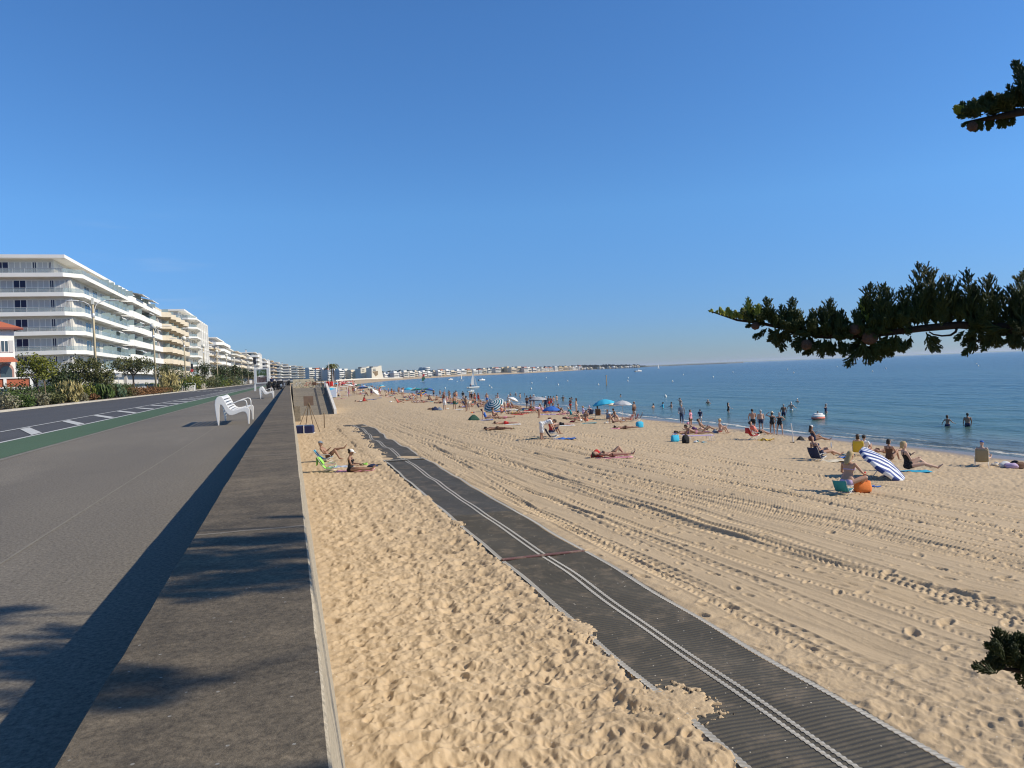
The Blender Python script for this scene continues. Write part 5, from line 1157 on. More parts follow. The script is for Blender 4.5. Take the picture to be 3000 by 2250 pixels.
wade(1818, 1161, 'f', 120, [], ('bun', 'dark'), 'lone dark head of a swimmer beyond the ringed parasol', 1.42, 'stand', 2)
for i, (px, py, sx, sn, sk_, cap) in enumerate([(1511, 1158, 'm', 1.1, 0, 'bathcap'), (1524, 1165, 'm', .85, 1, 0), (1537, 1158, 'f', 1.4, 2, 0), (1495, 1158, 'f', 1.15, 1, 0), (1622, 1175, 'f', .9, 1, 0), (1631, 1173, 'm', .8, 0, 0), (1650, 1173, 'm', .9, 2, 0), (1675, 1169, 'f', 1.4, 1, 0), (1590, 1176, 'f', .9, 0, 0), (1562, 1168, 'm', 1.0, 1, 'bathcap')]):
    wade(px, py, sx, rnd.uniform(0, 360), [], ('bathcap', 'white') if cap else ('short', 'dark'), ['bather in a white cap first of a scattered row in the sea', 'man waist deep showing a broad bare back', 'dark head of a swimmer right of the man with a broad back', 'bather with wet dark hair at the left end of the row', 'bare shouldered bather left of a standing pair in the sea', 'pale man of the standing pair in the sea', 'tanned bather waist deep left of the couple at the water edge', 'head of a swimmer just above the couple at the water edge', 'pale bather waist deep behind the low blue parasol', 'bather in a white cap behind the wide ringed parasol'][i], sn, 'wade', sk_)
# inflatable boat with a child
q = gp(2397, 1227, W); e = empty('inflatable_boat', q, radians(20), 'small white and pink inflatable boat with a child aboard', 'inflatable')
for z, r1, nm, c in ((.10, .52, 'lower_tube', 'coral'), (.27, .50, 'upper_tube', 'white'), (.45, .34, 'seat_ring', 'white')):
    b = MB(); b.tube([((r1*1.35)*cos(a), r1*.85*sin(a), z) for a in np.linspace(0, 2*pi, 28, endpoint=False)], .12 if z < .4 else .10, 10, closed=True); b.build(nm, cl(c), e, smooth=True)
b = MB(); b.ball((-.62, .1, .12), (.16, .12, .14), 10, 7); b.build('motor', cl('navy'), e, smooth=True)
P_(q+V((0, 0, .05)), 'sit_knees', 'm', 20, [('tshirt', 'white')], ('short', 'dark'), 'dark haired child sitting in the inflatable boat', 1, .62, GW)
# ---- boats, buoys, beacon
def sail(e, name, pts, m):
    b = MB(); n = len(pts); b.add(pts, [tuple(range(n))]); o = b.build(name, m, e); o.modifiers.new('s', 'SOLIDIFY').thickness = .03
def catamaran(px, py, s, ang, label, sc):
    q = gp(px, py, W); e = empty('sailing_boat', q, radians(ang), label, 'sailing boat', 'sailing boats', s)
    for y in (-1.1, 1.1):
        b = MB(); n = 12
        for i in range(n+1):
            t = i/n; x = -2.6+5.2*t; w = .22*(sin(pi*min(1, t*.85+.12)))**.6; z0 = .02+.25*max(0, t-.8)
            b.v += [(x, y-w, .62), (x, y-w*.6, z0), (x, y+w*.6, z0), (x, y+w, .62)]
        for i in range(n):
            for j in range(3): b.f.append((i*4+j, i*4+j+1, i*4+j+5, i*4+j+4)); b.mi.append(0)
            b.f.append((i*4+3, i*4, i*4+4, i*4+7)); b.mi.append(0)
        b.build('hull', WHITEP, e, smooth=True)
    b = MB(); b.box(-1.5, 1.0, -1.1, 1.1, .55, .62); b.build('trampoline', DMETAL, e)
    b = MB(); b.tube([(.7, 0, .6), (.55, 0, 8.3)], .06, 8); b.build('mast', METAL, e)
    sail(e, 'mainsail', [(.6, .02, 1.4), (.5, .02, 8.2), (0, .15, 6.4), (-.7, .25, 3.6), (-1.0, .25, 1.3)], cl(sc)); sail(e, 'jib', [(2.2, 0, .9), (.75, 0, 6.0), (1.5, .2, 1.2)], cl('white'))
    return q, e
q, e = catamaran(1386, 1137, .85, 10, 'white catamaran with tall narrow white sails off the middle of the beach', 'white')
P_(q+V((-1.1, -.4, .55)), 'hunch', 'm', 60, [('longshirt', 'navy')], ('cap', 'red'), 'sailor in dark clothes on the stern of the catamaran', 1, 1.0, GW)
catamaran(1353, 1115, .85, 70, 'small pale yellow sailed boat left of and beyond the catamaran', 'cream')
catamaran(1929, 1079, 1.1, 40, 'tiny white sail far out before the end of the headland', 'white')
catamaran(1858, 1081, 2.0, 0, 'tiny sail left of the headland sail', 'white') if False else None
def motorboat(px, py, s, ang, label, col='white'):
    q = gp(px, py, W); e = empty('motor_boat', q, radians(ang), label, 'motor boat', 'motor boats', s); b = MB(); n = 12
    for i in range(n+1):
        t = i/n; x = -3+6*t; w = 1.05*min(1, (1-t)*2.4)**.6+.02; z0 = -.1+.3*max(0, t-.6)
        b.v += [(x, -w, .75+.3*t), (x, -w*.7, z0), (x, w*.7, z0), (x, w, .75+.3*t)]
    for i in range(n):
        for j in range(3): b.f.append((i*4+j, i*4+j+1, i*4+j+5, i*4+j+4)); b.mi.append(0)
        b.f.append((i*4+3, i*4, i*4+4, i*4+7)); b.mi.append(0)
    b.build('hull', cl(col), e, smooth=True); b = MB(); b.prism([(-.6, .8), (1.0, .8), (.5, 1.6), (-.5, 1.7)], -.7, .7, m=Matrix.Rotation(pi/2, 4, 'X')); b.build('cabin', WHITEP, e)
    b = MB(); b.box(-3.2, -2.9, -.15, .15, .2, 1.1); b.build('outboard_motor', DMETAL, e)
motorboat(2498, 1067, 1.1, 175, 'dark hulled motor boat under the end of the cypress branch', 'navy')
motorboat(2541, 1067, .9, 170, 'low dark boat right of the dark hulled motor boat', 'navy')
motorboat(2513, 1053, 1.6, 175, 'white motor boat farther out under the cypress branch'); motorboat(2846, 1034, 2.4, 170, 'distant white motor boat near the horizon on the right')
motorboat(1412, 1115, .9, 20, 'white motor boat right of and beyond the catamaran'); motorboat(1320, 1113, .9, 20, 'white motor boat left of the pale yellow sail'); motorboat(1870, 1089, 1.3, 5, 'white motor boat halfway out before the headland')
motorboat(1380, 1148, .35, 10, 'small white tender floating in front of the catamaran')
BU = [(1304, 1138), (1434, 1131), (1440, 1137), (1556, 1140), (1558, 1123), (1635, 1128), (1663, 1117), (1753, 1128), (1839, 1117), (1840, 1108), (1970, 1118), (2089, 1105), (2147, 1091), (1600, 1107), (2002, 1099), (2325, 1093), (2147, 1091), (2556, 1089), (2595, 1080), (2475, 1070), (2866, 1073), (2861, 1067), (2307, 1083), (2452, 1075), (1950, 1163), (1339, 1119)]
b = MB(); b.lathe([(0, -.2), (.28, -.05), (.33, .15), (.26, .34), (.10, .46), (.09, .62), (0, .68)], n=14); bm0 = None
for i, (px, py) in enumerate(BU):
    q = gp(px, py, W); sc_ = .62+depth(q)/1200
    if bm0 is None: o = b.build('buoy', mat('buoy_white', (.8, .78, .7), .5), None, smooth=True); bm0 = o
    else: o = bm0.copy(); COL.objects.link(o)
    o.location = q; o.scale = (sc_, sc_, sc_); tag(o, 'white conical mooring buoy floating in the bay', 'buoy', 'white buoys marking the bathing area')
q = gp(1777, 1128, W); b = MB(); b.tube([(0, 0, -1), (0, 0, 3.6)], .16, 8); b.tube([(0, 0, 3.5), (0, 0, 3.75)], [.3, .26], 8); o = b.build('beacon_post', mat('beacon_paint', (.62, .40, .22), .7)); s_ = depth(q)*28/2250/3.7; o.location = q; o.scale = (1, 1, s_); tag(o, 'tall orange brown beacon post standing in the bay', 'post')
q = gp(1236, 1118, W); e = empty('kite_sail', q, 0, 'red and green windsurf sail near the far beach', 'windsurfer')
b = MB(); b.box(-1.6, 1.6, -.3, .3, 0, .15); b.build('board', WHITEP, e); sail(e, 'sail', [(0, 0, .3), (0, 0, 3), (2.0, 0, 4.8), (3, 0, 2.5), (1.5, 0, .6)], cl('green')); sail(e, 'upper_sail', [(0.1, 0.05, 3), (1.2, .05, 6.5), (3.2, .05, 6.0), (2.2, .05, 4.6)], cl('red'))
# ---- distant crowd
CPOS = [('stand', 'f'), ('stand', 'm'), ('relaxed', 'm'), ('walk', 'm'), ('walk', 'f'), ('sit_knees', 'f'), ('sit_knees', 'm'), ('lie_back', 'm'), ('lie_front', 'f'), ('lean_back', 'f'), ('hunch', 'm'), ('recline', 'f')]
wc = ['navy', 'red', 'pink', 'white', 'coral', 'blue', 'black', 'orange', 'lilac', 'teal', 'brown', 'purple']
rc = random.Random(11)
def clear_of(q):
    return True
nC = 0
PLACED = [o.matrix_world.translation.copy() for o in COL.objects if o.parent is None and o.name.startswith(('person', 'parasol', 'beach_chair', 'clothes', 'towel'))]
while nC < 190:
    y = (130+rc.random()**1.5*330) if nC < 150 else rc.uniform(78, 150); x = shore(y)+(rc.uniform(7, 37) if nC < 150 else rc.uniform(23+(y < 95)*6, 33))
    if any((V((x, y))-q.to_2d()).length < (2.1 if y < 160 else .9) for q in PLACED): continue
    PLACED.append(V((x, y, 0)))
    if y < 175 and x < 20: continue
    po, sx = rc.choice((CPOS if x-shore(y) < 34 else CPOS[:5]) if nC < 150 else CPOS[5:]); g = rc.choice(['briefs', 'shorts', 'onepiece', 'bikini', 'tshirt'] if sx == 'f' else ['shorts', 'shorts', 'briefs', 'tshirt'])
    far = y > 230; posn = {True: 'standing', False: 'resting'}[po in ('stand', 'relaxed', 'walk')]
    P_(V((x, y, bz(x, y))), po, sx, rc.uniform(0, 360) if posn == 'standing' else IMR+rc.uniform(-25, 25), [(g, rc.choice(wc))], ('short' if sx == 'm' else 'bun', rc.choice(['dark', 'brown', 'blond', 'grey'])), 'small %s bather in the packed crowd farther down the beach' % posn, rc.choice([0, 1, 1, 2, 2, 3]), 1.0, 'distant %s bathers' % posn); nC += 1
for i in range(26):
    y = 150+rc.random()*320; x = shore(y)+rc.uniform(6, 30); c = rc.choice(['white', 'teal', 'yellow', 'green', 'white', 'cream', 'red', 'blue', 'cyan'])
    e = empty('parasol', (x, y, bz(x, y)), 0, 'small %s parasol in the distant crowd' % c, 'parasol', 'distant %s parasols' % c)
    b = MB(); K = 10; r = rc.uniform(1.0, 1.4); vs = [(0, 0, 2.3)]+[(r*cos(2*pi*j/K), r*sin(2*pi*j/K), 1.85) for j in range(K)]; b.add(vs, [(0, 1+j, 1+(j+1) % K) for j in range(K)]); b.build('canopy', cl(c), e); b = MB(); b.tube([(0, 0, 0), (0, 0, 2.3)], .03, 5); b.build('pole', METAL, e)
    e.rotation_euler = (rc.uniform(-.2, .2), rc.uniform(-.2, .2), 0)
for i in range(80):
    y = (135+rc.random()**1.3*250) if i < 46 else rc.uniform(80, 135); x = shore(y)+(rc.uniform(8, 32) if i < 46 else rc.uniform(23, 33)); c = rc.choice(wc)
    towel((x, y, bz(x, y)+.01), IMR+rc.uniform(-20, 20), 1.9, 1.0, c, 'small %s towel in the distant crowd' % c, group='distant %s towels' % c, crumple=.05)
# ================================================================ TOWN
def face_mat(name, c, dirt=.35): return mat(name, c, .85, .06, .6, dirt=tuple(q*.72 for q in c), dscale=.5, damt=dirt)
WH = face_mat('white_render_wall', (.70, .675, .60)); CRM = face_mat('cream_render_wall', (.66, .58, .44)); YEL = face_mat('pale_yellow_wall', (.66, .52, .32)); GRW = face_mat('grey_render_wall', (.56, .545, .52)); BRW = face_mat('bright_white_wall', (.80, .79, .74), .2)
SHUT = mat('pale_shutter', (.50, .50, .49), .7, .05, 2); NAVY = mat('dark_blue_panel', (.010, .014, .06), .35, .2, 1); PANE = mat('window_glass', (.05, .075, .09), .12, .4, .35, spec=.8)
FROST = mat('frosted_glass', (.36, .46, .46), .35, .08, 1, spec=.6); RGLASS = mat('railing_glass', (.30, .38, .39), .15, .2, .5, spec=.7, alpha=.42); RAILM = mat('railing_metal', (.55, .56, .56), .4, .1, 3)
TILE = mat('terracotta_tiles', (.42, .12, .06), .8, .3, 9, bump=.5, bscale=12); AWN = mat('white_awning', (.72, .72, .70), .8, .05, 2)
def lline(e, name, pts, z0, z1, th, m):
    """upright band following an L shaped plan line"""
    b = MB()
    for (x0, y0), (x1, y1) in zip(pts, pts[1:]):
        d = V((x1-x0, y1-y0, 0)).normalized(); n = V((d.y, -d.x, 0))*th
        b.add([(x0, y0, z0), (x1, y1, z0), (x1-n.x, y1-n.y, z0), (x0-n.x, y0-n.y, z0), (x0, y0, z1), (x1, y1, z1), (x1-n.x, y1-n.y, z1), (x0-n.x, y0-n.y, z1)], [(3, 2, 1, 0), (4, 5, 6, 7), (0, 1, 5, 4), (1, 2, 6, 5), (2, 3, 7, 6), (3, 0, 4, 7)])
    return b.build(name, m, e)
WMESH = {}
def window(e, x, y, z, w, h, side, kind='glass'):
    """one window: frame with pane (or closed shutter) standing just proud of the wall"""
    k = (round(w, 2), round(h, 2), kind)
    if k not in WMESH:
        b = MB(); t = .07
        for q in ((-w/2, -w/2+t, 0, h), (w/2-t, w/2, 0, h), (-w/2+t, w/2-t, 0, t), (-w/2+t, w/2-t, h-t, h), (-t/2, t/2, t, h-t)): b.box(-.02, .06, q[0], q[1], q[2], q[3])
        me = bpy.data.meshes.new('window'); me.from_pydata(b.v, [], b.f); me.materials.append(BRW)
        b = MB(); b.box(0, .03, -w/2+t, w/2-t, t, h-t); m2 = bpy.data.meshes.new('pane'); m2.from_pydata(b.v, [], b.f); m2.materials.append({'glass': PANE, 'shutter': SHUT, 'navy': NAVY}[kind]); WMESH[k] = (me, m2)
    me, m2 = WMESH[k]; o = bpy.data.objects.new('window', me); COL.objects.link(o); o.parent = e; o.location = (x, y, z); o.rotation_euler = (0, 0, 0 if side == 'E' else -pi/2)
    p = bpy.data.objects.new('shutter' if kind == 'shutter' else 'pane', m2); COL.objects.link(p); p.parent = o
def apartment(x, y0, y1, dep, levels, top, label, wall=WH, band=BRW, bal=1.5, railing='solid', win=True, spacing=5.5, south=None, extras=(), rot=0.0, far=False, setback=2.5, curved=0.0, group='seafront apartment blocks', base=0.0, chim=0):
    """block whose main face looks to +x (the sea) and end face to -y. levels: heights of the balcony slab undersides"""
    e = empty('apartment_block', (x, y0, base), rot, label, 'apartment building', group); L = y1-y0; X0 = -bal
    b = MB(); b.box(-dep, X0, bal*.9, L-.05, -.5, levels[-1]+.35); b.build('wall', wall, e)
    b = MB(); b.box(-dep+1, X0-setback, setback, L-setback*.5, levels[-1]+.35, top-.5); b.build('top_storey', wall, e)
    b = MB(); b.box(-dep, X0-setback+1.9, setback-1.9+.4, L-1, top-.5, top); b.build('roof', band, e)
    for k in range(chim):
        b = MB(); cy = L*(.1+.8*k/max(1, chim)); b.box(-dep*.45, -dep*.45+1.0, cy, cy+1.6, top, top+1.5); c = b.build('chimney', wall, e); b = MB(); b.box(-dep*.45-.1, -dep*.45+1.1, cy-.1, cy+1.7, top+1.75, top+1.85); b.box(-dep*.45+.2, -dep*.45+.8, cy+.2, cy+1.4, top+1.5, top+1.75); b.build('cap', DMETAL, c)
    for i, z in enumerate(levels):
        n = 1 if not curved else 14; pts = []
        for k in range(n+1):
            t = k/n; bulge = curved*abs(sin(t*pi*max(1, round(L/9))))
            pts.append((0+bulge, .0+L*t if k else (2.2 if not far else .8)))
        pl = [(-dep+.3, 0), (-(2.2 if not far else .8), 0)]+pts; ins = [(a-.03, c+.03) for a, c in pl]
        b = MB(); poly = ins+[(X0-.3, L+.03), (X0-.3, bal+.4), (-dep+.3, bal+.4)]
        b.prism(poly, z, z+.28); b.build('balcony_slab', band, e)
        lline(e, 'parapet', [(px_, py_) for px_, py_ in pl], z-.05, z+(.55 if railing == 'glass' else 1.15 if railing == 'solid' else .45), .14, band)
        if railing == 'glass' or railing == 'mixed':
            o = lline(e, 'glass_railing', [(a-.06, c+.05) for a, c in pl[:3] if True] if railing == 'mixed' else [(a-.06, c+.05) for a, c in pl], z+(.45 if railing == 'mixed' else .55), z+1.2, .03, RGLASS)
        zt = levels[i+1] if i+1 < len(levels) else top-.5; h = min(2.2, zt-z-.45)
        xw = X0+.0 if i < len(levels)-1 else X0-setback; yw = bal*.9 if i < len(levels)-1 else setback
        if far:
            b = MB(); b.box(xw-.1, xw+.05, yw+1, L-1, z+.4, z+.3+h); b.box(-dep+2, xw-1, yw-.05, yw+.1, z+.4, z+.3+h); b.build('window_band', PANE if i % 2 else SHUT, e)
        elif win:
            nW = int((L-3)/spacing)
            for k in range(nW): window(e, xw+.02, yw+2+spacing*(k+.3), z+.3, spacing*.62, h, 'E', 'glass' if (k*7+i*3) % 3 else 'shutter')
            for (sx, sw, kd) in (south or [(-4, 2.4, 'shutter'), (-8, 2.4, 'glass')]): window(e, sx-(0 if i < len(levels)-1 else setback), yw-.02, z+.3, sw, h, 'S', kd)
    for f in extras: f(e)
    return e
def dividers(e, levels, ys, h=1.9, dep=1.5):
    for z in levels:
        for y in ys:
            b = MB(); b.box(-dep, .02, y-.03, y+.03, z+.28, z+.28+h); b.build('glass_divider', FROST, e)
def awnings(e, lst):
    for y, w, z, d in lst:
        b = MB(); b.add([(-1.45, y, z+2.5), (-1.45, y+w, z+2.5), (-1.45+d, y+w, z+1.9), (-1.45+d, y, z+1.9), (-1.45+d, y+w, z+1.75), (-1.45+d, y, z+1.75)], [(0, 1, 2, 3), (3, 2, 4, 5)]); b.build('awning', AWN, e)
def rails(e, levels, x0, x1, y):
    for z in levels:
        b = MB()
        for zz in (.72, .85, .98): b.tube([(x0, y, z+zz), (x1, y, z+zz)], .012, 4)
        b.tube([(x0, y, z+1.2), (x1, y, z+1.2)], .03, 6)
        k = x0
        while k < x1: b.tube([(k, y, z+.5), (k, y, z+1.2)], .018, 4); k += 1.6
        b.build('metal_railing', RAILM, e)
LV = [3.8, 6.5, 9.4, 12.3, 15.2, 18.1]
southA = [(-1.95, .4, 'navy'), (-2.95, 1.35, 'shutter'), (-4.05, .6, 'navy'), (-5.15, 1.5, 'shutter'), (-6.7, 1.5, 'shutter'), (-8.3, 1.65, 'navy'), (-10.0, 1.6, 'shutter'), (-11.8, 1.9, 'shutter'), (-14.4, 3, 'shutter')]
bA = apartment(-29.6, 129, 166, 26, LV, 21.5, 'large white apartment block with navy panels and sweeping balconies at the left edge', railing='glass', south=southA, chim=0, extras=(
    lambda e: rails(e, LV, -20, -2.2, .02), lambda e: dividers(e, LV, (20, 24, 27.5, 31, 34.5), 1.7), lambda e: awnings(e, [(24, 4, 9.4, 1.9), (25, 5, 6.5, 2.2), (29, 4, 12.3, 1.6)])))
b = MB(); b.box(-17.2, -15.4, 7, 9.4, 21.5, 23.2); c = b.build('chimney', WH, bA); b = MB(); b.box(-17.4, -15.2, 6.8, 9.6, 23.75, 23.9); b.box(-16.9, -15.7, 7.3, 9.1, 23.2, 23.75); b.build('cap', DMETAL, c)
b = MB(); b.box(-22.2, -20.4, 7, 9.4, 21.5, 22.8); c = b.build('chimney', WH, bA); b = MB(); b.box(-22.4, -20.2, 6.8, 9.6, 23.2, 23.35); b.box(-21.9, -20.7, 7.3, 9.1, 22.8, 23.2); b.build('cap', DMETAL, c)
bA2 = apartment(-29.4, 166.2, 205, 24, LV, 21.3, 'white apartment block with solid parapets and awnings, second along the front', railing='solid', wall=GRW, extras=(
    lambda e: dividers(e, LV, (3, 12, 21, 30), 2.0), lambda e: awnings(e, [(4, 5, 12.3, 2.4), (8, 5, 6.5, 2.0), (16, 6, 15.2, 2.4), (20, 5, 9.4, 2.2), (28, 5, 12.3, 2), (6, 8, 18.1, 2.8), (18, 8, 18.1, 2.8)])))
bA3 = apartment(-29.0, 205.2, 248, 24, [q+.1 for q in LV], 20.8, 'cream apartment block with rounded yellow balconies, third along the front', wall=GRW, band=CRM, railing='solid', curved=1.3, extras=(lambda e: dividers(e, LV, (8, 17, 26, 35), 2.2),))
bB = apartment(-26.6, 252, 288, 22, [3.7, 6.6, 9.5, 12.4, 15.3, 18.2, 21.0], 24.2, 'tall bright white apartment block with blue glass balconies and a window grid', wall=BRW, band=BRW, railing='mixed', bal=2.6, spacing=6, extras=(lambda e: [MB().box(-1.2, .4, y, y+1.3, -.3, 21.2).build('pier', BRW, e) for y in (13, 19, 25, 31)],))
def fy(px, X):          # y along the front where a face at x = X meets picture column px
    a = (px-1500-.04*40)/F; return X*(cos(YAW)-a*sin(YAW))/(a*cos(YAW)+sin(YAW))
fr = random.Random(5)
seq = [(292, 322, -29, 19.5, 'white apartment block with roof garden right behind the tall window-grid block', WH, .9, 1), (326, 352, -28.5, 18.5, 'cream apartment block with round corner bays, partly hidden by lamp posts', CRM, 1.2, 2),
       (356, 398, -27.5, 21.5, 'white stepped apartment block with four chimneys on its flat roof', BRW, 1.0, 4), (404, 440, -26, 19.5, 'white block with curved balconies right of the four chimneys', WH, 1.6, 0),
       (446, 486, -24.5, 20, 'pinkish white block with sloping terraces above the white info panel', CRM, .8, 1), (494, 540, -22, 20.5, 'pale block with deep shaded balconies behind the info panel', WH, .6, 1),
       (548, 600, -19, 21.5, 'grey block with tall thin white piers and a chimney stack', GRW, 0, 1), (612, 668, -15, 20.5, 'white block with pier framed balconies above the strolling man', BRW, 0, 0),
       (680, 726, -10.5, 20.0, 'narrow pale yellow block in the far row', YEL, .4, 0), (738, 830, -6, 20.5, 'long white and turquoise balcony block above the parked bicycles', BRW, .5, 0),
       (842, 930, 2, 20, 'white terraced block right of the long turquoise one', WH, .5, 1), (944, 1010, 11, 19.5, 'white block with narrow columns at the end of the near row', BRW, .3, 0), (1025, 1090, 20, 19, 'last white block of the near row above the ramp parapet', CRM, .2, 0)]
for y0, y1, X, tp_, lab, wm, cv, ch in seq:
    lv = [3.6+2.85*k for k in range(int((tp_-3.6)/2.85))]
    far = y0 > 400; tp2 = lv[-1]+3.4
    e = apartment(X, y0, y1, 20, lv, tp2, lab, wall=GRW if wm is not GRW else wm, band=wm if wm is not GRW else BRW, far=far, curved=cv, chim=ch, railing=fr.choice(['solid', 'solid', 'none', 'mixed']), spacing=6)
    if wm is GRW or 'pier' in lab:
        for y in np.arange(4, y1-y0-3, 7): MB().box(-.6, .5, y, y+1.0, -.3, tp2-.6).build('pier', BRW, e)
# villa at the left edge
def villa():
    e = empty('villa', (-33.5, 112, 0), radians(35), 'white villa with red tiled roofs and an arched window at the left edge', 'house')
    b = MB(); b.box(-12, 0, 0, 12, -.3, 9.3); b.build('wall', BRW, e)
    b = MB(); b.add([(.7, -.8, 9.3), (.7, 12.8, 9.3), (-12.7, 12.8, 9.3), (-12.7, -.8, 9.3), (-6, 6, 12.6)], [(0, 1, 4), (1, 2, 4), (2, 3, 4), (3, 0, 4), (3, 2, 1, 0)]); b.build('roof', TILE, e)
    b = MB(); b.add([(-.2, -.05, 5.6), (-12, -.05, 5.6), (-12, -1.8, 4.9), (-.2, -1.8, 4.9), (-.2, -.05, 5.4), (-.2, -1.8, 4.7)], [(0, 1, 2, 3), (0, 3, 5, 4)]); b.build('porch_roof', TILE, e)
    b = MB(); b.box(-12.9, .8, -.9, -.6, 9.05, 9.3); b.box(.6, .8, -.6, 12.8, 9.05, 9.3); b.build('eaves', mat('red_brown_trim', (.22, .06, .045), .7), e)
    for x in (-1.15, -4.6): window(e, x, -.03, 6.2, .9, 1.5, 'S', 'glass'); b = MB(); b.box(x-.98, x-.5, -.09, -.02, 6.2, 7.7); b.build('shutter', SHUT, e); b = MB(); b.box(x+.5, x+.98, -.09, -.02, 6.2, 7.7); b.build('shutter', SHUT, e)
    b = MB(); poly = [(-.9, 0), (.9, 0), (.9, 1.5)]+[(.9*cos(t), 1.5+.9*sin(t)) for t in np.linspace(.2, pi-.2, 9)]+[(-.9, 1.5)]; b.prism(poly, 0, .07, m=Matrix.Translation((-1.1, .02, 2.4)) @ Matrix.Rotation(pi/2, 4, 'X')); b.build('arched_window', mat('pink_brick_arch', (.40, .24, .2), .8), e)
    b = MB(); poly = [(-.65, 0), (.65, 0), (.65, 1.4)]+[(.65*cos(t), 1.4+.65*sin(t)) for t in np.linspace(.2, pi-.2, 9)]+[(-.65, 1.4)]; b.prism(poly, .075, .1, m=Matrix.Translation((-1.1, .0, 2.4)) @ Matrix.Rotation(pi/2, 4, 'X')); b.build('pane', PANE, e)
    e = empty('garden_wall', (-30.0, 106, 0), radians(25), 'white garden wall with terracotta insets in front of the villa', 'wall'); b = MB(); b.box(-14, .0, -.3, 0, -.1, 1.75); b.box(-14, 0, -.35, .05, 2.75, 2.9)
    for x in (-14, -10.6, -9.7, -7.3, -6.3, -4.0, -3.0, -.3): b.box(x, x+.32, -.32, .02, 1.75, 2.75)
    b.build('wall', BRW, e)
    for x0, x1 in ((-10.3, -9.7), (-9.4, -7.3), (-7, -6.3), (-6, -4), (-3.7, -3.0), (-2.7, -.3)): b = MB(); b.box(x0, x1, -.2, -.1, 1.75, 2.75); b.build('terracotta_inset', TILE, e)
villa()

# ---- far town round the bay
def block_at(px0, px1, ytop, ybase, zc, m, label, name='apartment_block', roof=None, nfl=None, group='white buildings round the far bay'):
    p = dp((px0+px1)/2, ybase, zc); w = (px1-px0)*zc/F; h = max(4, (ybase-ytop)*zc/F); z0 = p.z; ang = -atan2(p.x, p.y)+.62
    e = empty(name, (p.x, p.y, z0), ang, label, 'building', group); dpt = 14
    b = MB(); b.box(-w/2, w/2, 0, dpt, -6, h); b.build('wall', GRW if m is BRW else m, e); nf = nfl or max(2, int(h/3.0)); 
    for k in range(1, nf+1):
        z = h*k/nf; b = MB(); b.box(-w/2-.2, w/2+.5, -1.5, 0, z-1.25, z-.05); b.build('balcony', m, e)
        if k > 0: b = MB(); b.box(-w/2+1, w/2-1, -.12, .0, z-h/nf+.0, z-1.3) if h/nf > 1.8 else b.box(-w/2+1, w/2-1, -.1, 0, z-2.2, z-1.4); b.build('window_band', PANE if (k+int(px0)) % 3 else SHUT, e)
    b = MB(); b.box(-w/2+w*.15, w/2-w*.2, 2, dpt-2, h, h+2.2); b.build('roof', roof or m, e)
    return e
ms = [BRW, BRW, WH, CRM, BRW, YEL]
def row(pxa, pxb, f_top, f_base, f_z, wmin, wmax, lab):
    px = pxa; i = 0; kinds = ['white', 'bright white', 'cream', 'pale', 'tall white', 'low white']
    while px < pxb:
        w = fr.uniform(wmin, wmax); t = f_top(px)+fr.uniform(-2.2, 2.5); b_ = f_base(px)
        block_at(px, px+w, t, b_, f_z(px)+fr.uniform(-20, 40), fr.choice(ms), lab % (kinds[i % 6]), roof=fr.choice([None, None, TILE])); px += w+fr.uniform(-.5, 2.5); i += 1
lin = lambda *p: (lambda x: float(np.interp(x, [q[0] for q in p], [q[1] for q in p])))
row(905, 1060, lin((905, 1083), (960, 1084), (1060, 1089)), lin((905, 1112), (1060, 1107)), lin((905, 1150), (1060, 1120)), 11, 22, '%s seafront block between the near row and the curved white towers')
row(1126, 1290, lin((1126, 1094), (1180, 1090), (1290, 1089)), lin((1126, 1110), (1290, 1102.5)), lin((1126, 1130), (1290, 1420)), 9, 17, '%s block on the far shore right of the curved white towers')
row(1290, 1450, lin((1290, 1086.5), (1400, 1083), (1450, 1079)), lin((1290, 1102), (1450, 1097)), lin((1290, 1450), (1450, 1640)), 9, 18, '%s block on the far shore behind the sailing boats')
row(1450, 1540, lin((1450, 1078), (1540, 1077.5)), lin((1450, 1097), (1540, 1093)), lin((1450, 1640), (1540, 1700)), 11, 20, '%s tall block in the dense far shore group')
row(1545, 1700, lin((1545, 1078), (1700, 1074.5)), lin((1545, 1092), (1700, 1084)), lin((1545, 1800), (1700, 2600)), 8, 15, '%s block on the far shore right of the dense group')
for px in (1705, 1712, 1720, 1730, 1756, 1765, 1785, 1797, 1805, 1819, 1832, 1838, 1846, 1853, 1860, 1866): block_at(px, px+fr.uniform(4, 9), float(np.interp(px, [1700, 1870], [1078, 1071.5]))+fr.uniform(0, 2), float(np.interp(px, [1700, 1870], [1084, 1076.3])), 2550, fr.choice([BRW, CRM]), 'small white house among dark trees towards the headland', 'house', group='houses on the headland', nfl=2)
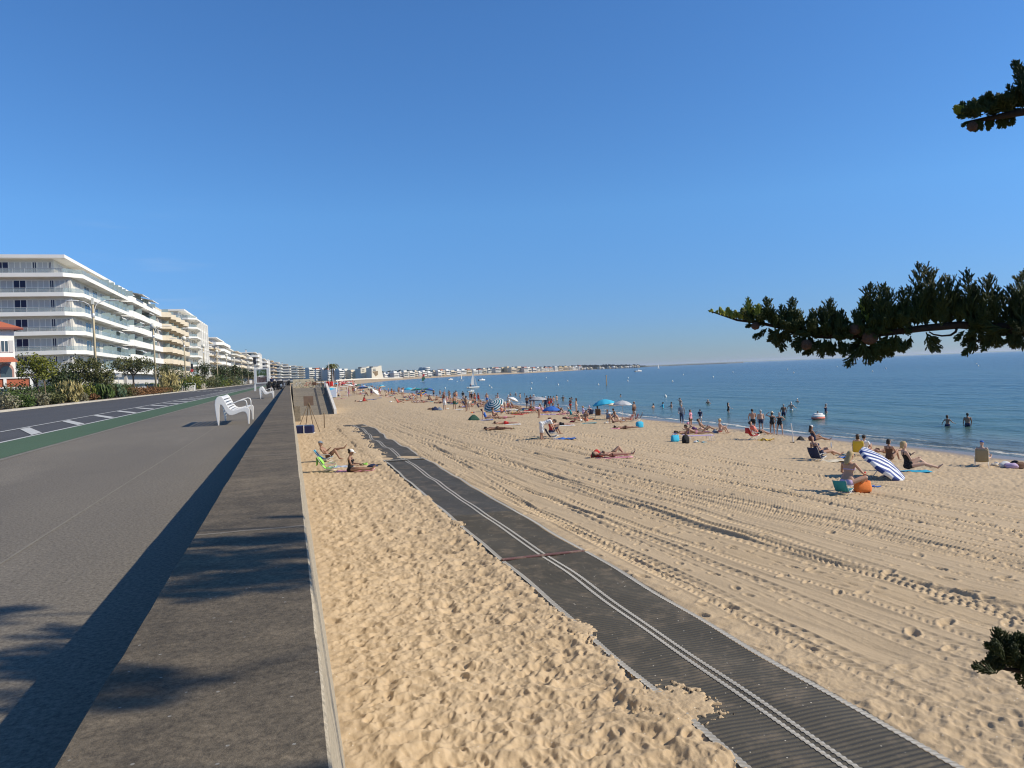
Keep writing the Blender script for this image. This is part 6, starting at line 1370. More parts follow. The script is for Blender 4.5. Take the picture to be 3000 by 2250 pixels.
# two white curved casino towers
def curved_tower(px0, px1, yt0, yt1, yb, zc, label, inset):
    p = dp((px0+px1)/2, yb, zc); s = zc/F; w = (px1-px0)*s; e = empty('curved_building', p, -atan2(p.x, p.y)+.5, label, 'building')
    h0 = (yb-yt0)*s; h1 = (yb-yt1)*s; b = MB(); n = 12; poly = [(-w/2, -3)]
    poly += [(w/2+w*.16*(1-t)**2.2, h1*t) for t in np.linspace(0, 1, n)]
    poly += [(w/2-w*.18, h1), (w*.05, h0+(h1-h0)*.35), (-w/2+w*.1, h0), (-w/2, h0)]
    b.prism([(x, z) for x, z in poly], 0, 16, m=Matrix.Translation((0, 16, 0)) @ Matrix.Rotation(pi/2, 4, 'X')); b.build('wall', face_mat('warm_white_wall', (.72, .68, .56), .2), e)
    if inset: b = MB(); b.prism([(-w*.46, h0*.62), (w*.12, h0*.68), (w*.12, h0*.3), (-w*.15, 2), (-w*.3, 6)], -.25, 0.0, m=Matrix.Rotation(pi/2, 4, 'X')); b.build('brick_panel', mat('tan_brick', (.34, .25, .15), .9), e)
    for k in range(2): b = MB(); b.box(-w*.36, -w*.1, -.4, -.02, h0*(.7+.14*k), h0*(.75+.14*k)); b.build('window', PANE, e)
    b = MB(); b.box(-w*.42, -w*.2, 5, 9, h0, h0+2); b.build('plant_room', DMETAL, e)
curved_tower(1056, 1086, 1079, 1073.5, 1107, 1090, 'left one of two curved white seafront towers at the bend of the bay', False)
curved_tower(1088, 1121, 1077, 1071.5, 1107, 1075, 'right one of two curved white seafront towers with a tan brick panel', True)
p = dp(1248, 1092, 1560); e = empty('round_tower', p, 0, 'round white tower block rising above the far shore roofs', 'building'); b = MB(); b.lathe([(8, -6), (8, 9), (8.6, 9), (8.6, 11), (6, 11.2), (0, 11.3)], n=24); b.build('wall', BRW, e)
for k in range(3): b = MB(); b.lathe([(8.02, 1+3*k), (8.12, 1+3*k), (8.12, 2.3+3*k), (8.02, 2.3+3*k)], n=24); b.build('window_band', PANE, e)
p = dp(1235, 1092, 1570); e = block_at(1237, 1245, 1079, 1092, 1575, GRW, 'grey block attached to the left of the round white tower', group=None)
# promenade terrace wall and railings far along the bay
b = MB(); pr = None
for px, py in ((985, 1116), (1030, 1113), (1080, 1110.5), (1130, 1109), (1180, 1108)):
    q = dp(px, py, float(np.interp(px, [985, 1180], [800, 1080])))
    if pr: b.add([pr, q, q+V((0, 0, 1.1)), pr+V((0, 0, 1.1)), pr+V((-1, 1, 0)), q+V((-1, 1, 0)), q+V((-1, 1, 1.1)), pr+V((-1, 1, 1.1))], [(0, 1, 2, 3), (3, 2, 6, 7), (4, 5, 1, 0)])
    pr = q
o = b.build('far_sea_wall', WH); tag(o, 'pale sea wall along the far promenade below the curved towers', 'wall')

# ================================================================ GREENERY
def leaf_mat(name, c, var=.45):
    if name in MATS: return MATS[name]
    m, n, b = nmat(name); nz = noi(n, 1.6, 3, .6); n2 = noi(n, 17, 2, .6)
    cc = mixc(n, mrange(n, nz.outputs['Fac'], .35, .65), tuple(q*(1-var) for q in c), tuple(min(1, q*(1+var)) for q in c)); cc = mixc(n, mrange(n, n2.outputs['Fac'], .35, .7, 0, .5), cc, (c[0]*1.7, c[1]*1.35, c[2]*.8))
    n.links.new(cc, b.inputs['Base Color']); b.inputs['Roughness'].default_value = .6; b.inputs['Specular IOR Level'].default_value = .3
    b.inputs['Subsurface Weight'].default_value = 0; MATS[name] = m; return m
LF = {'dark': leaf_mat('dark_foliage', (.035, .055, .018)), 'green': leaf_mat('green_foliage', (.06, .10, .025)), 'yellow': leaf_mat('yellow_green_foliage', (.14, .16, .025)), 'olive': leaf_mat('olive_foliage', (.085, .095, .035)), 'silver': leaf_mat('silver_foliage', (.20, .20, .14), .3), 'rust': leaf_mat('rusty_foliage', (.16, .085, .035)), 'straw': leaf_mat('straw_leaves', (.34, .31, .15), .3), 'blue': leaf_mat('blue_green_foliage', (.07, .12, .075)), 'hedge': leaf_mat('hedge_foliage', (.045, .085, .02))}
BARK = mat('bark', (.13, .10, .075), .95, .35, 6, bump=.8, bscale=20)
def foliage(name, blobs, n, size, m, par=None, seed=1, flat=.0, blade=False):
    """leaf sized faces spread through several overlapping clumps, thinner towards the middle, with gaps"""
    r = np.random.RandomState(seed); V_ = []; 
    vol = np.array([b[3]*b[4]*b[5] for b in blobs])**(2/3.); cnt = (n*vol/vol.sum()).astype(int)
    C = []
    for (cx, cy, cz, rx, ry, rz), k in zip(blobs, cnt):
        d = r.normal(size=(k, 3)); d /= np.linalg.norm(d, axis=1)[:, None]; rad = r.uniform(.55, 1.08, size=(k, 1))**.7
        lump = 1+.22*np.sin(d[:, :1]*5+seed)+.16*np.sin(d[:, 1:2]*9+seed*2)*np.cos(d[:, 2:3]*7)
        p = d*rad*lump*np.array([rx, ry, rz])+np.array([cx, cy, cz]); C.append(p)
    C = np.concatenate(C); C = C[C[:, 2] > .02]
    g = vnoise(C[:, 0]*1.9+seed*3, C[:, 2]*1.9+C[:, 1]*1.3, seed); C = C[g > .25]; k = len(C)
    a = r.normal(size=(k, 3)); a /= np.linalg.norm(a, axis=1)[:, None]
    if blade: a = a*.35+np.array([0, 0, 1.0])
    b = np.cross(a, r.normal(size=(k, 3))); b /= np.linalg.norm(b, axis=1)[:, None]
    s = size*r.uniform(.6, 1.4, size=(k, 1)); w = .16 if blade else .5
    P0 = C-a*s*.5; P1 = C+b*s*w; P2 = C+a*s*.6; P3 = C-b*s*w
    vs = np.stack([P0, P1, P2, P3], 1).reshape(-1, 3); me = bpy.data.meshes.new(name); me.vertices.add(4*k); me.vertices.foreach_set('co', vs.astype(np.float32).ravel())
    me.loops.add(4*k); me.loops.foreach_set('vertex_index', np.arange(4*k, dtype=np.int32)); me.polygons.add(k); me.polygons.foreach_set('loop_start', np.arange(0, 4*k, 4, dtype=np.int32)); me.update(calc_edges=True)
    me.materials.append(m); o = bpy.data.objects.new(name, me); COL.objects.link(o)
    if par: o.parent = par
    return o
def blobs_in(w, d, h, z0, k, seed):
    r = random.Random(seed); return [(r.uniform(-.33, .33)*w, r.uniform(-.33, .33)*d, z0+h*r.uniform(.3, .7), w*r.uniform(.22, .36), d*r.uniform(.22, .36), h*r.uniform(.24, .36)) for _ in range(k)]
def tree(loc, w, h, trunk, m, label, seed, stake=False, n=2600, size=.17, lean=0, crown=.6, name='tree', group=None):
    e = empty(name, loc, 0, label, 'tree', group); cz = h*(1-crown); b = MB()
    b.tube([(0, 0, -.1), (lean*.4, 0, cz*.6), (lean, 0, cz+.1), (lean*1.2, .1, h*.75)], [trunk, trunk*.85, trunk*.7, trunk*.35], 8)
    r = random.Random(seed)
    for i in range(7):
        a = r.uniform(0, 6.28); L = w*r.uniform(.28, .42); z = cz*r.uniform(.85, 1.1)
        b.tube([(lean, 0, z), (lean+cos(a)*L*.5, sin(a)*L*.5, z+h*crown*.3), (lean+cos(a)*L, sin(a)*L, z+h*crown*r.uniform(.35, .7))], [trunk*.5, trunk*.3, trunk*.12], 5)
    b.build('trunk', BARK, e, smooth=True)
    bl = [(x+lean, y, z, a, b_, c) for x, y, z, a, b_, c in blobs_in(w, w*.9, h*crown, h*(1-crown), 11, seed)]
    foliage('crown', bl, n, size, m, e, seed)
    if stake: b = MB(); b.tube([(.35, 0, 0), (.3, 0, 2.0)], .05, 6); b.build('stake', WOOD, e)
    return e
def gxy(px, X, z=0): y = fy(px, X); return V((X, y, z))
tree(gxy(121, -19, .1), 2.9, 4.1, .09, LF['yellow'], 'small yellow green tree tied to a stake, leftmost in the planted strip', 3, stake=True, lean=-.25, size=.13)
tree(gxy(394, -19.6, .1), 4.7, 5.3, .13, LF['olive'], 'flat-topped dark tree in the planted strip in front of the parked white car', 8, crown=.5, n=3400, size=.16)
tree(gxy(500, -20.0, .1), 4.2, 5.2, .12, LF['olive'], 'slim leafy tree right of the second lamp post', 12, crown=.6, n=2200)
tree(gxy(597, -18.0, .1), 4.0, 5.8, .12, LF['dark'], 'compact dark green tree before the tall window-grid block', 15, crown=.62, n=2400)
def shrub(loc, w, h, m, label, seed, n=1500, size=.11, name='shrub', group=None, blade=False, d=None):
    o = foliage(name, blobs_in(w, d or w*.8, h, 0, 8, seed)+[(0, 0, h*.25, w*.42, (d or w*.8)*.42, h*.3)], n, size, m, None, seed, blade=blade); o.location = loc; tag(o, label, 'shrub', group); return o
e = empty('large_bush', gxy(252, -20.3, .05), 0, 'huge rounded dark bush with twisted bare stems, below the first lamp post', 'bush')
foliage('foliage', [(-1.2, 0, 2.7, 1.3, 1.4, 1.3), (0, 0, 3.0, 1.3, 1.4, 1.4), (1.1, 0, 2.6, 1.35, 1.4, 1.3), (-1.8, 0, 1.7, .9, 1.2, 1.0), (.2, 0, 1.6, 1.7, 1.4, 1.2), (1.9, 0, 2.2, .9, 1, .9), (-.6, 0, 3.6, .8, .9, .7), (.9, 0, 3.7, .6, .8, .6)], 8500, .14, LF['olive'], e, 4)
b = MB()
for k in range(6): b.tube([(1.2-k*.15, -.6, 0), (1.5-k*.3, -.7, .8), (1.9-k*.45, -.6, 1.7)], [.07, .05, .03], 6)
b.build('bare_stems', mat('pale_stems', (.32, .26, .18), .9), e)
shrub(gxy(170, -20.5, .05), 2.4, 3.4, LF['dark'], 'dark upright bush between the staked tree and the huge bush', 21, 2600, .13)
SHR = [(5, -17.8, 1.9, 1.1, 'silver', 0), (62, -17.7, 1.6, 1.05, 'green', 0), (108, -17.7, 1.5, 1.15, 'silver', 0), (30, -19.3, 3.4, 1.6, 'green', 0), (95, -19.3, 3.0, 1.5, 'dark', 0), (10, -21, 3.6, 1.9, 'olive', 0), (145, -18.0, 2.1, .95, 'olive', 0), (180, -18.6, 2.6, 1.7, 'dark', 0), (150, -19.8, 2.8, 1.8, 'green', 0), (205, -18.0, 1.7, 1.9, 'straw', 1), (228, -18.1, 1.5, .9, 'silver', 0), (250, -18.4, 1.8, 1.5, 'yellow', 0),
       (262, -17.8, 1.4, .7, 'rust', 0), (300, -18.0, 2.0, 1.5, 'green', 1), (322, -19.0, 2.6, 1.7, 'olive', 0), (345, -18.3, 2.2, 1.6, 'blue', 1), (368, -18.3, 2.2, 1.25, 'olive', 0), (392, -18.0, 2.0, 1.0, 'silver', 0), (375, -20.5, 4, 1.8, 'olive', 0), (50, -20.8, 3.6, 1.9, 'olive', 0), (130, -21, 3.4, 1.8, 'dark', 0), (335, -21, 3.6, 1.9, 'green', 0), (285, -19.8, 3.2, 1.7, 'olive', 0), (218, -20.4, 3.2, 1.8, 'dark', 0)]
LN = dict(silver='silvery', green='green', dark='dark green', olive='olive green', straw='straw coloured spiky', yellow='yellow flowering', rust='rusty', blue='blue green grassy')
for i, (px, X, w, h, c, bl) in enumerate(SHR): shrub(gxy(px, X, .05), w, h, LF[c], '%s shrub in the planted strip beyond the kerb on the left' % LN[c], 40+i, 1500 if not bl else 1300, .10 if not bl else .42, group='%s shrubs in the near planted strip' % LN[c], blade=bool(bl))
for i in range(9): shrub(V((-18.2-.5*(i % 2), 99+i*3.6, .05)), 3.8, 1.15, LF['rust'] if i < 7 else LF['olive'], 'low rusty brown hedge plant running along the kerb' if i < 7 else 'low olive shrub at the end of the rusty hedge', 70+i, 1100, .12, group='rusty hedge plants along the kerb' if i < 7 else 'olive shrubs by the crossing')
shrub(gxy(497, -18.6, .05), 3.0, 3.3, LF['straw'], 'tall pale pampas like clump right of the second lamp post', 91, 1800, .5, blade=True)
for i in range(16):
    y = 146+i*9.5+(i % 3)*2; c = ['hedge', 'yellow', 'dark', 'green', 'olive', 'dark', 'silver'][i % 7]
    X = float(np.interp(y, [140, 300], [-19, -18.5])); shrub(V((X, y, .05)), 4.6+(i % 3), 2.0+(i*37 % 5)*.55, LF[c], '%s bush in the far planted strip towards the info panel' % {'hedge': 'bright green', 'yellow': 'yellow green', 'dark': 'dark', 'green': 'mid green', 'olive': 'olive', 'silver': 'silvery'}[c], 110+i, 1300, .2, group='far %s bushes' % c)
for i in range(10): tree(V((-18.6-(i % 2)*2, 236+i*26., .05)), 5.2, 6.2+(i % 3)*.5, .14, LF[['dark', 'olive'][i % 2]], '%s roadside tree in the distant planted strip' % ['dark', 'olive'][i % 2], 130+i, n=900, size=.35, group='distant %s roadside trees' % ['dark', 'olive'][i % 2])
for i in range(18): 
    b = MB(); y = 113+i*5.2; o = foliage('hedge', [(0, 0, .8, .8, 2.7, .9), (0, -1, .9, .7, 1.6, .8), (0, 1, .9, .7, 1.6, .8)], 1300, .16, LF['hedge'], None, 150+i); o.location = (-30.6+(3.0 if y > 160 else 0)*0, y, 0)
    tag(o, 'clipped green hedge section before the apartment balconies', 'hedge', 'clipped hedges in front of the apartment blocks')
e = foliage('garden_hedge', [(0, 0, .7, .9, 5, 1.0)], 1600, .15, LF['green'], None, 190); e.location = (-29.4, 101, 0); tag(e, 'rounded hedge below the white garden wall of the villa', 'hedge')
# far woods behind the town
r_ = random.Random(9); bl = []
for px in np.arange(905, 1900, 4.0):
    zc = float(np.interp(px, [905, 1060, 1290, 1450, 1540, 1700, 1900], [1250, 1300, 1600, 1800, 1900, 2900, 3300])); yt = float(np.interp(px, [905, 1000, 1125, 1180, 1245, 1330, 1430, 1600, 1700, 1800, 1865, 1900], [1106, 1098, 1092, 1087, 1088, 1088, 1081, 1076, 1071.5, 1069.5, 1070, 1074]))+r_.uniform(-1, 1.6)
    q = dp(px, yt, zc); s = zc/F; bl.append((q.x, q.y, q.z-4.2*s, 4.5*s, 4.5*s, 4.2*s))
o = foliage('far_woods', bl, 26000, 5.5, leaf_mat('pine_wood', (.018, .034, .022)), None, 3); tag(o, 'dark pine woods behind the far shore buildings', 'woods', kind='stuff')
b = MB(); c0 = None
for px in np.arange(905, 1905, 12.0):
    zc = float(np.interp(px, [905, 1060, 1290, 1450, 1540, 1700, 1900], [1270, 1320, 1620, 1830, 1930, 2950, 3350])); yt = float(np.interp(px, [905, 1000, 1125, 1180, 1245, 1330, 1430, 1600, 1700, 1800, 1865, 1900], [1108, 1101, 1095, 1090, 1091, 1091, 1085, 1082, 1075, 1072, 1073, 1075]))
    q = dp(px, yt, zc); 
    if c0: b.quad(V((c0.x, c0.y, -5)), V((q.x, q.y, -5)), q, c0); dq = V((q.x, q.y, 0)).normalized()*900; dc = V((c0.x, c0.y, 0)).normalized()*900; b.quad(c0, q, q+dq, c0+dc)
    c0 = q
tag(b.build('hills', leaf_mat('pine_wood', (.018, .034, .022))), kind='structure')
# crowd mass on the far beach
b = MB(); r_ = random.Random(4)
for i in range(900):
    y = 430+r_.random()**.8*520; x = shore(y)*.72+r_.uniform(10, 36)+(0 if y < 700 else r_.uniform(-6, 4)); z = bz(x+shore(y)*.28, y)+.3 if y < 560 else -3.6
    h = r_.choice([.6, .9, 1.7]); b.ball((x, y, z+h/2), (.35, .35, h/2), 5, 4, mi=r_.randrange(5))
tag(b.build('far_crowd', [cl('coral'), cl('brown'), cl('white'), cl('red'), cl('navy')]), 'dense far-off crowd of bathers and parasols near the bend of the bay', 'crowd', kind='stuff')
b = MB()
for i in range(60):
    px = r_.uniform(1960, 2180); q = gp(px, 1071.5-(px-1960)*.041, ZSEA); q = q*.97; h = r_.uniform(6, 16) if i % 12 else 34; b.box(q.x-.7, q.x+.7, q.y, q.y+1, ZSEA, ZSEA+h)
tag(b.build('harbour_masts', mat('pale_mast', (.45, .48, .5), .6)), 'cluster of pale boat masts and cranes in the harbour on the horizon', 'masts', kind='stuff')
# ================================================================ STREET
def lamp(x, y, label, globe=True, h=10.0):
    e = empty('street_lamp', (x, y, .08), 0, label, 'street lamp', 'twin armed street lamps'); PM = mat('lamp_post_paint', (.50, .42, .27), .6, .15, 3)
    b = MB(); b.tube([(0, 0, 0), (0, 0, h*.62), (0, 0, h*.93)], [.15, .12, .09], 10); b.build('pole', PM, e, smooth=True)
    b = MB(); b.lathe([(.13, h*.80), (.17, h*.81), (.17, h*.83), (.13, h*.84)], n=10); b.build('collar', METAL, e)
    for s in (1, -1):
        b = MB(); b.tube([(s*.12, 0, h*.80), (s*.14, 0, h*.88), (s*.35, 0, h*.93), (s*.8, 0, h*.955), (s*1.25, 0, h*.965)], .05, 6); b.build('arm', WHITEP, e, smooth=True)
        b = MB(); b.ball((s*1.9, 0, h*.968), (.70, .16, .075), 12, 6); b.build('lamp_head', WHITEP, e, smooth=True)
    b = MB()
    if globe: b.ball((0, 0, h*.97), .46, 16, 10)
    else: b.box(-.12, .12, -.12, .12, h*.93, h*.99)
    b.build('globe' if globe else 'cap', mat('opal_globe', (.74, .72, .62), .3, .05, 1), e, smooth=globe)
    return e
lamp(fy(292, -19.3) and -19.3, 89, 'nearest tall street lamp with a square cap, before the block with navy panels', False, 10.6)
for i, y in enumerate((126, 161, 196, 231, 266, 301, 336, 371, 406)):
    lamp(-19.3+max(0, y-300)*.02, y, ['globe topped street lamp beside the flat-topped tree, in front of the solid parapets', 'globe topped street lamp before the tall window-grid block', 'globe topped street lamp right of the traffic light', 'globe topped street lamp before the round cornered block', 'globe topped street lamp at the four-chimney block', 'far street lamp over the planted strip', 'far street lamp over the planted strip', 'far street lamp over the planted strip', 'far street lamp over the planted strip'][i], True, 10.4)
# slatted benches
def bench_chair(x, y, label, w=2.6):
    m = mat('bench_white', (.78, .76, .71), .35, .04, 2, spec=.5)
    e = empty('slatted_seat', (x, y, 0), 0, label, 'bench', 'white slatted seats on the promenade')
    up = [(-.03, 0), (-.065, .22), (-.088, .45), (-.095, .62), (-.075, .75), (-.03, .825), (.03, .86), (.085, .86), (.125, .82), (.17, .745), (.22, .64), (.27, .54), (.33, .465), (.41, .43), (.52, .44), (.64, .475), (.75, .50), (.82, .495), (.86, .45), (.865, .36), (.855, .2), (.84, 0)]
    lo = [(.80, 0), (.795, .18), (.775, .30), (.735, .365), (.66, .375), (.56, .35), (.46, .31), (.37, .285), (.29, .295), (.225, .35), (.175, .44), (.135, .53), (.10, .595), (.065, .615), (.04, .59), (.028, .50), (.022, .3), (.012, .12), (.0, 0)]
    for s in (0, 1):
        b = MB(); yy = s*w; b.prism(up+lo, yy-.022, yy+.022, m=Matrix.Rotation(pi/2, 4, 'X')); b.v = [(p[0], -p[1] if False else p[1], p[2]) for p in b.v]
        b.v = [(px_, -py_, pz_) for px_, py_, pz_ in b.v]; b.build('side_frame', m, e, bevel=.012)
    def slat(x0, z0, x1, z1):
        d = V((x1-x0, 0, z1-z0)).normalized(); n = V((-d.z, 0, d.x))*.010; a = V((x0, 0, z0)); c = V((x1, 0, z1)); b = MB()
        vs = [a-n, c-n, c+n, a+n]; b.add([v+V((0, .02, 0)) for v in vs]+[v+V((0, w-.02, 0)) for v in vs], [(0, 1, 2, 3), (7, 6, 5, 4), (0, 4, 5, 1), (1, 5, 6, 2), (2, 6, 7, 3), (3, 7, 4, 0)]); b.build('slat', m, e)
    prof = [(-.02, .80), (.04, .835), (.10, .81), (.15, .73), (.19, .65), (.23, .57), (.28, .49), (.34, .43), (.42, .41), (.50, .415), (.58, .435), (.66, .46), (.74, .48), (.82, .47)]
    for (x0, z0), (x1, z1) in zip(prof, prof[1:]):
        d = V((x1-x0, z1-z0)); L = d.length; k = .62 if not (x0 < .05) else .98; slat(x0, z0, x0+d.x*k, z0+d.y*k)
    for yy in (.04, w-.04):
        b = MB(); b.tube([(.24, yy, .58), (.38, yy, .62), (.55, yy, .69), (.70, yy, .72), (.76, yy, .70), (.785, yy, .63), (.79, yy, .48)], .017, 8); b.build('armrest', m, e, smooth=True)
    b = MB(); b.tube([(.36, .02, .30), (.36, w-.02, .30)], .015, 6); b.build('stretcher', m, e)
    return e
bench_chair(-2.02, 23.9, 'nearest white slatted metal seat on the promenade facing the sea')
bench_chair(-1.98, 57.2, 'second white slatted metal seat farther along the promenade')
# information panel
p = gp(749, 1147); e = empty('info_panel', (-4.2, 103, 0), radians(-7), 'white framed free-standing poster panel on two posts on the promenade', 'sign')
for x in (0, 1.75): b = MB(); b.box(x-.07, x+.07, -.05, .05, 0, 2.95); b.build('post', WHITEP, e)
for x in (-.02, 1.77): b = MB(); b.box(x-.1, x+.1, -.07, .07, 0, .75); b.build('post_foot', BRW, e)
b = MB(); b.box(.10, 1.65, -.06, .06, .95, 1.07); b.box(.10, 1.65, -.06, .06, 2.74, 2.86); b.box(.10, .26, -.06, .06, 1.07, 2.74); b.box(1.49, 1.65, -.06, .06, 1.07, 2.74); b.build('frame', BRW, e)
b = MB(); b.box(.26, 1.49, -.03, .03, 1.07, 1.85); b.build('lower_poster', mat('poster_dark', (.13, .085, .08), .6, .8, 3.5, dirt=(.5, .45, .42), dscale=3, damt=.8), e)
b = MB(); b.box(.26, 1.49, -.03, .03, 1.90, 2.74); b.build('upper_poster', mat('poster_trees', (.07, .11, .04), .6, .8, 5, dirt=(.5, .6, .65), dscale=2.2, damt=.9), e)
b = MB(); b.box(.5, 1.1, -.035, -.031, 1.9, 1.97); b.box(.7, 1.2, -.035, -.031, 1.75, 1.8); b.build('pale_strip', BRW, e)
p = dp(781, 1078, 109); b = MB(); b.box(-.28, .28, -.15, .15, -.35, .4); b.box(-.02, .02, -.02, .02, -3.4, -.35)
def traffic_light(x, y, label, h=3.2, sign=True):
    e = empty('traffic_light', (x, y, 0), 0, label, 'traffic light', 'traffic lights'); b = MB(); b.tube([(0, 0, 0), (0, 0, h)], .06, 8); b.build('pole', METAL, e)
    b = MB(); b.box(-.2, .2, -.12, .12, h-.2, h+.85); b.build('signal_head', DMETAL, e)
    for k in range(3): b = MB(); b.lathe([(.13, 0), (.15, .03)], (0, 0, 0), 12); o = b.build('lens', DMETAL, e); o.location = (0, -.12, h+.0+k*.3); o.rotation_euler = (pi/2, 0, 0)
    if not sign: return e
    b = MB(); b.lathe([(0, 0), (.3, 0), (.3, .02), (0, .02)], n=18); o = b.build('round_sign', mat('sign_red', (.55, .06, .05), .5), e); o.location = (0, -.1, h-.5); o.rotation_euler = (pi/2, 0, 0)
    return e
traffic_light(-18.3, fy(567, -18.3), 'traffic light with a red round sign on a pale pole beside the third lamp post', 4.4)
traffic_light(-4.9, 122, 'dark signal head showing above the white poster panel', 4.0, False)
def roadsign(px, X, h, label, kind='tri'):
    q = gxy(px, X); e = empty('road_sign', q, 0, label, 'road sign'); b = MB(); b.tube([(0, 0, 0), (0, 0, h)], .04, 6); b.build('pole', METAL, e)
    b = MB(); b.prism([(-.45, -.35), (.45, -.35), (0, .45)] if kind == 'tri' else [(-.4, -.25), (.4, -.25), (.4, .25), (-.4, .25)], -.02, .02, m=Matrix.Translation((0, -.06, h-.2)) @ Matrix.Rotation(pi/2, 4, 'X')); b.build('plate', BRW, e)
roadsign(476, -22.5, 3.4, 'white triangular road sign seen from behind, right of the second lamp post'); roadsign(351, -22.0, 3.0, 'white rectangular road sign plate between the huge bush and the flat-topped tree', 'rect'); roadsign(805, -8.6+3, 2.9, 'pale road sign on a post behind the man in navy')
# low white barrier block by the crossing
e = empty('white_blocks', gxy(552, -17.4), 0, 'low whitewashed blocks with a railing at the crossing gap in the planted strip', 'barrier')
for k, (x, w) in enumerate(((-1.5, 1.3), (.3, 1.5))): b = MB(); b.box(x-w/2, x+w/2, -.3+k, .5+k, -.04, 1.0); b.build('block', WH, e, bevel=.04)
b = MB(); b.tube([(-.6, 0, 0), (-.6, 0, 1.25), (-.5, 0, 1.35), (1.2, 0, 1.35), (1.3, 0, 1.25), (1.3, 0, 0)], .05, 8); b.build('railing', WHITEP, e)
e = empty('marker_post', gxy(598, -17.3), 0, 'short cream striped marker block standing at the kerb', 'bollard'); b = MB(); b.box(-.35, .35, -.3, .3, 0, 1.25); b.build('post', CRM, e, bevel=.03); b = MB(); b.box(-.36, .36, -.31, .31, .85, 1.0); b.build('band', WH, e)
# cars
def car(x, y, ang, col, label, s=1.0):
    e = empty('parked_car', (x, y, 0), radians(ang), label, 'car', 'cars parked along the service road', s)
    b = MB(); pr = [(-2.05, .35), (-2.1, .7), (-1.95, .95), (-.9, 1.02), (1.0, 1.02), (1.75, .9), (2.05, .72), (2.08, .4), (1.9, .28), (-1.9, .28)]
    secs = [(-.84, .94), (-.80, 1), (.80, 1), (.84, .94)]; n = len(pr); vs = []
    for y_, k in secs: vs += [(a*k if False else a, y_, .62+(z-.62)*k) for a, z in pr]
    fs = [(i*n+j, i*n+(j+1) % n, (i+1)*n+(j+1) % n, (i+1)*n+j) for i in range(3) for j in range(n)]+[tuple(range(n-1, -1, -1)), tuple(3*n+j for j in range(n))]
    b.add(vs, fs); m = mat('car_paint_'+col, CLOTHC[col] if col in CLOTHC else (.7, .7, .7), .25, .03, 1, spec=.7); b.build('body', m, e, bevel=.05)
    cab = [(-1.75, .98), (-1.35, 1.42), (-1.0, 1.48), (.1, 1.46), (.95, 1.0)]; b = MB(); vs = [(a, -.72+.10*((z-.98)/.5), z) for a, z in cab]+[(a, .72-.10*((z-.98)/.5), z) for a, z in cab]; k = len(cab)
    b.add(vs, [tuple(range(k)), tuple(range(2*k-1, k-1, -1))]+[(i, k+i, k+i+1, i+1) for i in range(k-1)]); b.build('cabin_glass', PANE, e)
    b = MB(); b.box(-1.32, .12, -.66, .66, 1.45, 1.50); b.build('roof', m, e, bevel=.02)
    for wx in (-1.3, 1.3):
        for wy in (-.8, .8):
            b = MB(); b.lathe([(.0, -.1), (.30, -.1), (.33, -.06), (.33, .06), (.30, .1), (0, .1)], n=18); o = b.build('wheel', DMETAL, e, smooth=False); o.location = (wx, wy, .33); o.rotation_euler = (pi/2, 0, 0)
            b = MB(); b.lathe([(0, -.11), (.19, -.11), (.2, -.1)], n=12); b.lathe([(.2, .1), (.19, .11), (0, .11)], n=12); b.build('rim', METAL, o)
    for wy in (-.6, .6):
        b = MB(); b.ball((2.0, wy, .68), (.08, .17, .09), 8, 6); b.build('headlight', mat('lamp_glass', (.7, .72, .74), .15), e, smooth=True); b = MB(); b.ball((-2.05, wy, .75), (.06, .13, .12), 8, 6); b.build('tail_light', mat('tail_red', (.45, .03, .02), .3), e, smooth=True)
    return e
cx = lambda px, X: fy(px, X)
car(-23.6, cx(408, -23.6), -88, 'white', 'white estate car parked behind the flat-topped tree', 1.12); car(-23.6, cx(440, -23.6), -88, 'navy', 'dark blue car parked right of the white estate car'); car(-24.0, cx(2, -24.0), -88, 'black', 'dark car just entering the picture behind the shrubs at the left edge', 1.0)
for i, px in enumerate((528, 543, 560)): car(-23.4, cx(px, -23.4), -88, 'blue' if i != 1 else 'navy', ['blue car at the left of the three behind the white blocks', 'navy car in the middle of the three behind the white blocks', 'blue car at the right of the three behind the white blocks'][i])
car(-23.6, 100, -88, 'white', 'white car hidden behind the huge dark bush and the hedge'); car(-24, 205, -88, 'teal', 'teal van-like car farther along the service road', 1.15)
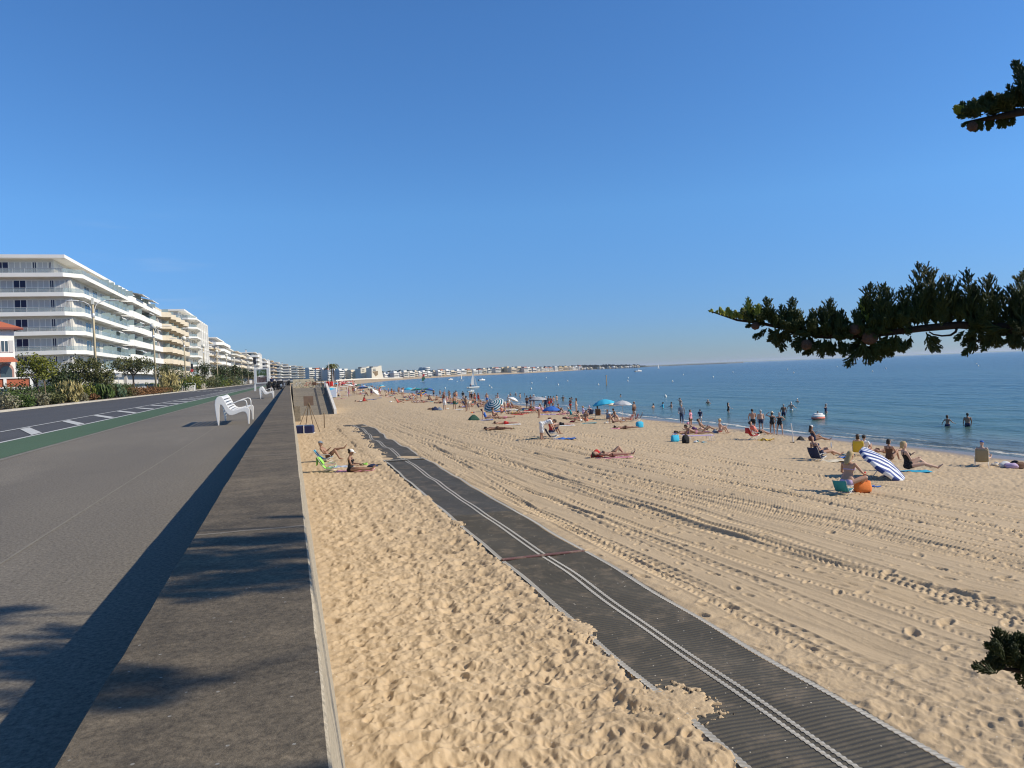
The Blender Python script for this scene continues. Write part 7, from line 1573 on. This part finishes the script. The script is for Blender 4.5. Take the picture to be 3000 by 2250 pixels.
# people, scooters and bicycles by the ramp head
P_(gp(797, 1141), 'walk', 'm', 80, [('tshirt', 'navy'), ('knee_shorts', 'khaki')], ('cap', 'white'), 'man in a navy shirt and khaki shorts walking away along the promenade', 1)
P_(V((-7.8, 190, 0)), 'walk', 'f', 80, [('tshirt', 'white'), ('shorts', 'denim')], ('bob', 'brown'), 'distant walker in a white top on the promenade', 1)
def bicycle(loc, ang, col, label, lean=8):
    e = empty('bicycle', loc, 0, label, 'bicycle', 'bicycles parked at the ramp head'); e.rotation_euler = (radians(lean), 0, radians(ang))
    for x in (-.52, .52):
        b = MB(); b.tube([(x+.33*cos(a), 0, .35+.33*sin(a)) for a in np.linspace(0, 2*pi, 24, endpoint=False)], .02, 6, closed=True); w = b.build('wheel', DMETAL, e, smooth=True)
        b = MB()
        for k in range(8): a = pi*k/8; b.tube([(x-.32*cos(a), 0, .35-.32*sin(a)), (x+.32*cos(a), 0, .35+.32*sin(a))], .0035, 3)
        b.build('spokes', METAL, w)
    b = MB(); F_ = [((-.52, 0, .35), (-.12, 0, .32)), ((-.12, 0, .32), (-.22, 0, .82)), ((-.52, 0, .35), (-.20, 0, .75)), ((-.12, 0, .32), (.36, 0, .80)), ((-.2, 0, .74), (.36, 0, .84)), ((.34, 0, .90), (.52, 0, .35))]
    for a, c in F_: b.tube([a, c], .02, 6)
    b.build('frame', cl(col), e); b = MB(); b.tube([(.34, 0, .88), (.32, 0, 1.02), (.28, -.26, 1.06), (.16, -.28, 1.05)], .014, 6); b.tube([(.32, 0, 1.02), (.28, .26, 1.06), (.16, .28, 1.05)], .014, 6); b.build('handlebar', DMETAL, e)
    b = MB(); b.ball((-.25, 0, .93), (.14, .08, .04), 8, 6); b.tube([(-.22, 0, .8), (-.24, 0, .92)], .014, 6); b.build('saddle', DMETAL, e, smooth=True)
    return e
BL = [((1.2, 117.0), 0, 'white', 'white bicycle leaning on the cream wall at the ramp head'), ((2.6, 117.0), 3, 'red', 'red bicycle leaning on the cream wall right of the white one'), ((3.5, 116.4), 12, 'brown', 'brown bicycle with a dark bag at the right end of the cream wall')]
for (x, y), a, c, l in BL: bicycle((x, y, 0), a, c, l)
b = MB(); b.box(-.3, .3, -.12, .12, 0, .45); o = b.build('pannier_bag', cl('brown'), bevel=.05); o.location = (3.5, 116.15, .35); tag(o, 'dark reddish bag hanging on the brown bicycle', 'bag')
for i in range(4): bicycle((4.55-.05*i, 112.5-i*2.2, 0 if i == 0 else ZSAND-ZSAND*(112.5-i*2.2-92.5)/19.5), 82, ['black', 'black', 'dgreen', 'black'][i], ['dark bicycle at the top of the ramp against the white parapet', 'dark bicycle second from the top against the white parapet', 'dark green bicycle third from the top against the white parapet', 'lowest dark bicycle leaning on the white ramp parapet'][i], -10)
def scooter(loc, ang, col, label):
    e = empty('motor_scooter', loc, radians(ang), label, 'scooter', 'motor scooters parked beside the sea wall')
    for x in (-.6, .65): b = MB(); b.lathe([(0, -.06), (.2, -.07), (.26, -.04), (.26, .04), (.2, .07), (0, .06)], n=16); o = b.build('wheel', DMETAL, e); o.location = (x, 0, .26); o.rotation_euler = (pi/2, 0, 0)
    b = MB(); b.prism([(-.95, .55), (-.8, .3), (-.3, .22), (.3, .2), (.42, .35), (.62, .95), (.5, 1.02), (.25, .42), (-.05, .40), (-.12, .72), (-.85, .78)], -.17, .17, m=Matrix.Rotation(pi/2, 4, 'X')); b.build('body', cl(col), e, bevel=.05)
    b = MB(); b.box(-.8, -.1, -.15, .15, .74, .84); b.build('seat', DMETAL, e, bevel=.04); b = MB(); b.tube([(.5, 0, .95), (.46, 0, 1.08), (.42, -.3, 1.12)], .02, 6); b.tube([(.46, 0, 1.08), (.42, .3, 1.12)], .02, 6); b.build('handlebar', DMETAL, e)
    b = MB(); b.box(-1.05, -.7, -.2, .2, .85, 1.2); b.build('top_box', cl('black'), e, bevel=.05); b = MB(); b.ball((.62, 0, .85), (.06, .1, .09), 8, 6); b.build('headlight', mat('lamp_glass', (.7, .72, .74), .15), e, smooth=True)
    return e
for i, (x, y) in enumerate(((-2.6, 103), (-2.0, 104.5), (-1.5, 107), (-1.3, 111), (-1.2, 115), (-.2, 121))):
    scooter((x, y, 0), 100, 'black' if i != 3 else 'grey', ['black scooter at the left of the cluster beside the wall', 'black scooter in the middle of the cluster beside the wall', 'black scooter at the right of the cluster, touching the wall shadow', 'grey scooter behind the black cluster', 'black scooter fifth in the line by the wall', 'black scooter at the far end of the line by the wall'][i])
for i in range(4): bicycle((-.95+.1*i, 112+i*2.4, 0), 84, ['black', 'navy', 'grey', 'black'][i], ['black bicycle just beyond the scooters', 'navy bicycle beyond the scooters', 'grey bicycle beyond the scooters', 'farthest black bicycle in the row beyond the scooters'][i], 6)
# masts and flags above the ramp
def mast(px, py0, py1, zc, col, label, r=.07, name='mast'):
    a = dp(px, py1, zc); c = dp(px, py0, zc); b = MB(); b.tube([(0, 0, 0), (0, 0, c.z-a.z)], [r, r*.6], 6); o = b.build(name, mat('mast_'+col, {'white': (.75, .75, .75), 'dark': (.08, .08, .09)}[col], .5), None); o.location = a; tag(o, label, 'mast')
mast(966, 1061, 1140, 165, 'white', 'tall white flagpole above the striped cabin', .09); mast(938, 1075, 1125, 200, 'dark', 'thin dark mast left of the white flagpole'); mast(960, 1075, 1125, 215, 'dark', 'thin dark mast directly beside the white flagpole'); mast(983, 1076, 1125, 215, 'dark', 'thin dark mast right of the white flagpole')
mast(976, 1100, 1128, 170, 'white', 'short white post right of the white flagpole', .12); mast(990, 1112, 1150, 150, 'white', 'short white post above the goal frame', .1)
q = dp(957, 1123, 160); 
for i, (px, c) in enumerate(((956, 'red'), (966, 'red'), (950, 'white'))):
    a = dp(px, 1132, 158); e = empty('beach_flag', a, 0, ['red flag left of the white flagpole', 'red flag just right of the white flagpole', 'white flag left of both red flags'][i], 'flag'); b = MB(); b.tube([(0, 0, -2.6), (0, 0, 1.2)], .03, 5); b.build('pole', METAL, e)
    b = MB(); 
    for k in range(7): b.v += [(.0+.12*k, .05*sin(k*1.4), 0), (.12*k, .05*sin(k*1.4+.5), 1.0)]
    b.f = [(2*k, 2*k+2, 2*k+3, 2*k+1) for k in range(6)]; b.mi = [0]*6; o = b.build('cloth', cl(c), e); o.modifiers.new('s', 'SOLIDIFY').thickness = .01
# palms and beach club behind the ramp
def palm(px, py, zc, h, label):
    q = dp(px, py, zc); e = empty('palm_tree', q, 0, label, 'tree'); b = MB(); b.tube([(0, 0, 0), (.1, 0, h*.5), (0, 0, h)], [.25, .2, .18], 8); b.build('trunk', BARK, e)
    for k in range(14):
        a = 2*pi*k/14; up = .6 if k % 2 else .1; b = MB(); P0 = [(0, 0, h), (cos(a)*1.0, sin(a)*1.0, h+up+.2), (cos(a)*1.9, sin(a)*1.9, h+up-.3), (cos(a)*2.4, sin(a)*2.4, h+up-1.2)]
        sd = V((-sin(a), cos(a), 0)); ws = [.1, .35, .3, .05]; b.v = [tuple(V(p)+sd*w*s_+V((0, 0, -.12*abs(s_)))) for p, w in zip(P0, ws) for s_ in (-1, 0, 1)]; b.f = [(i*3+j, i*3+j+1, i*3+j+4, i*3+j+3) for i in range(3) for j in range(2)]; b.mi = [0]*6; b.build('frond', LF['olive'], e)
palm(972, 1122, 260, 5.5, 'left palm tree behind the flagpoles'); palm(978, 1121, 275, 6, 'right palm tree behind the flagpoles')
q = dp(1030, 1128, 300); e = empty('beach_club', V((12, 300, bz(12, 300))), 0, 'low white beach club pavilion behind the crowd', 'building'); b = MB(); b.box(-9, 4, 0, 8, 0, 2.6); b.build('wall', CRM, e); b = MB(); b.box(-10, 5, -1.5, 9, 2.6, 2.85); b.build('roof', BRW, e)
for k in range(6): b = MB(); b.box(-8+k*2, -7+k*2, -.06, 0, .8, 2.1); b.build('window', PANE, e)

# ================================================================ CYPRESS reaching in from the right
CY = leaf_mat('cypress_foliage', (.030, .044, .008), .4); CYT = mat('cypress_bark', (.028, .018, .011), .9, .3, 20, bump=.6, bscale=60); CYN = leaf_mat('cypress_new_growth', (.20, .23, .035), .25)
def plume_arrays(seed, L=.26, wid=.070, dens=34):
    """one upright spray: scaly cords branching from a stem; returns axis segments (a, b, ra, rb)"""
    r = random.Random(seed); S = []; bend = V((r.uniform(-.12, .12), r.uniform(-.12, .12), 0)); pt = lambda t: V((0, 0, 1))*L*t+bend*L*t*t
    for i in range(6): S.append((pt(i/6), pt((i+1)/6), .0035*(1-i/8), .0035*(1-(i+1)/8)))
    for i in range(dens):
        t = .04+.94*(i+r.random())/dens; a = i*2.4+r.uniform(-.3, .3); env = wid*(sin(pi*min(1, .22+t*.84)))**.8*r.uniform(.7, 1.2)
        d = V((cos(a), sin(a), r.uniform(.75, 1.25))).normalized(); p = pt(t); l = env; q = p+d*l+V((0, 0, 1))*l*.25; S.append((p, q, .0026, .0019)); 
        for k in range(5):
            u = .25+.75*(k+r.random()*.6)/5; b0 = p.lerp(q, min(1, u)); da = (d+V((r.uniform(-.9, .9), r.uniform(-.9, .9), r.uniform(.2, 1.0)))*.85).normalized(); ll = l*r.uniform(.26, .46)+.008
            b1 = b0+da*ll; S.append((b0, b1, .0024, .0015))
            if ll > .018: dd = (da+V((r.uniform(-.8, .8), r.uniform(-.8, .8), .4))*.8).normalized(); S.append((b0.lerp(b1, .5), b0.lerp(b1, .5)+dd*ll*.55, .0021, .0014))
    A = np.array([s[0] for s in S]); B = np.array([s[1] for s in S]); return A, B, np.array([s[2] for s in S]), np.array([s[3] for s in S])
PL = [plume_arrays(i, dens=30+4*(i % 3)) for i in range(5)]
def cords(name, items, m, par):
    """items: (variant, origin, direction, scale, spin) -> one foliage mesh of thin three sided cords"""
    Vs = []; n = 0
    for v, o, d, s, spin in items:
        A, B, ra, rb = PL[v]; q = V(d).normalized().to_track_quat('Z', 'Y').to_matrix() @ Matrix.Rotation(spin, 3, 'Z'); Mx = np.array(q).T*s
        A2 = A@Mx+np.array(o); B2 = B@Mx+np.array(o); D = B2-A2; D /= np.linalg.norm(D, axis=1)[:, None]+1e-9; ref = np.where(np.abs(D[:, 2:3]) < .9, np.array([[0, 0, 1.]]), np.array([[1., 0, 0]]))
        U = np.cross(D, ref); U /= np.linalg.norm(U, axis=1)[:, None]+1e-9; W = np.cross(D, U); sc = min(1.5, max(1.0, s*.9))
        ring = []
        for P, rr in ((A2, ra*sc), (B2, rb*sc)):
            for k in range(3): ring.append(P+(U*cos(2.094*k)+W*sin(2.094*k))*rr[:, None])
        ring.append(B2+D*rb[:, None]*1.5*sc); Vs.append(np.stack(ring, 1))
    X = np.concatenate(Vs); k = len(X); base = (np.arange(k)*7)[:, None]; q4 = np.concatenate([base+np.array([[0, 1, 4, 3]]), base+np.array([[1, 2, 5, 4]]), base+np.array([[2, 0, 3, 5]])]); t3 = np.concatenate([base+np.array([[3, 4, 6]]), base+np.array([[4, 5, 6]]), base+np.array([[5, 3, 6]])])
    me = bpy.data.meshes.new(name); me.vertices.add(7*k); me.vertices.foreach_set('co', X.reshape(-1).astype(np.float32)); me.loops.add(q4.size+t3.size); me.loops.foreach_set('vertex_index', np.concatenate([q4.ravel(), t3.ravel()]).astype(np.int32))
    me.polygons.add(len(q4)+len(t3)); me.polygons.foreach_set('loop_start', np.concatenate([np.arange(len(q4))*4, len(q4)*4+np.arange(len(t3))*3]).astype(np.int32)); me.update(calc_edges=True); me.materials.append(m)
    o = bpy.data.objects.new(name, me); COL.objects.link(o); o.parent = par; return o
def limb_pts(pp): return [dp(a, b, c) for a, b, c in pp]
def along(pts, t):
    n = len(pts)-1; i = min(n-1, int(t*n)); return V(pts[i]).lerp(V(pts[i+1]), t*n-i)
cyp = empty('cypress_tree', (7.2, 1.6, ZSAND), 0, 'dark cypress whose cone-bearing branches reach in from the right edge', 'tree'); CO = V(cyp.location)
b = MB(); b.tube([V((0, 0, -.3)), V((.1, .1, 2)), V((-.1, .2, 4.2)), V((.1, .1, 6.8)), V((0, 0, 9))], [.28, .24, .2, .14, .04], 12); b.build('trunk', CYT, cyp, smooth=True)
def rel(p): return V(p)-CO
def branch(pts, r0, r1, name='branch'):
    b = MB(); k = len(pts); b.tube([rel(p) for p in pts], [r0+(r1-r0)*i/(k-1) for i in range(k)], 8); return b.build(name, CYT, cyp, smooth=True)
rc_ = random.Random(21); UP = CU*.94+V((0, 0, .3))
main = limb_pts([(3330, 1010, 3.3), (3100, 975, 3.35), (2950, 958, 3.4), (2810, 952, 3.45), (2700, 962, 3.5), (2600, 975, 3.55), (2500, 985, 3.6), (2400, 985, 3.65), (2300, 962, 3.7), (2220, 945, 3.75), (2160, 938, 3.8), (2100, 918, 3.85), (2074, 910, 3.87)])
root = V((6.9, 1.9, 1.1)); br = branch([root, root.lerp(main[0], .5)+V((0, 0, -.1))]+main, .026, .002)
items = []; new = []; H = [(2082, 14), (2095, 18), (2110, 28), (2125, 30), (2140, 40), (2152, 36), (2170, 44), (2185, 55), (2202, 90), (2215, 70), (2230, 70), (2260, 95), (2290, 80), (2320, 110), (2350, 85), (2380, 105), (2415, 140), (2445, 130), (2480, 95), (2515, 130), (2545, 190), (2575, 190), (2610, 160), (2650, 170), (2690, 215), (2720, 160), (2755, 220), (2790, 190), (2830, 120), (2855, 215), (2885, 170), (2920, 150), (2960, 170), (2990, 200), (3030, 220), (3080, 200), (3140, 210)]
mpx = [2074, 2100, 2160, 2220, 2300, 2400, 2500, 2600, 2700, 2810, 2950, 3100]; mpy = [910, 918, 938, 945, 962, 985, 985, 975, 962, 952, 958, 975]; mz = [3.87, 3.85, 3.8, 3.75, 3.7, 3.65, 3.6, 3.55, 3.5, 3.45, 3.4, 3.35]
for px, h in H:
    zc = float(np.interp(px, mpx, mz)); py = float(np.interp(px, mpx, mpy))-h*.12
    for k in range(3 if h > 60 else 4):
        s = h*zc/F/.26*rc_.uniform(.66, .84)*(1 if k == 0 else .66); o = rel(dp(px+rc_.uniform(-9, 9), py+4, zc+rc_.uniform(-.05, .05))); dr = (UP+CR*rc_.uniform(-.22, .12)+FW*rc_.uniform(-.25, .25)); (new if px < 2235 or (px == 2545 and k == 1) else items).append((rc_.randrange(5), o, dr, s, rc_.uniform(0, 6)))
for i in range(230):     # dense short sprays hugging the limb
    px = rc_.uniform(2185, 2660) if i < 165 else rc_.uniform(2840, 3100); zc = float(np.interp(px, mpx, mz)); py = float(np.interp(px, mpx, mpy)); items.append((rc_.randrange(5), rel(dp(px, py-rc_.uniform(-12, 18), zc+rc_.uniform(-.05, .05))), UP*rc_.uniform(-.15, 1)+CR*rc_.uniform(-1, .3)+FW*rc_.uniform(-1, 1), rc_.uniform(.16, .34), rc_.uniform(0, 6)))
for i in range(60):
    px = rc_.uniform(2640, 2860); items.append((rc_.randrange(5), rel(dp(px, float(np.interp(px, mpx, mpy))-rc_.uniform(-2, 30), float(np.interp(px, mpx, mz))+rc_.uniform(-.05, .05))), UP+CR*rc_.uniform(-.9, .9)+FW*rc_.uniform(-.8, .8), rc_.uniform(.22, .42), rc_.uniform(0, 6)))
for px, n, dz in ((2260, 5, 10), (2300, 7, 15), (2350, 8, 15), (2390, 9, 30), (2440, 8, 12), (2500, 8, 20), (2540, 10, 75), (2580, 7, 30), (2620, 7, 30), (2650, 4, 25), (2700, 3, 35), (2840, 6, 22), (2880, 6, 20), (2960, 5, 12)):     # drooping bare-looking twigs
    for k in range(n):
        zc = float(np.interp(px, mpx, mz)); py = float(np.interp(px, mpx, mpy)); items.append((rc_.randrange(5), rel(dp(px+rc_.uniform(-30, 30), py+rc_.uniform(4, 18)+dz*.35*rc_.random(), zc+rc_.uniform(-.04, .04))), -UP*rc_.uniform(.3, .9)+CR*rc_.uniform(-.9, .9), rc_.uniform(.16, .29)*(1+dz/100), rc_.uniform(0, 6)))
cords('foliage', items, CY, br); cords('new_growth', new, CYN, br)
low = limb_pts([(3250, 935, 3.3), (3050, 972, 3.35), (2990, 975, 3.4), (2900, 982, 3.42), (2860, 1000, 3.43), (2845, 1008, 3.44)]); branch(low, .014, .003, 'side_branch')
loop = limb_pts([(2805, 955, 3.45), (2800, 972, 3.44), (2785, 982, 3.43), (2760, 984, 3.43), (2735, 980, 3.43), (2722, 972, 3.44)]); branch(loop, .006, .003, 'side_branch')
cords('foliage', [(rc_.randrange(5), rel(dp(px, py, 3.42)), UP*rc_.uniform(-.6, .8)+CR*rc_.uniform(-.6, .6), .35, rc_.uniform(0, 6)) for px, py in [(2860, 996), (2880, 988), (2910, 984), (2940, 985), (2975, 980), (3010, 976)] for _ in (0, 1)], CY, cyp)
def cone_(px, py, zc, r, lab=None):
    b = MB(); nn = 22; b.ball((0, 0, 0), r, 22, 16); b.v = [tuple(V(v)*(1+.16*(mnoise.cell_vector(V(v)/r*2.1).x-.5))) for v in b.v]; o = b.build('cone', mat('cypress_cone', (.085, .045, .026), .85, .4, 90, bump=.6, bscale=140), cyp, smooth=False); o.location = rel(dp(px, py, zc))
for px, py, rr in ((2213, 955, .019), (2362, 1010, .025), (2547, 990, .032), (2505, 965, .026)): cone_(px, py, float(np.interp(px, mpx, mz))-.05, rr)
# upper branch at the top right
up_ = limb_pts([(3400, 270, 3.0), (3150, 300, 3.2), (3050, 318, 3.3), (2960, 335, 3.35), (2880, 350, 3.4), (2830, 358, 3.42)]); ub = branch([V((7.1, 1.8, 3.6)), V((6.0, 2.0, 3.4))]+up_, .04, .004)
items = []; new = []
for i in range(75):
    px = rc_.uniform(2812, 3130); py = float(np.interp(px, [2810, 2880, 2960, 3050], [352, 345, 332, 315])); t = (px-2810)/300; h = (40 if px < 2850 else 46)*(1+.5*t); d_ = UP*rc_.uniform(.0, 1)+CR*rc_.uniform(-1.0, .2)+FW*rc_.uniform(-.7, .7)
    (new if px < 2828 else items).append((rc_.randrange(5), rel(dp(px, py-8-rc_.uniform(-6, 10)-20*t*rc_.random(), 3.38+rc_.uniform(-.07, .07))), d_, h*3.4/F/.26*rc_.uniform(.7, 1.2), rc_.uniform(0, 6)))
for i in range(26): px = rc_.uniform(2825, 2990); py = float(np.interp(px, [2810, 2880, 2960, 3050], [355, 350, 335, 320])); items.append((rc_.randrange(5), rel(dp(px, py+2, 3.4)), -UP*rc_.uniform(.2, .8)+CR*rc_.uniform(-.9, .5), rc_.uniform(.13, .22), rc_.uniform(0, 6)))
for i in range(24): items.append((rc_.randrange(5), rel(dp(rc_.uniform(2988, 3080), rc_.uniform(230, 310), 3.35+rc_.uniform(-.1, .1))), UP+CR*rc_.uniform(-.5, .5), rc_.uniform(.3, .5), rc_.uniform(0, 6)))
cords('foliage', items, CY, ub); cords('new_growth', new, CYN, ub); cone_(2848, 371, 3.36, .021)
# lower spray at the bottom right
lo_ = limb_pts([(3500, 1900, 2.9), (3200, 1960, 3.0), (3050, 1975, 3.0), (2950, 1960, 3.02), (2900, 1950, 3.03)]); lb = branch([V((7.0, 1.7, -.6)), V((5.0, 1.9, -.7))]+lo_, .03, .003); items = []
for i in range(75): px = rc_.uniform(2920, 3100); items.append((rc_.randrange(5), rel(dp(px, rc_.uniform(1915, 1975)-max(0, px-2900)*.0, 3.02+rc_.uniform(-.1, .1))), UP*rc_.uniform(-.3, 1)+CR*rc_.uniform(-.9, .6)+FW*rc_.uniform(-.7, .7), rc_.uniform(.24, .40), rc_.uniform(0, 6)))
for px, py, s in ((2925, 1915, .42), (2932, 1910, .36), (2975, 1920, .36), (2900, 1950, .24), (3000, 1935, .45), (2950, 1915, .34)): items.append((rc_.randrange(5), rel(dp(px, py, 3.0)), UP+CR*rc_.uniform(-.1, .1), s, rc_.uniform(0, 6)))
cords('foliage', items, CY, lb)
# limbs above and beside the frame: they throw the soft shade on the wall and the promenade
def shade_limb(target, h, dirs, n, s=.9, spread=.35, r0=.020):
    """spray of foliage h metres (vertically) up the sun's ray from a ground point"""
    k = h/SUND.z; items = []
    c = V(target)+SUND*k
    for i in range(n):
        u = rc_.uniform(-1, 1); o = c+V(dirs)*u+V((rc_.uniform(-1, 1), rc_.uniform(-1, 1), rc_.uniform(-1, 1)))*spread*.5; items.append((rc_.randrange(5), rel(o), V((rc_.uniform(-1, .2), rc_.uniform(-.6, .6), rc_.uniform(.2, 1))), s*rc_.uniform(.8, 1.3), rc_.uniform(0, 6)))
    e1 = c-V(dirs)*1.1; o = branch([V((7.2, 1.7, c.z-.5)), (V((7.2, 1.7, c.z-.5))+c)*.5+V((0, 0, .25)), c+V(dirs)*.6, c, e1], r0, .004); cords('foliage', items, CY, o)
shade_limb((-.02, 4.02, .45), 2.9, (.55, -.08, .05), 44, .9, .2)
shade_limb((-.12, 3.62, .45), 3.0, (.50, .02, .05), 40, .9, .26)
shade_limb((.0, 3.22, .45), 2.9, (.40, .05, .05), 40, .9, .24)
shade_limb((-.35, 3.75, .45), 3.05, (.18, .03, .0), 14, .7, .16)
shade_limb((-.42, 2.22, .45), 3.4, (.25, -.10, .05), 15, .8, .2, .007)
shade_limb((-.05, 1.52, .45), 3.4, (.5, -.03, .05), 18, .8, .10)
shade_limb((-1.75, 4.75, .0), 4.5, (.5, .15, .05), 30, 1.0, .25)
shade_limb((-1.9, 4.2, .0), 4.5, (.45, -.02, .05), 14, .9, .10)
shade_limb((-1.85, 3.75, .0), 4.7, (.35, .05, .05), 16, .9, .18)
# ---- the thin sea haze over the whole bay
b = MB(); b.box(-60000, 60000, -60000, 60000, -9, 45); m = bpy.data.materials.new('haze'); m.use_nodes = True; n = m.node_tree; n.nodes.remove(n.nodes['Principled BSDF'])
v = n.nodes.new('ShaderNodeVolumePrincipled'); v.inputs['Color'].default_value = (.80, .88, 1, 1); v.inputs['Density'].default_value = .00006; v.inputs['Anisotropy'].default_value = .2
n.links.new(v.outputs[0], n.nodes['Material Output'].inputs['Volume']); tag(b.build('haze', m), kind='stuff')
